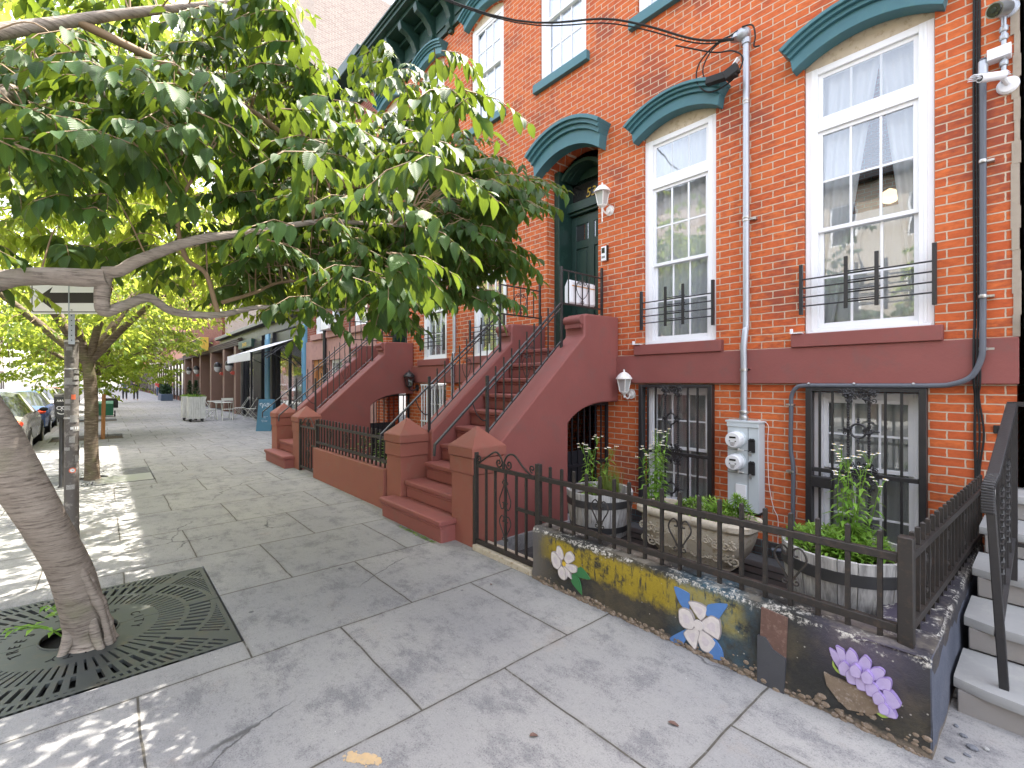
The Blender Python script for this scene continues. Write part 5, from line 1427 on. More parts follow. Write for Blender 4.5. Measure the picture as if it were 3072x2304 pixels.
for z in (3.25, 2.24, 1.845): b = B(); b.lathe([(.023, z-.012), (.025, z), (.023, z+.012)], (px, 4.975, 0), 12); b.box(px+.015, px+.06, 4.985, F-(.056 if z < 1.9 else 0), z-.008, z+.008); O('strap', b, 'metal', t)
for x in (-.75, -1.15, -1.5): b = B(); b.ball((x, 4.96, 1.582), .012, 8, 4); O('strap', b, 'metal', t)
for z in (1.38, .74): b = B(); b.box(-1.70, -1.635, 4.975, F, z-.008, z+.008); O('strap', b, 'metal', t)
b = B()
for k, (dx, rr) in enumerate(((0, .009), (.018, .007), (.033, .007))):
    pts = [(-.40+dx, F-.014, 9.0), (-.40+dx, F-.014, 6), (-.405+dx*.9, F-.014, 3.6), (-.40+dx, F-.014, 2.2), (-.40+dx, F-.068, 1.93), (-.40+dx, F-.068, 1.6), (-.397+dx*.6, F-.02, 1.48), (-.40+dx*1.5, F-.016, 1.2), (-.395+dx*.6, F-.014, .9), (-.395+dx*.7, F-.014, .4), (-.39, F-.014, 0)]
    b.tube(spline(pts, 5), rr, 5)
T('wall_cables', b, 'rubber', 'bundle of thin black cables running straight down the brick at the right', 'cable', (-.39, 5.02, 2))
b = B(); b.tube(spline([(-1.96, 4.99, 1.215), (-1.87, 5.0, 1.17), (-1.88, 5.02, 1.0), (-1.87, 5.02, .6), (-1.83, 5.03, .35), (-1.79, 5.03, .25), (-1.79, 5.03, 0)], 6), .003, 5)
T('phone_wire', b, 'whitep', 'thin pale wire hanging down beside the meter box', 'cable', (-1.87, 5.02, 1.17))
# cameras
t = thing('security_camera', 'round dome security camera at the top of the conduit mast', 'camera', (-.262, 4.97, 4.2), 'security cameras at the right edge')
b = B(); b.lathe([(.060, F-.002), (.062, F-.012), (.055, F-.02)][::-1], (-.225, 0, 4.34), 20, 'y'); O('base', b, 'galv', t)
b = B(); b.tube([(-.235, 4.99, 4.33), (-.26, 4.91, 4.30), (-.285, 4.85, 4.275)], [.05, .055, .052], 18); O('housing', b, 'metal', t)
b = B(); b.tube([(-.2852, 4.849, 4.2748), (-.289, 4.842, 4.2725)], [.044, .042], 18); O('lens', b, 'screen', t)
b = B(); b.tube([(-.289, 4.842, 4.2725), (-.291, 4.838, 4.271)], [.018, .016], 14); O('iris', b, 'carglass', t)
t = thing('camera_mast', 'short galvanised pipe with pale junction box linking the two cameras', 'conduit', (-.255, 5.0, 4.0))
b = B(); b.tube([(-.245, 5.0, 4.30), (-.245, 5.0, 3.80)], .015, 10)
for z in (4.19, 4.13, 3.94, 3.86): b.lathe([(.022, z-.02), (.025, z-.012), (.025, z+.012), (.022, z+.02)], (-.245, 5.0, 0), 10)
O('pipe', b, 'galv', t)
b = B(); b.box(-.33, -.205, 4.95, F, 3.975, 4.055); O('junction_box', b, 'ply', t, bevel=.003)
t = thing('security_camera', 'white bullet security camera pointing left below the junction box', 'camera', (-.25, 4.97, 3.78), 'security cameras at the right edge')
b = B(); b.lathe([(.062, F-.001), (.062, F-.015), (.05, F-.03)][::-1], (-.225, 0, 3.78), 20, 'y'); b.tube([(-.225, 5.0, 3.78), (-.24, 4.95, 3.80), (-.25, 4.93, 3.81)], .018, 10); O('base', b, 'ply', t)
b = B(); b.tube([(-.24, 4.92, 3.815), (-.33, 4.83, 3.80), (-.355, 4.80, 3.796)], [.028, .028, .027], 14); O('housing', b, 'ply', t)
b = B()
for k in range(9):
    a = math.pi*(k/8)
    b.bar(Vector((-.235, 4.925, 3.815)) + Vector((.70*math.cos(a)*.036, -.70*math.cos(a)*-.0, math.sin(a)*.036-.004))*1.0, Vector((-.39, 4.77, 3.792)) + Vector((.70*math.cos(a)*.036, 0, math.sin(a)*.036-.004)), .011, .003)
O('sun_shield', b, 'ply', t)
b = B(); b.tube([(-.3551, 4.80, 3.796), (-.358, 4.797, 3.7955)], [.023, .021], 14); O('lens', b, 'screen', t)
b = B(); b.box(-.30, -.245, F-.03, F-.001, 1.215, 1.275); b.ball((-.262, F-.03, 1.25), .016, 8, 6)
T('door_bell', b, 'rubber', 'small black doorbell box on the brick behind the handrail', 'doorbell', (-.27, 5.02, 1.24), bevel=.004)
b = B()
for x in (-1.59, -3.36): b.box(x-.06, x+.03, F-.09, F-.02, 2.055, 2.062); b.box(x-.065, x-.045, F-.095, F-.07, 2.055, 2.10)
T('sill_bracket', b, 'white', 'small white clips at the left ends of the parlour window sills', 'clips', (-1.6, 5.0, 2.05))
# ------------------------------------------------------------------ leaves
def leaves(P, D, N, L, W, seed, detail=2, curl=.25, fold=.35):
    """arrays of leaf base points, directions, normals -> verts, faces, rnd, uv"""
    rng = np.random.default_rng(seed)
    n = len(P)
    D = D/np.linalg.norm(D, axis=1, keepdims=True)
    N = N - D*np.sum(N*D, axis=1, keepdims=True); N = N/np.maximum(np.linalg.norm(N, axis=1, keepdims=True), 1e-6)
    Sx = np.cross(D, N)
    L = L[:, None]; W = W[:, None]
    if detail == 2: ts = [0, .22, .5, .78, 1.0]; ws = [0.04, .8, 1.0, .58, 0.0]
    elif detail == 1: ts = [0, .45, 1.0]; ws = [.05, 1.0, 0]
    V = []; UV = []
    cv = curl*(.4 + rng.random((n, 1))*1.1); fo = fold*(.5 + rng.random((n, 1)))
    for t, w_ in zip(ts, ws):
        c = P + D*L*t - N*L*cv*t*t
        V.append(c); UV.append((.5, t))
        if 0 < w_ and 0 < t < 1:
            for s in (-1, 1):
                V.append(c + Sx*s*W*w_*.5 + N*W*w_*.5*fo); UV.append((.5 + s*.5*w_, t))
    V = np.stack(V, axis=1)          # n,k,3
    k = V.shape[1]
    if detail == 2:  # idx: 0 | 1 l2 r3 | 4 l5 r6 | 7 l8 r9 | 10
        F_ = [(0, 1, 2), (0, 3, 1), (2, 1, 4, 5), (1, 3, 6, 4), (5, 4, 7, 8), (4, 6, 9, 7), (8, 7, 10), (7, 9, 10)]
    else: F_ = [(0, 1, 2), (0, 3, 1), (2, 1, 4), (1, 3, 4)]
    faces = []
    for i in range(n):
        o = i*k
        for f in F_: faces.append(tuple(a+o for a in f))
    rnd = np.repeat(rng.random(n), k)
    uv = np.tile(np.array(UV), (n, 1))
    b = B(); b.v = V.reshape(-1, 3).tolist(); b.f = faces
    return b, rnd, uv
def leaf_obj(name, P, D, N, L, W, m, parent, seed=1, detail=2, **k):
    b, r, uv = leaves(np.array(P), np.array(D), np.array(N), np.array(L), np.array(W), seed, detail, **k)
    return O(name, b, m, parent, smooth=180, rnd=r, uv=uv)

def inpoly(x, y, poly):
    c = False; j = len(poly)-1
    for i in range(len(poly)):
        if (poly[i][1] > y) != (poly[j][1] > y) and x < (poly[j][0]-poly[i][0])*(y-poly[i][1])/(poly[j][1]-poly[i][1])+poly[i][0]: c = not c
        j = i
    return c

# ------------------------------------------------------------------ the nearest cherry tree: leaning trunk, arm returning over the pavement
TR = thing('cherry_tree', 'leaning cherry tree with ringed bark rising from the iron grate, large dark leaves overhead', 'tree', (-3.93, -.05, -.05), 'cherry trees along the kerb')
b = B()
def trunk_skin(b, path, rad, seg=18, seed=0, rough=.05):
    rs = np.random.default_rng(seed); pts = spline(path, 7); n = len(pts)
    rr = np.interp(np.linspace(0, 1, n), np.linspace(0, 1, len(rad)), rad)
    s0 = len(b.v); b.tube(pts, list(rr), seg)
    ph = rs.random(6)*6.28
    for i in range(n):
        c = np.array(pts[i])
        for k in range(seg):
            v = np.array(b.v[s0+i*seg+k]); a = 6.2832*k/seg
            f = 1 + rough*(math.sin(a*2+ph[0]+i*.25)+.7*math.sin(a*3+ph[1]-i*.35)+.5*math.sin(a*5+ph[2]+i*.6)) + (rs.random()-.5)*rough*.7
            b.v[s0+i*seg+k] = tuple(c+(v-c)*f)
trunk_skin(b, [(-3.90, -.06, -.06), (-3.90, -.06, .06), (-3.80, -.09, .25), (-3.60, -.15, .60), (-3.33, -.24, .95), (-3.10, -.34, 1.28), (-2.97, -.43, 1.55), (-2.91, -.49, 1.85), (-2.92, -.52, 2.1)], [.16, .118, .098, .094, .094, .094, .090, .08, .07], 28, 1, .035)
for a, r_ in ((0.5, .032), (1.5, .036), (2.7, .035), (4.0, .036), (5.2, .034)):
    b.tube(spline([(-3.82+.06*math.cos(a), -.08+.06*math.sin(a), .22), (-3.86+.11*math.cos(a), -.07+.10*math.sin(a), .05), (-3.88+.19*math.cos(a), -.06+.17*math.sin(a), -.06)], 4), [r_, r_*.9, r_*.9, r_*.9, r_*.8, r_*.7, r_*.6, r_*.5, r_*.4][:9], 8)
# old wound with rough lips running up the lit side
rs = random.Random(9)
wpts = [(-3.80, .045, -.02), (-3.745, .015, .2), (-3.65, -.045, .42), (-3.54, -.10, .62)]
for off in (-.012, .02):
    b.tube(spline([(x+off*.8, y-off*.4+.0, z) for x, y, z in wpts], 4), [.016+.012*rs.random() for _ in range(13)], 7)
O('trunk', b, 'bark', TR, smooth=60)
main = {
 'a': ([(-2.91, -.47, 1.80), (-3.02, -.47, 1.96), (-3.20, -.40, 2.04), (-3.22, -.31, 2.09), (-3.15, -.18, 2.105), (-3.06, -.05, 2.10), (-3.03, .02, 2.11)], [.065, .058, .048, .043, .042, .042, .040]),
 'b': ([(-3.035, .01, 2.13), (-3.0, .07, 2.145), (-2.96, .14, 2.20), (-2.87, .36, 2.32), (-2.876, .65, 2.43), (-2.84, 1.0, 2.55), (-2.80, 1.5, 2.62)], [.030, .028, .026, .022, .018, .014, .008]),
 'c': ([(-3.035, .01, 2.12), (-3.08, .0, 2.03), (-3.11, .01, 1.955), (-3.12, .08, 1.985), (-3.152, .185, 2.045), (-3.2, .28, 1.995), (-3.24, .386, 1.984), (-3.242, .54, 2.0), (-3.306, .77, 2.075), (-3.217, 1.02, 2.07), (-3.1, 1.5, 2.12)], [.034, .034, .030, .024, .023, .021, .020, .018, .014, .011, .006]),
 'd': ([(-3.242, .52, 2.0), (-3.24, .50, 2.07), (-3.19, .446, 2.222), (-3.144, .346, 2.293), (-3.0, .3, 2.5), (-2.9, .4, 2.75)], [.014, .014, .013, .012, .010, .006]),
 'e': ([(-3.242, .54, 2.07), (-3.35, .74, 2.17), (-3.437, .924, 2.275), (-3.45, 1.3, 2.35)], [.012, .011, .009, .005]),
 'f': ([(-2.92, -.50, 2.0), (-2.95, -.55, 2.4), (-3.1, -.5, 3.0), (-3.2, -.1, 3.4), (-3.1, .6, 3.8)], [.06, .05, .04, .028, .015]),
 'g': ([(-3.0, -.5, 2.6), (-2.6, -.6, 3.1), (-2.3, -.2, 3.5), (-2.2, .5, 3.75), (-2.1, 1.1, 3.7)], [.035, .03, .022, .014, .008]),
 'h': ([(-3.1, -.5, 2.8), (-3.6, -.2, 3.2), (-4.3, .2, 3.6), (-4.8, .8, 3.8)], [.04, .032, .022, .010]),
 'i': ([(-2.92, -.5, 2.3), (-3.2, -1.1, 2.8), (-3.7, -1.7, 3.2)], [.04, .03, .015]),
 'k': ([(-3.1, -.5, 2.8), (-4.2, -.6, 3.2), (-5.2, -.4, 3.6), (-6.2, .1, 3.9), (-7.0, .5, 4.1)], [.045, .04, .03, .02, .01]),
 'l': ([(-5.0, -.45, 3.5), (-5.6, .4, 3.4), (-6.0, 1.3, 3.3)], [.026, .018, .008]),
 'm': ([(-4.6, -.55, 3.35), (-5.4, -1.2, 3.6), (-6.2, -1.7, 3.7)], [.024, .018, .008]),
 'j': ([(-3.2, -.1, 3.4), (-3.3, .7, 3.3), (-3.6, 1.4, 3.1)], [.024, .018, .008]),
}
bp = []
for k, (pts, rad) in main.items():
    b = B(); trunk_skin(b, pts, rad, 12, ord(k), .05)
    O('branch', b, 'bark' if k in 'abcfhgk' else 'twig', TR, smooth=60)
    for p in spline(pts, 6)[2:]: bp.append(np.array(p))
bp = np.array(bp)
# crown volume: cluster centres spread through an uneven crown around the arms
CA, SA = math.cos(R(41)), math.sin(R(41))
def proj(p):
    d = -p[0]*CA + p[1]*SA; s = p[0]*SA + p[1]*CA
    if d < .1: return None
    return (1536+1415*s/d)*.72005, (1145-1415*(p[2]-1.6)/d)*.72005, d
OUT = [(-900, -900), (980, -900), (970, -20), (955, 60), (960, 130), (1010, 175), (1055, 215), (1050, 270), (1000, 310), (1045, 345), (1125, 380), (1155, 410), (1140, 440), (1075, 460), (1075, 500), (1135, 560), (1130, 585), (1050, 575), (1005, 590), (1060, 650), (1075, 680), (1020, 650), (955, 620), (905, 630), (875, 680), (880, 735), (858, 700), (835, 655), (760, 650), (700, 640), (640, 655), (560, 660), (420, 640), (300, 600), (240, 640), (-900, 640)]
NOTCH = [(700, 40), (850, 60), (860, 100), (800, 90), (690, 40)]
rng = np.random.default_rng(21)
cent = []
while len(cent) < 640:
    p = np.array([rng.uniform(-5.6, -.9), rng.uniform(-2.2, 3.0), rng.uniform(1.75, 4.3)])
    q = (p - np.array([-3.1, .35, 3.0]))/np.array([2.3, 2.5, 1.45])
    if (q*q).sum() > 1: continue
    pr = proj(p)
    if pr:
        X_, Y_, d = pr
        if d < 1.75: continue
        if not inpoly(X_, Y_, OUT): continue
    if p[1] > 2.6 and p[0] > -2.2: continue
    if pr and 600 < pr[0] < 985 and pr[1] < 105: continue
    if pr and 40 < pr[0] < 290 and pr[1] > 500: continue
    if -3.5 < p[0] < -1.6 and -.7 < p[1]-.446*p[2] < .4 and rng.random() < .6: continue
    if pr and (pr[0] < -60 or pr[1] < -120) and rng.random() < .62: continue
    if math.sin(p[0]*3.1+1)*math.sin(p[1]*3.3)*math.sin(p[2]*3.9+2) > .30: continue
    if pr and pr[0] < 520 and not (110 < pr[1] - .05*pr[0] < 300) and rng.random() < .84: continue
    cent.append(p)
NEAR = len(cent)
for u_, v_, d_ in ((150, 566, 2.5), (232, 585, 2.7), (600, 630, 3.4), (520, 620, 3.5), (680, 640, 3.4), (450, 600, 3.7), (330, 570, 3.6)):
    t_ = (u_/.72005-1536)/1415; q_ = (1145-v_/.72005)/1415; cent.append(np.array([(-CA+SA*t_)*d_, (SA+CA*t_)*d_, 1.6+q_*d_+.12]))
while len(cent) < NEAR+7+520:
    p = np.array([rng.uniform(-8.2, -4.0), rng.uniform(-2.4, 3.2), rng.uniform(2.2, 5.2)])
    q = (p - np.array([-6.0, .4, 3.7]))/np.array([2.3, 2.7, 1.4])
    if (q*q).sum() > 1 or math.sin(p[0]*2.6+1)*math.sin(p[1]*2.8)*math.sin(p[2]*3.1+2) > .30: continue
    pr = proj(p)
    if pr and (not inpoly(pr[0], pr[1], OUT) or (60 < pr[0] < 270 and pr[1] > 570) or (600 < pr[0] < 985 and pr[1] < 95)): continue
    cent.append(p)
NF = len(cent)
while len(cent) < NF+70:
    d_ = rng.uniform(4.2, 6.5); t_ = (rng.uniform(-40, 620)/.72005-1536)/1415; q_ = (1145-rng.uniform(-60, 170)/.72005)/1415
    cent.append(np.array([(-CA+SA*t_)*d_, (SA+CA*t_)*d_, 1.6+q_*d_]))
cent = np.array(cent)
P = []; D = []; N = []; L = []; W = []
tw = B()
for ci, c in enumerate(cent):
    dd = np.linalg.norm(bp - c, axis=1); j = int(np.argmin(dd + rng.random(len(dd))*.15)); a = bp[j]
    mid = (a + c)/2 + np.array([0, 0, .10 + .08*rng.random()]); 
    dirv = c - a; ln = np.linalg.norm(dirv)
    if .05 < ln < .72 and a[2] - c[2] < .22: tw.tube(spline([a, mid, c], 5), [.005, .0045, .004, .0035, .0035, .003, .003, .0025, .0025, .002, .002], 4, False)
    out = dirv/max(ln, .05); out[2] *= .4
    for s_ in range(rng.integers(3, 5)):
        ang = rng.random()*6.28
        sd_ = out*.6 + np.array([math.cos(ang), math.sin(ang), rng.uniform(-.35, .15)]); sd_ /= np.linalg.norm(sd_)
        sl = rng.uniform(.14, .30); n_ = rng.integers(8, 13)
        base = c + rng.normal(0, .03, 3)
        tipp = base + sd_*sl + np.array([0, 0, -.35*sl])
        tw.tube([base, base+sd_*sl*.5+np.array([0, 0, -.05*sl]), tipp], [.003, .0022, .0014], 4, False)
        for q in range(n_):
            t = (q+.6)/n_
            pos = base + (tipp-base)*t + np.array([0, 0, .1*sl*math.sin(t*3.14)])
            side = np.cross(sd_, [0, 0, 1]); side /= max(np.linalg.norm(side), .1)
            sg = 1 if q % 2 else -1
            ld = sd_*.55 + side*sg*rng.uniform(.3, .9) + np.array([0, 0, -rng.uniform(.35, 1.3)])
            P.append(pos); D.append(ld); N.append(np.array([0, 0, 1.]) + side*sg*.4 + sd_*.6 + rng.normal(0, .3, 3)); l = rng.uniform(.058, .112); L.append(l); W.append(l*rng.uniform(.46, .56))
P = np.array(P); 
ok = []
for p, l in zip(P, L):
    pr = proj(p); ok.append(True if pr is None else pr[2] > 1.5)
ok = np.array(ok)
P, D, N, L, W = P[ok], np.array(D)[ok], np.array(N)[ok], np.array(L)[ok], np.array(W)[ok]
O('twigs', tw, 'twig', TR, smooth=60)
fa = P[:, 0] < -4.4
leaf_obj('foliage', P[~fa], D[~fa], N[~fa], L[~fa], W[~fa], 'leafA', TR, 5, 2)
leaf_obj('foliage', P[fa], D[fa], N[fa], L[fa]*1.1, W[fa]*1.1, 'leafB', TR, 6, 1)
# sucker shoot at the foot of the trunk
rng2 = np.random.default_rng(4)
b = B(); P2 = []; D2 = []; N2 = []
for k in range(5):
    a = rng2.uniform(2.6, 4.6); e = np.array([-4.0 + .25*math.cos(a), -.12 + .28*math.sin(a), .10+.08*rng2.random()]); s0 = np.array([-3.98, -.12, -.04])
    b.tube(spline([s0, (s0+e)/2+np.array([0, 0, .06]), e], 4), .004, 5)
    for q in range(7):
        t = .4+.6*q/6; P2.append(s0+(e-s0)*t+np.array([0, 0, .05*math.sin(t*3.1)])); an = rng2.random()*6.28
        D2.append([math.cos(an), math.sin(an), .1]); N2.append([0, 0, 1])
O('shoot_stems', b, 'leafC', TR, rnd=.4, uv=None)
leaf_obj('shoot_leaves', P2, D2, N2, [.07]*len(P2), [.03]*len(P2), 'leafC', TR, 6, 1)

# ------------------------------------------------------------------ the cherry trees down the kerb
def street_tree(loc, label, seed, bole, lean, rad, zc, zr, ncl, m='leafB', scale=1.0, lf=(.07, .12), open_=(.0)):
    rs = np.random.default_rng(seed)
    t = thing('cherry_tree', label, 'tree', (loc[0], loc[1], -.05), 'cherry trees along the kerb')
    x, y = loc
    b = B(); top = np.array([x+lean[0], y+lean[1], bole])
    trunk_skin(b, [(x, y, -.08), (x, y, .05), (x-.02, y-.01, bole*.35), (x-.03+lean[0]*.5, y+lean[1]*.4, bole*.7), tuple(top)], [.15, .105, .088, .082, .075], 20, seed, .05)
    O('trunk', b, 'bark2', t, smooth=60)
    bp = []
    nb = 9
    b = B()
    for k in range(nb):
        a = 6.28*k/nb + rs.random()*.5; r = rad*(.45+.45*rs.random()); z = zc + zr*rs.uniform(-.5, .6)
        e = np.array([x+r*math.cos(a), y+r*math.sin(a)*.85, z])
        m1 = top + (e-top)*.35 + np.array([0, 0, .25*rs.random()]); m2 = top+(e-top)*.7+np.array([0, 0, .15])
        pts = [top - np.array([0, 0, .15]), m1, m2, e]
        trunk_skin(b, pts, [.065, .05, .03, .012], 8, seed+k, .05)
        bp += [np.array(p) for p in spline(pts, 6)[4:]]
    O('limbs', b, 'bark2', t, smooth=60)
    bp = np.array(bp); P = []; D = []; N = []; L = []; W = []; tw = B()
    c_ = 0
    while c_ < ncl:
        p = np.array([x + rs.uniform(-rad, rad), y + rs.uniform(-rad, rad), zc + rs.uniform(-zr, zr)])
        q = np.array([(p[0]-x)/rad, (p[1]-y)/(rad*.9), (p[2]-zc)/zr]); rr = (q*q).sum()
        ang = math.atan2(q[1], q[0])
        lim = .78 + .22*math.sin(ang*3+seed) + .12*math.sin(ang*7+q[2]*4)
        if rr > lim or rr < .12 or p[1] > F - .9: continue
        if math.sin(p[0]*2.1+seed)*math.sin(p[1]*2.3)*math.sin(p[2]*2.7+seed) > .35: continue
        c_ += 1
        a = bp[int(np.argmin(np.linalg.norm(bp-p, axis=1)))]
        tw.tube([a, (a+p)/2+np.array([0, 0, .06]), p], [.008, .005, .003], 4, False)
        for s_ in range(3):
            an = rs.random()*6.28; sd_ = np.array([math.cos(an), math.sin(an), rs.uniform(-.3, .2)]); sl = rs.uniform(.25, .5)
            nl = rs.integers(7, 11)
            for k in range(nl):
                tt = (k+.5)/nl; pos = p + sd_*sl*tt + np.array([0, 0, -.3*sl*tt*tt]) + rs.normal(0, .02, 3)
                sd2 = np.array([-sd_[1], sd_[0], 0])*(1 if k % 2 else -1)
                P.append(pos); D.append(sd_*.6 + sd2*rs.uniform(.3, 1) + np.array([0, 0, -rs.uniform(.0, .9)])); N.append(np.array([0, 0, 1.])+rs.normal(0, .4, 3)); l = rs.uniform(*lf); L.append(l); W.append(l*.52)
    O('twigs', tw, 'twig', t, smooth=60)
    leaf_obj('foliage', P, D, N, L, W, m, t, seed, 1)
    return t
street_tree((-10.31, -.12), 'second cherry tree, behind the sticker-covered pole, trunk straight and dark', 31, 2.05, (-.05, -.05), 3.4, 3.9, 1.75, 600)
street_tree((-17.9, -.2), 'third cherry tree, with a tan stake, foliage hanging low past the second trunk', 33, 1.9, (0, 0), 3.3, 3.3, 2.15, 520, lf=(.11, .17))
street_tree((-26, -.3), 'fourth cherry tree along the kerb, beyond the staked one', 35, 2.1, (0, 0), 3.4, 3.8, 2.2, 260, lf=(.16, .24))
street_tree((-34, -.3), 'fifth cherry tree along the kerb, beside the green bin', 37, 2.1, (0, 0), 3.4, 4.0, 2.2, 200, lf=(.2, .3))
street_tree((-45, -.3), 'farthest kerb tree down the pavement', 39, 2.1, (0, 0), 3.8, 4.2, 2.4, 160, lf=(.25, .4))
for i, (x, y) in enumerate(((-12, -12), (-24, -12), (-40, -12.2), (-1, -12))):
    t = street_tree((x, y), ['tree across the street left of the leaning trunk', 'second tree across the street', 'farther tree across the street', 'tree across the street mirrored in the near windows'][i], 50+i, 2.6, (0, 0), 3.4, 5.2, 2.6, 190, lf=(.2, .32))
b = B(); b.bar((-17.72, .02, -.05), (-17.68, .04, 1.25), .09, .09); T('tree_stake', b, 'wood', 'tan wooden stake beside the third tree', 'stake', (-17.7, .03, 0), bevel=.01)

# ------------------------------------------------------------------ iron tree grates
def tree_grate(px, py, label, m='grate', detail=True):
    t = thing('tree_grate', label, 'tree grate', (px, py, 0), 'iron tree grates')
    hw, hh = .765, .755; rh = .19
    for sx in (-1, 1):
        b = B()
        # rings and radial bars leaving real slots, clipped to the square half
        rings = [rh, .245, .40, .43, .545, .575, .69, .72, .84, .87, .99, 1.02, 1.10]
        def clip(a, r):
            c, s = abs(math.cos(a)), abs(math.sin(a))
            return min(r, hw/max(c, 1e-6), hh/max(s, 1e-6))
        def pt_(a, r): r = clip(a, r); return (px+r*math.cos(a), py+r*math.sin(a))
        def patch(a0, a1, r0, r1, n=1):
            if clip((a0+a1)/2, r0) < r0 - 1e-6: return
            for k in range(n):
                b0 = a0+(a1-a0)*k/n; b1 = a0+(a1-a0)*(k+1)/n
                q = [pt_(b0, r0), pt_(b0, r1), pt_(b1, r1), pt_(b1, r0)]
                b.add([(*p, .003) for p in q] + [(*p, -.02) for p in q], [(3, 2, 1, 0), (0, 1, 5, 4), (2, 3, 7, 6), (1, 2, 6, 5), (3, 0, 4, 7)])
        A0, A1 = (-math.pi/2+.004, math.pi/2-.004) if sx > 0 else (math.pi/2+.004, 3*math.pi/2-.004)
        nseg = 36
        for k in range(nseg):
            a0 = A0+(A1-A0)*k/nseg; a1 = A0+(A1-A0)*(k+1)/nseg
            patch(a0, a1, rh, .40)                       # solid collar with lettering
            for r0, r1 in ((.545, .575), (.70, .73), (.86, .89), (.99, 1.10)): patch(a0, a1, r0, r1)
            for r0, r1, dup in ((.40, .545, 1), (.575, .70, 1), (.73, .86, 2), (.89, .99, 2)):
                if k % 9 == 0 and r0 > .5: patch(a0, a1, r0, r1); continue
                for q in range(dup):
                    c0 = a0+(a1-a0)*q/dup; c1 = a0+(a1-a0)*(q+1)/dup; patch(c0, c0+(c1-c0)*(.56 if r0 > .5 else .7), r0, r1)
        # square edging strip
        x0, x1 = (px+.006, px+hw) if sx > 0 else (px-hw, px-.006)
        b.box(x0, x1, py-hh, py-hh+.028, -.02, .0035); b.box(x0, x1, py+hh-.028, py+hh, -.02, .0035)
        xe = x1 if sx > 0 else x0; b.box(xe-.028*sx, xe, py-hh+.028, py+hh-.028, -.02, .0035)
        b.tube([(px+rh*math.cos(a), py+rh*math.sin(a), .004) for a in np.linspace(A0, A1, 24)], .006, 6)
        O('grate_half', b, m, t, smooth=30)
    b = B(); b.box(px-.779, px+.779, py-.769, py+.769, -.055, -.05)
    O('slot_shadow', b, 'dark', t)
    if detail:
        b = B()
        for w_, r, a0 in (('CITY', .30, 20), ('TREES', .30, 200), ('CITY', .30, 110), ('TREES', .30, 290)):
            for i, ch in enumerate(w_):
                a = R(a0 - i*14); c = Vector((px+r*math.cos(a), py+r*math.sin(a), .0035)); u = Vector((math.sin(a), -math.cos(a), 0)); v = Vector((math.cos(a), math.sin(a), 0))
                add_text(b, ch, .075, lambda x, y, z: tuple(c+u*x+v*(y-.03)+Vector((0, 0, .001+z*.2))), .003)
        O('cast_lettering', b, 'dark', t, smooth=0)
    return t
tree_grate(-4.06, -.105, 'slotted cast iron tree grate in two halves around the leaning trunk, raised lettering')
tree_grate(-10.46, -.105, 'second slotted tree grate, around the dark trunk behind the pole', 'slab', False)
b = B(); b.box(-10.4, -9.70, -.08, .64, .0045, .012)
T('metal_plate', b, 'metal', 'shiny grey metal plate lying on the second tree grate', 'plate', (-10.05, .3, .005), bevel=.002)

# ------------------------------------------------------------------ pots and plants in the yard
b = B()
for k in range(6): b.box(-3.05, -.55, 3.08+.135*k, 3.08+.135*k+.11, .165, .195)
t = thing('slatted_bench', 'low black slatted bench under the planters behind the fence', 'bench', (-1.8, 3.45, -.2))
O('slats', b, 'bench', t, bevel=.004)
for x in (-2.95, -1.8, -.65):
    for y in (3.12, 3.80): b = B(); b.box(x-.03, x+.03, y-.03, y+.03, -.2, .165); O('leg', b, 'bench', t)

def barrel(cx, cy, z0, r, h, label):
    t = thing('barrel_planter', label, 'planter', (cx, cy, z0), 'half barrel planters')
    b = B(); n = 22
    rs = random.Random(int(cx*100))
    for k in range(n):
        a0 = 6.2832*(k+.02)/n; a1 = 6.2832*(k+.98)/n; dr = (rs.random()-.5)*.006; vs = []; dz = rs.random()*.008
        zz = [0, .2, .45, .7, 1.0]; ff = [.80, .875, .935, .975, 1.0]
        for t_, f_ in zip(zz, ff):
            for rr in (r*f_+dr, r*f_-.022):
                for a in (a0, a1): vs.append((cx+rr*math.cos(a), cy+rr*math.sin(a), z0+h*t_+(dz if t_ == 1 else 0)))
        fs = [(0, 2, 3, 1), (16, 17, 19, 18)]
        for q in range(4):
            o = q*4; fs += [(o, o+1, o+5, o+4), (o+3, o+2, o+6, o+7), (o+1, o+3, o+7, o+5), (o+2, o, o+4, o+6)]
        b.add(vs, fs)
    O('staves', b, 'stave', t, smooth=0)
    for za, zb in ((.14, .28), (.70, .86)):
        fa = np.interp(za, zz, ff); fb = np.interp(zb, zz, ff)
        b = B(); b.lathe([(r*fa+.006, z0+h*za), (r*fb+.006, z0+h*zb), (r*fb-.01, z0+h*zb), (r*fa-.01, z0+h*za)], (cx, cy, 0), 40, cap=False)
        O('hoop', b, 'hoop', t)
    b = B(); b.lathe([(r*.90, z0+h*.80), (r*.5, z0+h*.83), (.001, z0+h*.84)], (cx, cy, 0), 24, cap=False); O('soil', b, 'earth', t)
    return t
barrel(-2.80, 3.52, .195, .305, .40, 'weathered half barrel planter behind the gate end of the fence, holding tall daisies and grass')
barrel(-.83, 3.37, .195, .33, .42, 'largest half barrel planter in the fence corner, full of bright green plants')
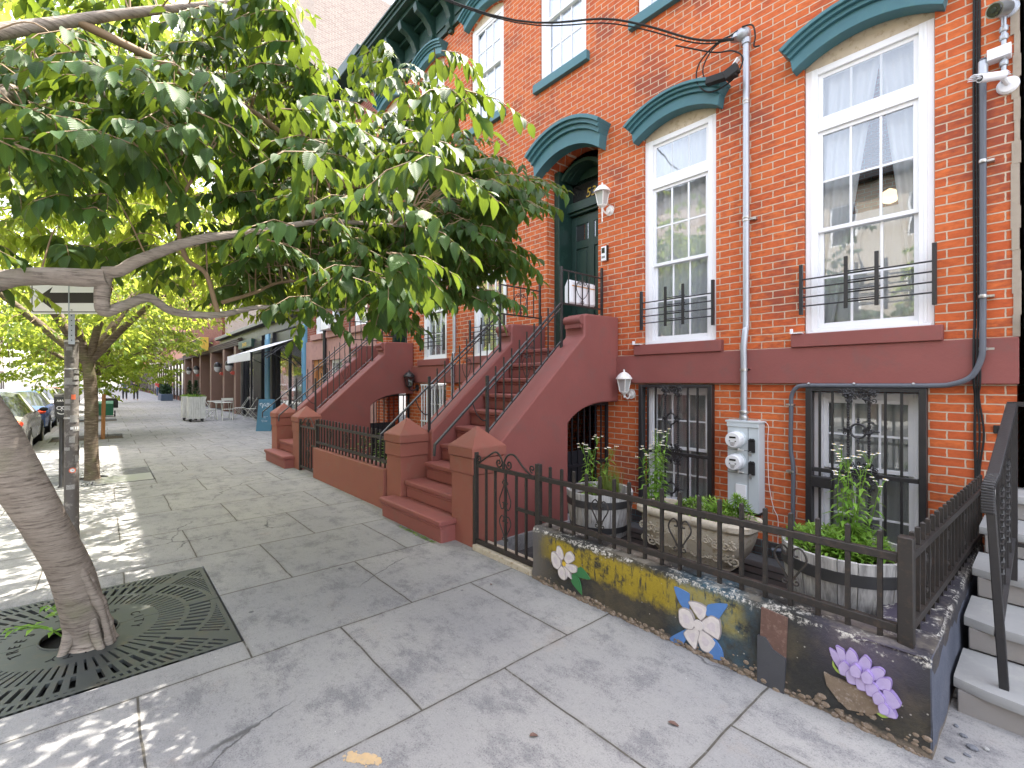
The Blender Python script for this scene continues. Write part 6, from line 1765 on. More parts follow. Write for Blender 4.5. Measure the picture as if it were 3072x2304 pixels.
# carved stone trough
t = thing('stone_trough', 'carved pale stone trough planter with leafy relief in the middle of the yard', 'planter', (-1.86, 3.55, .195))
b = B(); n = 40
def trough_ring(k, z, nn=48):
    vs = []
    for i in range(nn):
        a = 6.2832*i/nn; ca, sa = math.cos(a), math.sin(a)
        x = math.copysign(abs(ca)**.45, ca)*.46*k; y = math.copysign(abs(sa)**.45, sa)*.20*(k if k < 1 else 1+(k-1)*2)
        vs.append((-1.86+x, 3.55+y, z))
    return vs
prof = [(.62, .195), (.66, .21), (.64, .225), (.72, .26), (.82, .32), (.90, .40), (.94, .47), (.93, .505), (1.0, .515), (1.03, .53), (1.03, .565), (1.0, .58), (.92, .58), (.90, .54), (.5, .535), (.01, .535)]
vs = []; fs = []; nn = 48
for k, z in prof: vs += trough_ring(k, z)
for j in range(len(prof)-1):
    for i in range(nn): a = j*nn+i; c = j*nn+(i+1) % nn; fs.append((a, c, c+nn, a+nn))
b.add(vs, fs); O('basin', b, 'stone', t, smooth=40)
b = B(); rs = random.Random(2)
for k in range(26):
    x = -1.86 + (-.36+.72*((k % 13)/12)); z = .30 + .11*(k//13) + .02*rs.random(); f_ = np.interp(z, [.26, .47], [.72, .94]); y = 3.55-.20*f_-.002
    for s in (-1, 1): scroll(b, (x+s*.012, y, z), (1, 0, 0), (0, 0, 1), .030, 1.2, .007, rs.random()*6, 5, s)
    b.ball((x, y, z+.035), .012, 6, 4)
for sx in (-.02,): b.box(-1.86+sx-.03, -1.86+sx+.03, 3.35, 3.38, .30, .49)
O('carved_relief', b, 'stone', t)
b = B(); b.lathe([(.001, .541), (.3, .545)], (-1.86, 3.55, 0), 24, sy=.5, cap=False); O('soil', b, 'earth', t)

def daisy_plant(cx, cy, z, stems, label, seed, spread=.12, hts=(.35, .6), dense=1.0, cat='plant', fl=True):
    rs = np.random.default_rng(seed)
    t = thing('flowering_plant', label, cat, (cx, cy, z), 'white fleabane daisies')
    st = B(); P = []; D = []; N = []; L = []; fb = B(); yb = B()
    for k in range(stems):
        a = rs.random()*6.28; h = rs.uniform(*hts); r = spread*rs.random()
        base = np.array([cx+r*.5*math.cos(a), cy+r*.5*math.sin(a), z]); top = base+np.array([r*1.3*math.cos(a)+rs.normal(0, .02), r*1.0*math.sin(a), h])
        mid = (base+top)/2 + np.array([rs.normal(0, .015), rs.normal(0, .015), 0])
        sp = spline([base, mid, top], 6); st.tube(sp, [.004-.002*i/len(sp) for i in range(len(sp))], 5, False)
        nl = int(h*60*dense)
        for q in range(nl):
            tt = q/nl*.92; p = base+(mid-base)*2*tt if tt < .5 else mid+(top-mid)*2*(tt-.5)
            an = q*2.4+rs.random()*.5
            P.append(p); D.append([math.cos(an), math.sin(an), .25-.5*tt]); N.append([0, 0, 1]); L.append(rs.uniform(.065, .12)*(1.2-.7*tt))
        if fl:
            for q in range(rs.integers(3, 6)):
                an = rs.random()*6.28; e = top+np.array([.05*math.cos(an), .05*math.sin(an), rs.uniform(.0, .05)])
                st.tube([top-np.array([0, 0, .05]), (top+e)/2, e], .0016, 4, False)
                fb.lathe([(.0, 0), (.007, .003), (.012, .003), (.0125, .0015), (.0, -.001)], tuple(e), 12, cap=False)
                yb.ball(tuple(e+np.array([0, 0, .003])), .0048, 6, 4, (1, 1, .6))
    O('stems', st, 'leafC', t, rnd=.5)
    leaf_obj('leaves', P, D, N, L, [l*.30 for l in L], 'leafC', t, seed, 1, curl=.3)
    if fl: O('flowers', fb, 'petal', t, smooth=0); O('flower_centres', yb, 'yolk', t)
    return t
daisy_plant(-2.88, 3.45, .52, 6, 'tall thin daisies in the left barrel, in front of the under-stoop gate', 3, .18, (.38, .62), .6)
daisy_plant(-2.19, 3.5, .54, 9, 'tall leafy daisy clump at the left end of the stone trough', 5, .09, (.42, .66), 1.1)
daisy_plant(-.80, 3.33, .55, 8, 'tall daisies leaning over the large corner barrel, in front of the barred window', 8, .16, (.42, .62), 1.0)
def rosette_bush(cx, cy, z, sx, sy, h, n, label, seed, ll=.072):
    rs = np.random.default_rng(seed)
    t = thing('leafy_plant', label, 'plant', (cx, cy, z), 'low bright green plants')
    P = []; D = []; N = []; L = []; st = B()
    for k in range(n):
        a = rs.random()*6.28; r = math.sqrt(rs.random()); x = cx+sx*r*math.cos(a); y = cy+sy*r*math.sin(a); zt = z+h*(1-.45*r*r)*rs.uniform(.75, 1.1)
        st.tube([(cx+(x-cx)*.7, cy+(y-cy)*.7, z), (x, y, zt)], .0022, 4, False)
        for q in range(17):
            an = q*2.4; lv = q/17; zz = zt - .045*(1-lv)
            P.append([x, y, zz]); el = -.1+1.3*lv; D.append([math.cos(an)*math.cos(el), math.sin(an)*math.cos(el), math.sin(el)]); N.append([-math.cos(an)*.5, -math.sin(an)*.5, 1]); L.append(ll*rs.uniform(.75, 1.1)*(1-.35*lv))
    O('stems', st, 'leafC', t, rnd=.3)
    leaf_obj('leaves', P, D, N, L, [l*.27 for l in L], 'leafC', t, seed, 1, curl=.3)
    return t
rosette_bush(-.87, 3.36, .55, .27, .25, .17, 90, 'mass of bright green pointed leaves filling the corner barrel', 12)
rosette_bush(-1.72, 3.52, .54, .24, .11, .15, 34, 'bright green pointed leaves along the middle of the stone trough', 14)
rosette_bush(-1.93, 3.55, .54, .09, .08, .10, 9, 'small leafy clump beside the tall daisies in the trough', 18)
rosette_bush(-1.52, 3.52, .54, .09, .07, .22, 14, 'taller leafy shoots at the right end of the trough before the meter box', 16, .07)
rosette_bush(-2.86, 3.48, .53, .16, .15, .03, 14, 'flat low greenery covering the soil of the left barrel', 19, .035)
rs = np.random.default_rng(8); P = []; D = []; N = []; L = []
for k in range(420):
    a = rs.random()*6.28; r = .07*math.sqrt(rs.random()); P.append([-2.66+r*math.cos(a), 3.50+r*math.sin(a), .51]); D.append([math.cos(a)*rs.uniform(.05, .7), math.sin(a)*rs.uniform(.05, .7), 1]); N.append([math.cos(a), math.sin(a), .3]); L.append(rs.uniform(.12, .36))
t = thing('ornamental_grass', 'tuft of thin grass in the left barrel beside the tall daisies', 'grass tuft', (-2.66, 3.5, .5))
leaf_obj('blades', P, D, N, L, [.0042]*len(L), 'leafD', t, 9, 1, curl=.35)
t = thing('flowering_plant', 'white flowered low plants behind the second fence', 'plant', (-6.6, 3.5, -.2))
P = []; D = []; N = []; L = []; fb = B()
for k in range(900):
    x = rs.uniform(-7.6, -5.6); y = rs.uniform(3.0, 4.2); z = rs.uniform(.1, .75); an = rs.random()*6.28
    P.append([x, y, z]); D.append([math.cos(an), math.sin(an), .2]); N.append([0, 0, 1]); L.append(rs.uniform(.05, .1))
    if k % 18 == 0: fb.lathe([(.0, 0), (.018, .004), (.0, .004)], (x, y, z+.05), 8, cap=False)
leaf_obj('leaves', P, D, N, L, [l*.4 for l in L], 'leafC', t, 3, 1); O('flowers', fb, 'petal', t)
b = B(); b.box(-7.7, -5.55, 2.95, 4.3, -.2, .08); O('soil_bed', b, 'earth', t)
# weeds along the stoop foot, stones by the marble steps
P = []; D = []; N = []; L = []
for k in range(170):
    tt = rs.random(); x = -4.75+.72*tt; y = 2.485+rs.normal(0, .014); an = rs.random()*6.28
    P.append([x, y, .001]); D.append([math.cos(an), math.sin(an), rs.uniform(.2, 1)]); N.append([0, 0, 1]); L.append(rs.uniform(.012, .032))
t = thing('kerb_weeds', 'tiny green weeds growing along the foot of the nearest stoop', 'weeds', (-4.4, 2.49, 0))
leaf_obj('leaves', P, D, N, L, [l*.4 for l in L], 'leafC', t, 2, 1); t['kind'] = 'stuff'
for i, (x, y, r, sq, lb) in enumerate(((-.235, 2.86, .017, (1.3, 1, .6), 'largest grey pebble by the painted wall corner'), (-.27, 2.93, .011, (1.4, 1, .7), 'small grey pebble near the marble step'), (-.195, 2.90, .012, (1, 1, .6), 'pale pebble right of the larger grey one'), (-.245, 2.79, .009, (1.6, 1, .6), 'flat dark pebble closest to the wall corner'), (-.30, 2.99, .010, (1, 1.2, .6), 'tiny pebble at the foot of the marble steps'), (-.29, 2.70, .013, (1.5, 1, .35), 'crumpled dark scrap beside the wall corner'))):
    b = B(); b.ball((x, y, r*.45), r, 7, 5, sq); T('pebble', b, 'marble' if i == 2 else 'brickY', lb, 'pebble', (x, y, 0), 'loose stones by the marble steps', smooth=20)
for i, (x, y, a) in enumerate(((-1.19, 2.0, .4), (-1.55, 1.45, 1.1), (-2.9, 2.3, 2.0))):
    t = thing('fallen_leaf', ['curled dark leaf lying on the paving near the wall', 'small dry leaf on the paving in the foreground', 'tiny leaf scrap on the paving by the gate'][i], 'leaf', (x, y, .003), 'fallen leaves')
    leaf_obj('blade', [[x, y, .006]], [[math.cos(a), math.sin(a), .05]], [[0, 0, 1]], [.06-.015*i], [.025], 'brownpan', t, 1, 2)
b = B(); rs_ = random.Random(4)
for k in range(70):
    u_ = rs_.random(); cx = -1.985+.12*u_+.012*rs_.gauss(0, 1); cy = .79+.085*u_+.013*rs_.gauss(0, 1); r = .003+.011*rs_.random()**2*(1.4-abs(u_-.5))
    b.prism([(cx+r*(1+.5*rs_.random())*math.cos(6.28*q/7), cy+r*(1+.5*rs_.random())*math.sin(6.28*q/7)) for q in range(7)], 'xy', .001+.00001*k, .002+.00002*k)
T('paint_mark', b, 'oldpaint', 'short orange spray paint mark on the nearest paving slab', 'paint mark', (-1.98, .98, 0), smooth=0)

# ------------------------------------------------------------------ sign pole, parking meter
t = thing('street_pole', 'grey street pole covered in stickers, standing between the first two trees', 'pole', (-6.35, -.20, 0))
PX, PY = -6.60, -.235
t.location = (PX, PY, 0); ORG[t.name] = Vector(t.location)
b = B(); b.lathe([(.062, 0), (.058, .3), (.055, 2.02), (.05, 2.03)], (PX, PY, 0), 24); O('pole', b, 'pole', t)
for z in (1.22, 1.72, 2.0):
    b = B(); b.lathe([(.0575, z), (.0595, z+.004), (.0595, z+.014), (.0575, z+.018)], (PX, PY, 0), 24, cap=False); O('band', b, 'metal', t)
dv = Vector((0-PX, 0-PY, 0)).normalized(); sv = Vector((-dv.y, dv.x, 0))
rs = random.Random(6)
for k in range(20):
    z = .45 + 1.5*rs.random(); a = (rs.random()-.5)*2.2; w_ = .018+.03*rs.random(); h_ = .012+.03*rs.random()
    b = B(); rr = .0605+.0004*k/26
    vs = []
    for q in range(5):
        an = a + (q/4-.5)*w_/.058*1.6; dd = dv*math.cos(an)+sv*math.sin(an)
        for zz in (z-h_, z+h_): p = Vector((PX, PY, 0))+dd*rr; vs.append((p.x, p.y, zz))
    b.add(vs, [(2*q, 2*q+2, 2*q+3, 2*q+1) for q in range(4)])
    O('sticker', b, rs.choice(['tag1', 'tag1', 'pole', 'tag1', 'sticker']) if k != 4 else 'stickred', t, smooth=60)
b = B()
vs = []; 
for q in range(17):
    a = 6.2832*q/16; an = .1+.5*math.cos(a)*.9; dd = dv*math.cos(an)+sv*math.sin(an); p = Vector((PX, PY, 0))+dd*.0618; vs.append((p.x, p.y, .70+.028*math.sin(a)))
b.add(vs[:16], [tuple(range(16))]); O('sticker', b, 'stickred', t, smooth=0)
b = B()
vs = []
for q in range(16):
    a = 6.2832*q/16; an = .1+.34*math.cos(a)*.9; dd = dv*math.cos(an)+sv*math.sin(an); p = Vector((PX, PY, 0))+dd*.0622; vs.append((p.x, p.y, .70+.018*math.sin(a)))
b.add(vs, [tuple(range(16))]); O('sticker', b, 'sticker', t, smooth=0)
b = B(); ux = Vector((.656, .755, 0)); pc = Vector((PX, PY, 0))+dv*.05
b.bar((pc.x, pc.y, 1.98), (pc.x, pc.y, 2.75), .05, .03, up=dv)
O('sign_post', b, 'galv', t)
b = B()
for k in range(9): p = pc+dv*.017; b.ball((p.x, p.y, 2.02+.05*k), .006, 6, 4)
O('post_holes', b, 'dark', t)
# one-way style arrow sign
t = thing('traffic_sign', 'white traffic sign with black left-pointing arrow, on the pole under the cherry branch', 'sign', (PX+.1, PY, 2.3))
sc_ = Vector((PX, PY, 0)) + dv*.075; 
def sgn(x, z, o=0): p = sc_ + ux*(x-.02) + dv*o; return (p.x, p.y, 2.49+z)
def plate(b, poly, o0, o1):
    n = len(poly); vs = [sgn(x, z, o0) for x, z in poly]+[sgn(x, z, o1) for x, z in poly]
    b.add(vs, [tuple(range(n)), tuple(reversed(range(n, 2*n)))]+[(i, n+i, n+(i+1) % n, (i+1) % n) for i in range(n)])
def rrect(w_, h_, r): 
    out = []
    for cx, cy, a0 in ((w_-r, h_-r, 0), (-w_+r, h_-r, 90), (-w_+r, -h_+r, 180), (w_-r, -h_+r, 270)):
        for k in range(5): a = R(a0+22.5*k); out.append((cx+r*math.cos(a), cy+r*math.sin(a)))
    return out
b = B(); plate(b, rrect(.40, .205, .03), 0, .003); O('plate', b, 'sign', t, smooth=0)
b = B(); o, i_ = rrect(.385, .19, .025), rrect(.375, .18, .02)
n = len(o)
for k in range(n): plate(b, [o[k], o[(k+1) % n], i_[(k+1) % n], i_[k]], .0035, .0045)
O('border', b, 'signblack', t, smooth=0)
for z_ in (-.165, .165): b = B(); b.ball(sgn(.02, z_, .006), .009, 8, 5); O('bolt', b, 'metal', t)
b = B(); plate(b, [(-.33, -.04), (-.17, .07), (-.20, .01), (.33, .01), (.33, -.095), (-.20, -.095), (-.17, -.162)], .0035, .0047)
O('arrow', b, 'signblack', t, smooth=0)

t = thing('parking_meter', 'black parking meter with white smiley face sticker, beside the silver car', 'parking meter', (-9.84, -.46, 0))
mx, my = -9.84, -.46; b = B(); b.lathe([(.05, 0), (.032, .03), (.03, 1.03), (.05, 1.05)], (mx, my, 0), 16); O('post', b, 'meterp', t)
fd = Vector((-mx, -my, 0)).normalized(); fs_ = Vector((-fd.y, fd.x, 0)); ang = math.atan2(fs_.y, fs_.x)
b = B(); b.bar((mx, my, 1.04), (mx, my, 1.07), .10, .09, up=fd); b.bar((mx, my, 1.07), (mx, my, 1.25), .155, .11, up=fd); b.bar((mx, my, 1.252), (mx, my, 1.38), .17, .12, up=fd)
p0 = Vector((mx, my, 1.375)); b.tube([p0-fs_*.085, p0+fs_*.085], .05, 14)
O('housing', b, 'meterp', t, bevel=.006)
b = B()
def mp(x, z, o=.057): p = Vector((mx, my, 0))+fs_*x+fd*o; return (p.x, p.y, z)
for sx in (-.026, .030):
    pts = [mp(sx+.027*math.cos(a), 1.205+.024*math.sin(a)) for a in np.linspace(0, 6.28, 13)]; b.tube(pts, .006, 5)
b.tube([mp(.045*math.cos(a), 1.145+.032*math.sin(a)) for a in np.linspace(3.3, 6.1, 9)], .007, 5)
b.ball(mp(0.0, 1.165), .007, 6, 4)
for k in range(4): b.tube(spline([mp(-.05+.026*k, 1.30, .062), mp(-.042+.026*k, 1.33, .062), mp(-.034+.026*k, 1.30, .062)], 3), .003, 4)
O('smiley_sticker', b, 'sticker', t)

# ------------------------------------------------------------------ cars
def car(xr, yc, m, label, L_=4.6, heading=-1, h=1.45, grp='cars parked along the kerb', Wd=1.8):
    t = thing('parked_car', label, 'car', (xr+heading*L_/2, yc, -.13), grp)
    hw = Wd/2
    # stations from rear to front: x, belt z, roof z, half width at belt, half width at roof
    st = [(.0, .62, .62, .74, .70), (.04, .80, .82, .84, .74), (.35, .93, .96, .88, .72), (.75, .97, 1.16, .90, .64), (1.25, .98, 1.38, .90, .58), (1.9, .97, h, .90, .57), (2.5, .96, h-.01, .90, .57), (3.0, .94, 1.26, .90, .60), (3.45, .92, .98, .89, .70), (4.05, .82, .86, .86, .70), (4.45, .66, .70, .78, .66), (4.6, .52, .54, .66, .60)]
    s_ = L_/4.6; b = B(); g = B(); vs = []; k_ = 12
    for (x, zb, zr, wb, wr) in st:
        X = xr+heading*x*s_
        ring = [(-wb*.86, .22), (-wb*.99, .34), (-wb*1.0, .55), (-wb*.985, zb*.9), (-wb*.93, zb), (-wr, zr-.03 if zr > zb+.1 else zr-.005), (-wr*.7, zr+.012), (wr*.7, zr+.012), (wr, zr-.03 if zr > zb+.1 else zr-.005), (wb*.93, zb), (wb*.985, zb*.9), (wb, .55), (wb*.99, .34), (wb*.86, .22)]
        k_ = len(ring); vs += [(X, yc+y, z-.13+.02) for y, z in ring]
    fs = []; gf = []
    n = len(st)
    for i in range(n-1):
        for q in range(k_):
            a = i*k_+q; c = i*k_+(q+1) % k_; f = (a, c, c+k_, a+k_) if heading < 0 else (a, a+k_, c+k_, c)
            glass = (q in (4, 8) and 3 <= i <= 7) or (q in (5, 6, 7) and i in (2, 3, 7)) or (q in (4, 8) and i == 2)
            (gf if glass else fs).append(f)
    fs.append(tuple(range(k_)) if heading > 0 else tuple(reversed(range(k_)))); fs.append(tuple(range((n-1)*k_, n*k_)))
    b.add(vs, fs); body = O('body', b, m, t, smooth=40)
    g.add(vs, gf); O('windows', g, 'carglass', body, smooth=40)
    for x in (.85, 3.72):
        for sy in (-1, 1):
            X = xr+heading*x*s_; y0 = yc+sy*(hw-.17); y1 = yc+sy*(hw+.012)
            w_ = B(); w_.lathe([(.0, y0), (.30, y0), (.32, y0+sy*.02), (.32, y1-sy*.02), (.30, y1), (.21, y1)], (X, 0, .19), 26, 'y', cap=False); wh = O('wheel', w_, 'rubber', t)
            w_ = B(); w_.lathe([(.21, y1-sy*.003), (.20, y1-sy*.02), (.06, y1-sy*.012), (.05, y1), (.0, y1)], (X, 0, .19), 26, 'y', cap=False)
            for q in range(5): a = q*1.2566; w_.bar((X+.05*math.cos(a), y1-sy*.008, .19+.05*math.sin(a)), (X+.2*math.cos(a), y1-sy*.008, .19+.2*math.sin(a)), .02, .035, up=(0, 1, 0))
            O('rim', w_, 'metal', wh)
            w_ = B(); w_.lathe([(.365, y1-sy*.03), (.365, y1-sy*.008), (.33, y1-sy*.008)], (X, 0, .20), 26, 'y', cap=False); O('wheel_arch', w_, 'rubber', body)
    for sy in (-1, 1):
        w_ = B(); w_.ball((xr+heading*.10, yc+sy*.74, .68), .10, 10, 6, (1.3, 1.2, .8)); O('tail_light', w_, 'tail', t)
        w_ = B(); w_.ball((xr+heading*(L_-.22), yc+sy*.62, .56), .10, 10, 6, (1.5, 1.2, .7)); O('headlight', w_, 'lampglass', t)
        w_ = B(); w_.ball((xr+heading*3.12*s_, yc+sy*(hw+.06), .87), .09, 10, 6, (.6, 1, .65)); w_.bar((xr+heading*3.15*s_, yc+sy*(hw-.06), .84), (xr+heading*3.13*s_, yc+sy*(hw+.05), .86), .05, .03); O('wing_mirror', w_, 'rubber', t)
    for x in (1.85, 2.7):
        w_ = B()
        for sy in (-1, 1): w_.box(xr+heading*(x+.1)*s_-.07, xr+heading*(x+.1)*s_+.07, yc+sy*(hw*.985), yc+sy*(hw+.03), .70, .725)
    O('door_handles', w_, 'metal', t)
    w_ = B(); w_.box(xr-heading*.03, xr+heading*.06, yc-.72, yc+.72, .16, .34); O('bumper', w_, m, t, bevel=.03)
    w_ = B(); w_.box(xr-heading*.035, xr-heading*.028, yc-.17, yc+.17, .42, .54); O('number_plate', w_, 'white', t)
    return t
car(-14.5, -2.13, 'silver', 'silver sedan with orange-red tail light parked behind the leaning trunk')
car(-20.3, -2.15, 'carblue', 'dark blue car parked ahead of the silver one')
car(-26, -2.15, 'carwhite', 'white sedan parked third along the kerb')
car(-31.5, -2.15, 'carred', 'red car parked beyond the white sedan')
car(-37.5, -2.15, 'carblack', 'black car parked far along the kerb')
car(-44, -2.15, 'silver', 'grey car parked farthest down the near kerb')
car(-27, -5.9, 'carred', 'red car out in the street beyond the parked row', grp='cars out in the street')
car(-12, -9.9, 'carwhite', 'white car parked across the street, left of the trunk', grp='cars parked across the street')
car(-22, -9.9, 'carblack', 'black car parked across the street', grp='cars parked across the street')
car(-34, -9.9, 'silver', 'silver car parked across the street far away', grp='cars parked across the street')
t = thing('white_van', 'tall white van standing in the street behind the silver sedan', 'van', (-23, -6.0, -.13))
b = B(); b.prism([(-26.2, .25), (-26.2, .95), (-25.7, 1.1), (-25.1, 1.95), (-24.6, 2.15), (-20.4, 2.15), (-20.3, .25)], 'xz', -6.95, -5.05); O('body', b, 'carwhite', t, bevel=.06)
b = B(); b.box(-20.31, -20.28, -6.8, -5.2, 1.35, 1.9); b.prism([(-25.0, 1.2), (-24.8, 1.85), (-24.0, 1.85), (-24.0, 1.2)], 'xz', -5.048, -5.04); O('windows', b, 'carglass', t)
for x in (-25.2, -21.3):
    for y in (-6.9, -5.25): b = B(); b.lathe([(0, y), (.34, y), (.34, y+.22), (0, y+.22)], (x, 0, .21), 22, 'y', cap=False); O('wheel', b, 'rubber', t)
for y in (-6.85, -5.15): b = B(); b.box(-20.3, -20.26, y-.08, y+.08, .9, 1.25); O('tail_light', b, 'tail', t)

# ------------------------------------------------------------------ cafe front: awning, planters, tables, boards
t = thing('awning', 'white canvas awning with scalloped valance sloping over the restaurant front', 'awning', (-19.3, 5.0, 2.6))
ax0, ax1 = -21.1, -17.4
b = B(); n = 12; vs = []
for i in range(n+1):
    f = i/n; y = F - f*1.35; z = 3.10 - f*.52 - .02*math.sin(f*3.14)
    vs += [(ax0, y, z), (ax1, y, z), (ax1, y, z-.012), (ax0, y, z-.012)]
fs = []
for i in range(n):
    o = i*4
    for q in range(4): fs.append((o+q, o+(q+1) % 4, o+4+(q+1) % 4, o+4+q))
b.add(vs, [f[::-1] for f in fs]); O('canopy', b, 'awning', t)
b = B(); poly = [(ax0, 2.57)]; m_ = 26
low = []
for i in range(m_):
    x = ax0+(ax1-ax0)*i/m_; w_ = (ax1-ax0)/m_
    for q in range(5): low.append((x+w_*q/4, 2.33+.0-.035*math.sin(math.pi*q/4)))
b.prism([(ax0, 2.575)]+low+[(ax1, 2.575)], 'xz', F-1.362, F-1.352)
O('valance', b, 'awning', t, smooth=0)
for x in (ax0+.1, ax1-.1):
    b = B(); b.bar((x, F, 2.25), (x, F-.75, 2.62), .03); b.bar((x, F-.75, 2.62), (x, F-1.33, 2.50), .03); b.bar((x, F, 2.85), (x, F-.75, 2.62), .02); O('arm', b, 'shopblack', t)
b = B(); b.bar((ax0, F-1.34, 2.57), (ax1, F-1.34, 2.57), .03); O('front_bar', b, 'shopblack', t)
t = thing('folding_awning_arms', 'open black folding arms left on the near half of the restaurant front', 'awning arms', (-16.7, 5, 2.4))
for x in (-16.45, -17.05): b = B(); b.bar((x, F, 2.1), (x, F-.6, 2.75), .03); b.bar((x, F-.6, 2.75), (x, F-1.1, 2.35), .03); b.bar((x, F, 2.9), (x, F-.6, 2.75), .02); O('arm', b, 'shopblack', t)

t = thing('sandwich_board', 'blue A-frame sandwich board with white script lettering beside the far stoop', 'sign board', (-16.95, 4.1, 0))
cdir = Vector((-.16, .26, 0)).normalized(); fc = Vector((-CA*-1, -SA, 0)).normalized()
c0 = Vector((-16.95, 4.08, 0)); right = Vector((SA*.9, CA, 0)).normalized(); face = Vector((right.y, -right.x, 0))
b = B()
for s, m_ in ((1, None), (-1, None)):
    lo = c0+face*.22*s; hi = c0+face*.02*s+Vector((0, 0, 1.02))
    q = [lo-right*.24, lo+right*.24, hi+right*.24, hi-right*.24]; th = face*.02*s
    b.add(q+[p+th for p in q], [(0, 1, 2, 3), (7, 6, 5, 4), (0, 4, 5, 1), (1, 5, 6, 2), (2, 6, 7, 3), (3, 7, 4, 0)])
O('panels', b, 'chalk', t, bevel=.004)
b = B()
def bp_(x, z): s = 1-z/1.02; p = c0+face*(.02+.20*s+.026)+right*x; return (p.x, p.y, z)
for st_ in ([(-.17, .86), (-.14, .90), (-.11, .86), (-.10, .74), (-.06, .86), (-.02, .90)], [(-.16, .82), (-.19, .88), (-.12, .90)], [(-.03, .80), (-.01, .85), (.015, .80), (.03, .79)], [(.05, .91), (.045, .79), (.07, .79)], [(.02, .87), (.12, .88)], [(.095, .91), (.09, .79), (.11, .79)], [(.12, .84), (.14, .86), (.15, .81), (.13, .79), (.17, .80), (.20, .84)]):
    b.tube(spline([bp_(*p) for p in st_], 4), .005, 5)
for z, w_ in ((.66, .06), (.46, .10), (.42, .04), (.34, .10), (.30, .07)):
    x = -w_
    while x < w_: b.tube([bp_(x, z), bp_(x+.02, z+.012), bp_(x+.03, z-.004)], .0025, 4); x += .042
O('lettering', b, 'chalkw', t)

def plank_planter(cx, cy, label):
    t = thing('rolling_planter', label, 'planter', (cx, cy, 0), 'whitewashed planters on castors')
    b = B(); n = 7; s_ = .27
    for k in range(n):
        a = -s_+2*s_*k/n; w_ = 2*s_/n-.006
        for sg in (-1, 1): b.box(cx+a, cx+a+w_, cy+sg*s_-.012, cy+sg*s_+.012, .13, 1.0); b.box(cx+sg*s_-.012, cx+sg*s_+.012, cy+a, cy+a+w_, .13, 1.0)
    O('box', b, 'planter', t)
    for sx in (-1, 1):
        for sy in (-1, 1):
            b = B(); b.lathe([(0, cy+sy*.2-.02), (.05, cy+sy*.2-.02), (.05, cy+sy*.2+.02), (0, cy+sy*.2+.02)], (cx+sx*.2, 0, .05), 14, 'y', cap=False); b.box(cx+sx*.2-.03, cx+sx*.2+.03, cy+sy*.2-.03, cy+sy*.2+.03, .09, .13); O('castor', b, 'rubber', t)
    b = B(); b.box(cx-.25, cx+.25, cy-.25, cy+.25, .14, .93); O('soil', b, 'earth', t)
    rs = np.random.default_rng(int(abs(cx*10))); P = []; D = []; N = []; L = []
    for k in range(260):
        P.append([cx+rs.uniform(-.27, .27), cy+rs.uniform(-.27, .27), .95+.08*rs.random()]); D.append([rs.normal(), rs.normal(), .8]); N.append([0, 0, 1]); L.append(rs.uniform(.06, .14))
    leaf_obj('greenery', P, D, N, L, [l*.35 for l in L], 'leafC', t, 1, 1)
    P = []; D = []; N = []; L = []
    for k in range(520):
        h_ = rs.random(); r = .15*(1-h_)**.7*math.sqrt(rs.random())+.0; a = rs.random()*6.28
        P.append([cx+r*math.cos(a), cy+r*math.sin(a), 1.0+.62*h_]); D.append([math.cos(a), math.sin(a), 1.3]); N.append([0, 0, 1]); L.append(rs.uniform(.06, .11))
    leaf_obj('conifer', P, D, N, L, [l*.3 for l in L], 'leafE', t, 1, 1)
    return t
plank_planter(-22.6, 2.85, 'whitewashed plank planter on castors, nearer of the pair, small conifer inside')
plank_planter(-23.5, 2.75, 'whitewashed plank planter on castors, farther of the pair beside the cafe tables')

def cafe_chair(cx, cy, rz, label):
    t = thing('folding_chair', label, 'chair', (0, 0, 0), 'pale folding cafe chairs')
    c, s = math.cos(rz), math.sin(rz)
    def w_(x, y, z): return (cx+x*c-y*s, cy+x*s+y*c, z)
    t.location = (cx, cy, 0); ORG[t.name] = Vector((cx, cy, 0))
    b = B(); b.bar(w_(-.2, -.19, .45), w_(-.2, .19, .45), .02)
    for k in range(6): y = -.18+.072*k; b.bar(w_(-.2, y, .455), w_(.19, y, .455), .05, .014)
    O('seat', b, 'cafe', t)
    b = B(); b.bar(w_(.34, 0, .82), w_(.34, 0, .93), .40, .014, up=(c, s, 0)); O('backrest', b, 'cafe', t)
    for sy in (-.2, .2):
        b = B(); b.bar(w_(-.22, sy, 0), w_(.36, sy, .93), .022, .014); O('leg', b, 'cafe', t)
        b = B(); b.bar(w_(.28, sy*.88, 0), w_(-.18, sy*.88, .46), .022, .014); O('leg', b, 'cafe', t)
    b = B(); b.bar(w_(-.14, -.2, .12), w_(-.14, .2, .12), .018); b.bar(w_(.2, -.17, .13), w_(.2, .17, .13), .018); O('stretcher', b, 'cafe', t)
    return t
cafe_chair(-22.9, 3.35, math.pi*1.3, 'pale folding chair left of the cafe table, nearest the planters')
cafe_chair(-22.6, 3.95, -.2, 'pale folding chair with its back to the camera at the cafe table')
cafe_chair(-23.4, 4.55, 1.2, 'pale folding chair right of the cafe table by the glass')
cafe_chair(-22.3, 4.75, .9, 'pale folding chair farthest right, near the sandwich board')
cafe_chair(-24.9, 3.2, 2.6, 'pale folding chair peeking out behind the planters')
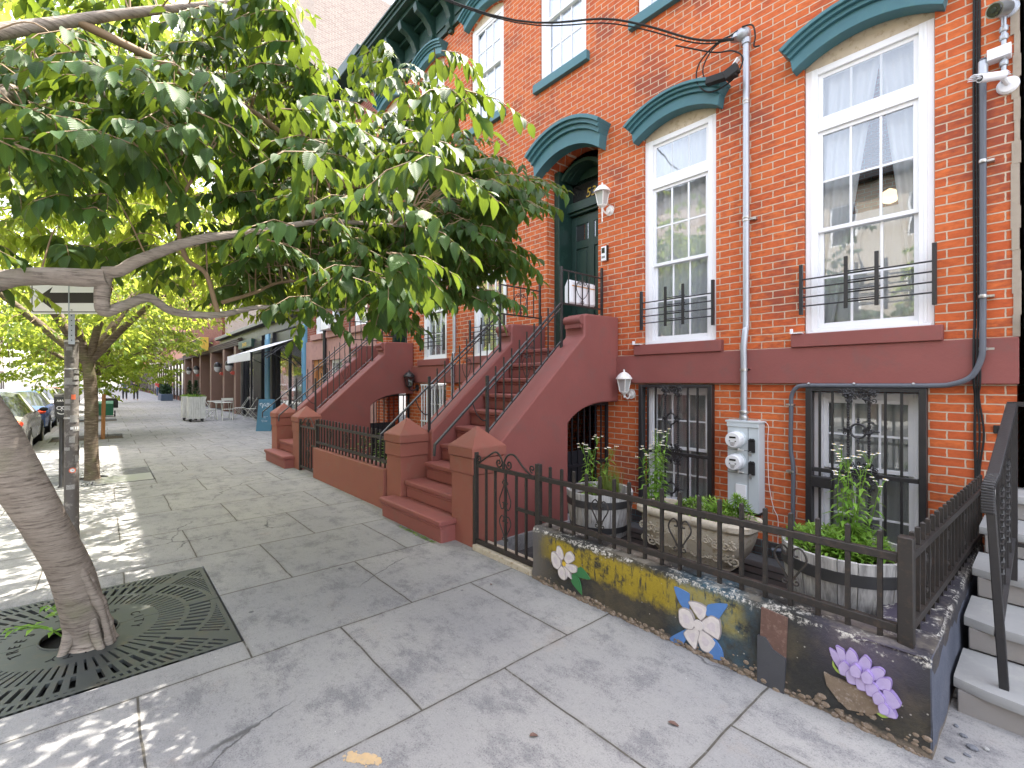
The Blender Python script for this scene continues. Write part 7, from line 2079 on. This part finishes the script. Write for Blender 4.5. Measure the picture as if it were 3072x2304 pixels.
def cafe_table(cx, cy, label):
    t = thing('cafe_table', label, 'table', (cx, cy, 0), 'pale folding cafe tables')
    b = B(); b.box(cx-.3, cx+.3, cy-.3, cy+.3, .70, .725); O('table_top', b, 'cafe', t, bevel=.005)
    for sy in (-.26, .26):
        b = B(); b.bar((cx-.28, cy+sy, 0), (cx+.25, cy+sy, .70), .022); O('leg', b, 'cafe', t)
        b = B(); b.bar((cx+.28, cy+sy*.9, 0), (cx-.25, cy+sy*.9, .70), .022); O('leg', b, 'cafe', t)
    return t
cafe_table(-23.3, 3.9, 'pale square folding table among the cafe chairs')
cafe_table(-25.0, 3.9, 'second pale square table, farther behind the chairs')
t = thing('planter_trough', 'dark blue trough of dark shrubs far down the shop fronts', 'planter', (-50, 4.1, 0))
b = B(); b.box(-51.4, -48.6, 3.7, 4.5, 0, .55); O('trough', b, 'pinef', t, bevel=.02)
P = []; D = []; N = []; L = []
for k in range(700): P.append([rs_.uniform(-51.3, -48.7), rs_.uniform(3.75, 4.45), rs_.uniform(.5, 1.35)]); D.append([rs_.random()-.5, rs_.random()-.5, .8]); N.append([0, 0, 1]); L.append(.2)
leaf_obj('shrubs', P, D, N, L, [.1]*700, 'leafE', t, 1, 1)
t = thing('planter_tub', 'black square tub on the pavement edge beyond the trees', 'planter', (-38, .4, 0))
b = B(); b.prism([(-.3, 0), (.3, 0), (.38, .6), (-.38, .6)], 'xz', .05, .75); b.v = [(x-38, y, z) for x, y, z in b.v]; O('tub', b, 'rubber', t, bevel=.02)
t = thing('green_bin', 'green plastic bin tipped beside the kerb tree', 'bin', (-28.6, .15, 0))
b = B(); b.prism([(-.3, .1), (.3, .05), (.36, .6), (.1, .72), (-.36, .66)], 'xz', -.15, .4); b.v = [(x-28.6, y, z) for x, y, z in b.v]; O('body', b, 'green', t, bevel=.03)
b = B(); b.lathe([(0, .42), (.14, .42), (.14, .47), (0, .47)], (-28.35, 0, .14), 16, 'y', cap=False); O('wheel', b, 'rubber', t)

# ------------------------------------------------------------------ people far down the pavement
def person(x, y, label, top, legs, stride=.22, k=1.0):
    t = thing('person', label, 'person', (x, y, 0), 'people walking far down the pavement')
    J = {'pel': (0, 0, .95), 'wst': (0, 0, 1.12), 'chs': (.01, 0, 1.36), 'nck': (.02, 0, 1.50), 'hd': (.03, 0, 1.60), 'hd2': (.035, 0, 1.72),
         'lh': (0, .10, .92), 'lk': (stride*.6, .11, .50), 'lf': (stride, .11, .08), 'lt': (stride+.14, .11, .04), 'rh': (0, -.10, .92), 'rk': (-stride*.2, -.11, .50), 'rf': (-stride*1.1, -.11, .10), 'rt': (-stride*1.1+.13, -.11, .04),
         'ls': (.01, .19, 1.42), 'le': (-.06, .24, 1.14), 'lw': (.02, .25, .92), 'lhd': (.04, .25, .84), 'rs': (.01, -.19, 1.42), 're': (.04, -.24, 1.15), 'rw': (.14, -.24, .94), 'rhd': (.17, -.24, .87)}
    rad = {'pel': .14, 'wst': .13, 'chs': .15, 'nck': .06, 'hd': .09, 'hd2': .085, 'lh': .095, 'lk': .06, 'lf': .042, 'lt': .035, 'rh': .095, 'rk': .06, 'rf': .042, 'rt': .035, 'ls': .065, 'le': .045, 'lw': .03, 'lhd': .035, 'rs': .065, 're': .045, 'rw': .03, 'rhd': .035}
    E_ = [('pel', 'wst'), ('wst', 'chs'), ('chs', 'nck'), ('nck', 'hd'), ('hd', 'hd2'), ('pel', 'lh'), ('lh', 'lk'), ('lk', 'lf'), ('lf', 'lt'), ('pel', 'rh'), ('rh', 'rk'), ('rk', 'rf'), ('rf', 'rt'), ('chs', 'ls'), ('ls', 'le'), ('le', 'lw'), ('lw', 'lhd'), ('chs', 'rs'), ('rs', 're'), ('re', 'rw'), ('rw', 'rhd')]
    def skin(name, keys, add, m):
        ks = [q for q in J if q in keys]; me = bpy.data.meshes.new(name)
        me.from_pydata([tuple(c*k for c in J[q]) for q in ks], [(ks.index(a), ks.index(c)) for a, c in E_ if a in ks and c in ks], [])
        o = bpy.data.objects.new(name, me); COL.objects.link(o); o.parent = t; me.materials.append(MT[m])
        md = o.modifiers.new('skin', 'SKIN'); sv_ = me.skin_vertices[0].data
        for i, q in enumerate(ks): sv_[i].radius = ((rad[q]+add)*k,)*2
        sv_[0].use_root = True
        sb = o.modifiers.new('sub', 'SUBSURF'); sb.levels = 1; sb.render_levels = 2
        ORG[o.name] = ORG[t.name]
        return o
    skin('body', list(J), 0, 'skin')
    skin('shirt', ['pel', 'wst', 'chs', 'ls', 'le', 'rs', 're'], .014, top)
    skin('trousers', ['pel', 'lh', 'lk', 'lf', 'rh', 'rk', 'rf'], .012, legs)
    b = B(); b.ball((x+.02*k, y, 1.70*k), .105*k, 12, 8, (1, .9, .95)); O('hair', b, 'rubber', t)
    return t
person(-52, 2.2, 'walking person in dark shirt and shorts far down the pavement', 'cloth1', 'cloth1')
person(-53.2, 1.5, 'person walking nearest the parked cars far away', 'cloth2', 'cloth1')
person(-62, 5.4 - .9, 'person in red standing by the far shop fronts', 'carred', 'cloth2', .05)
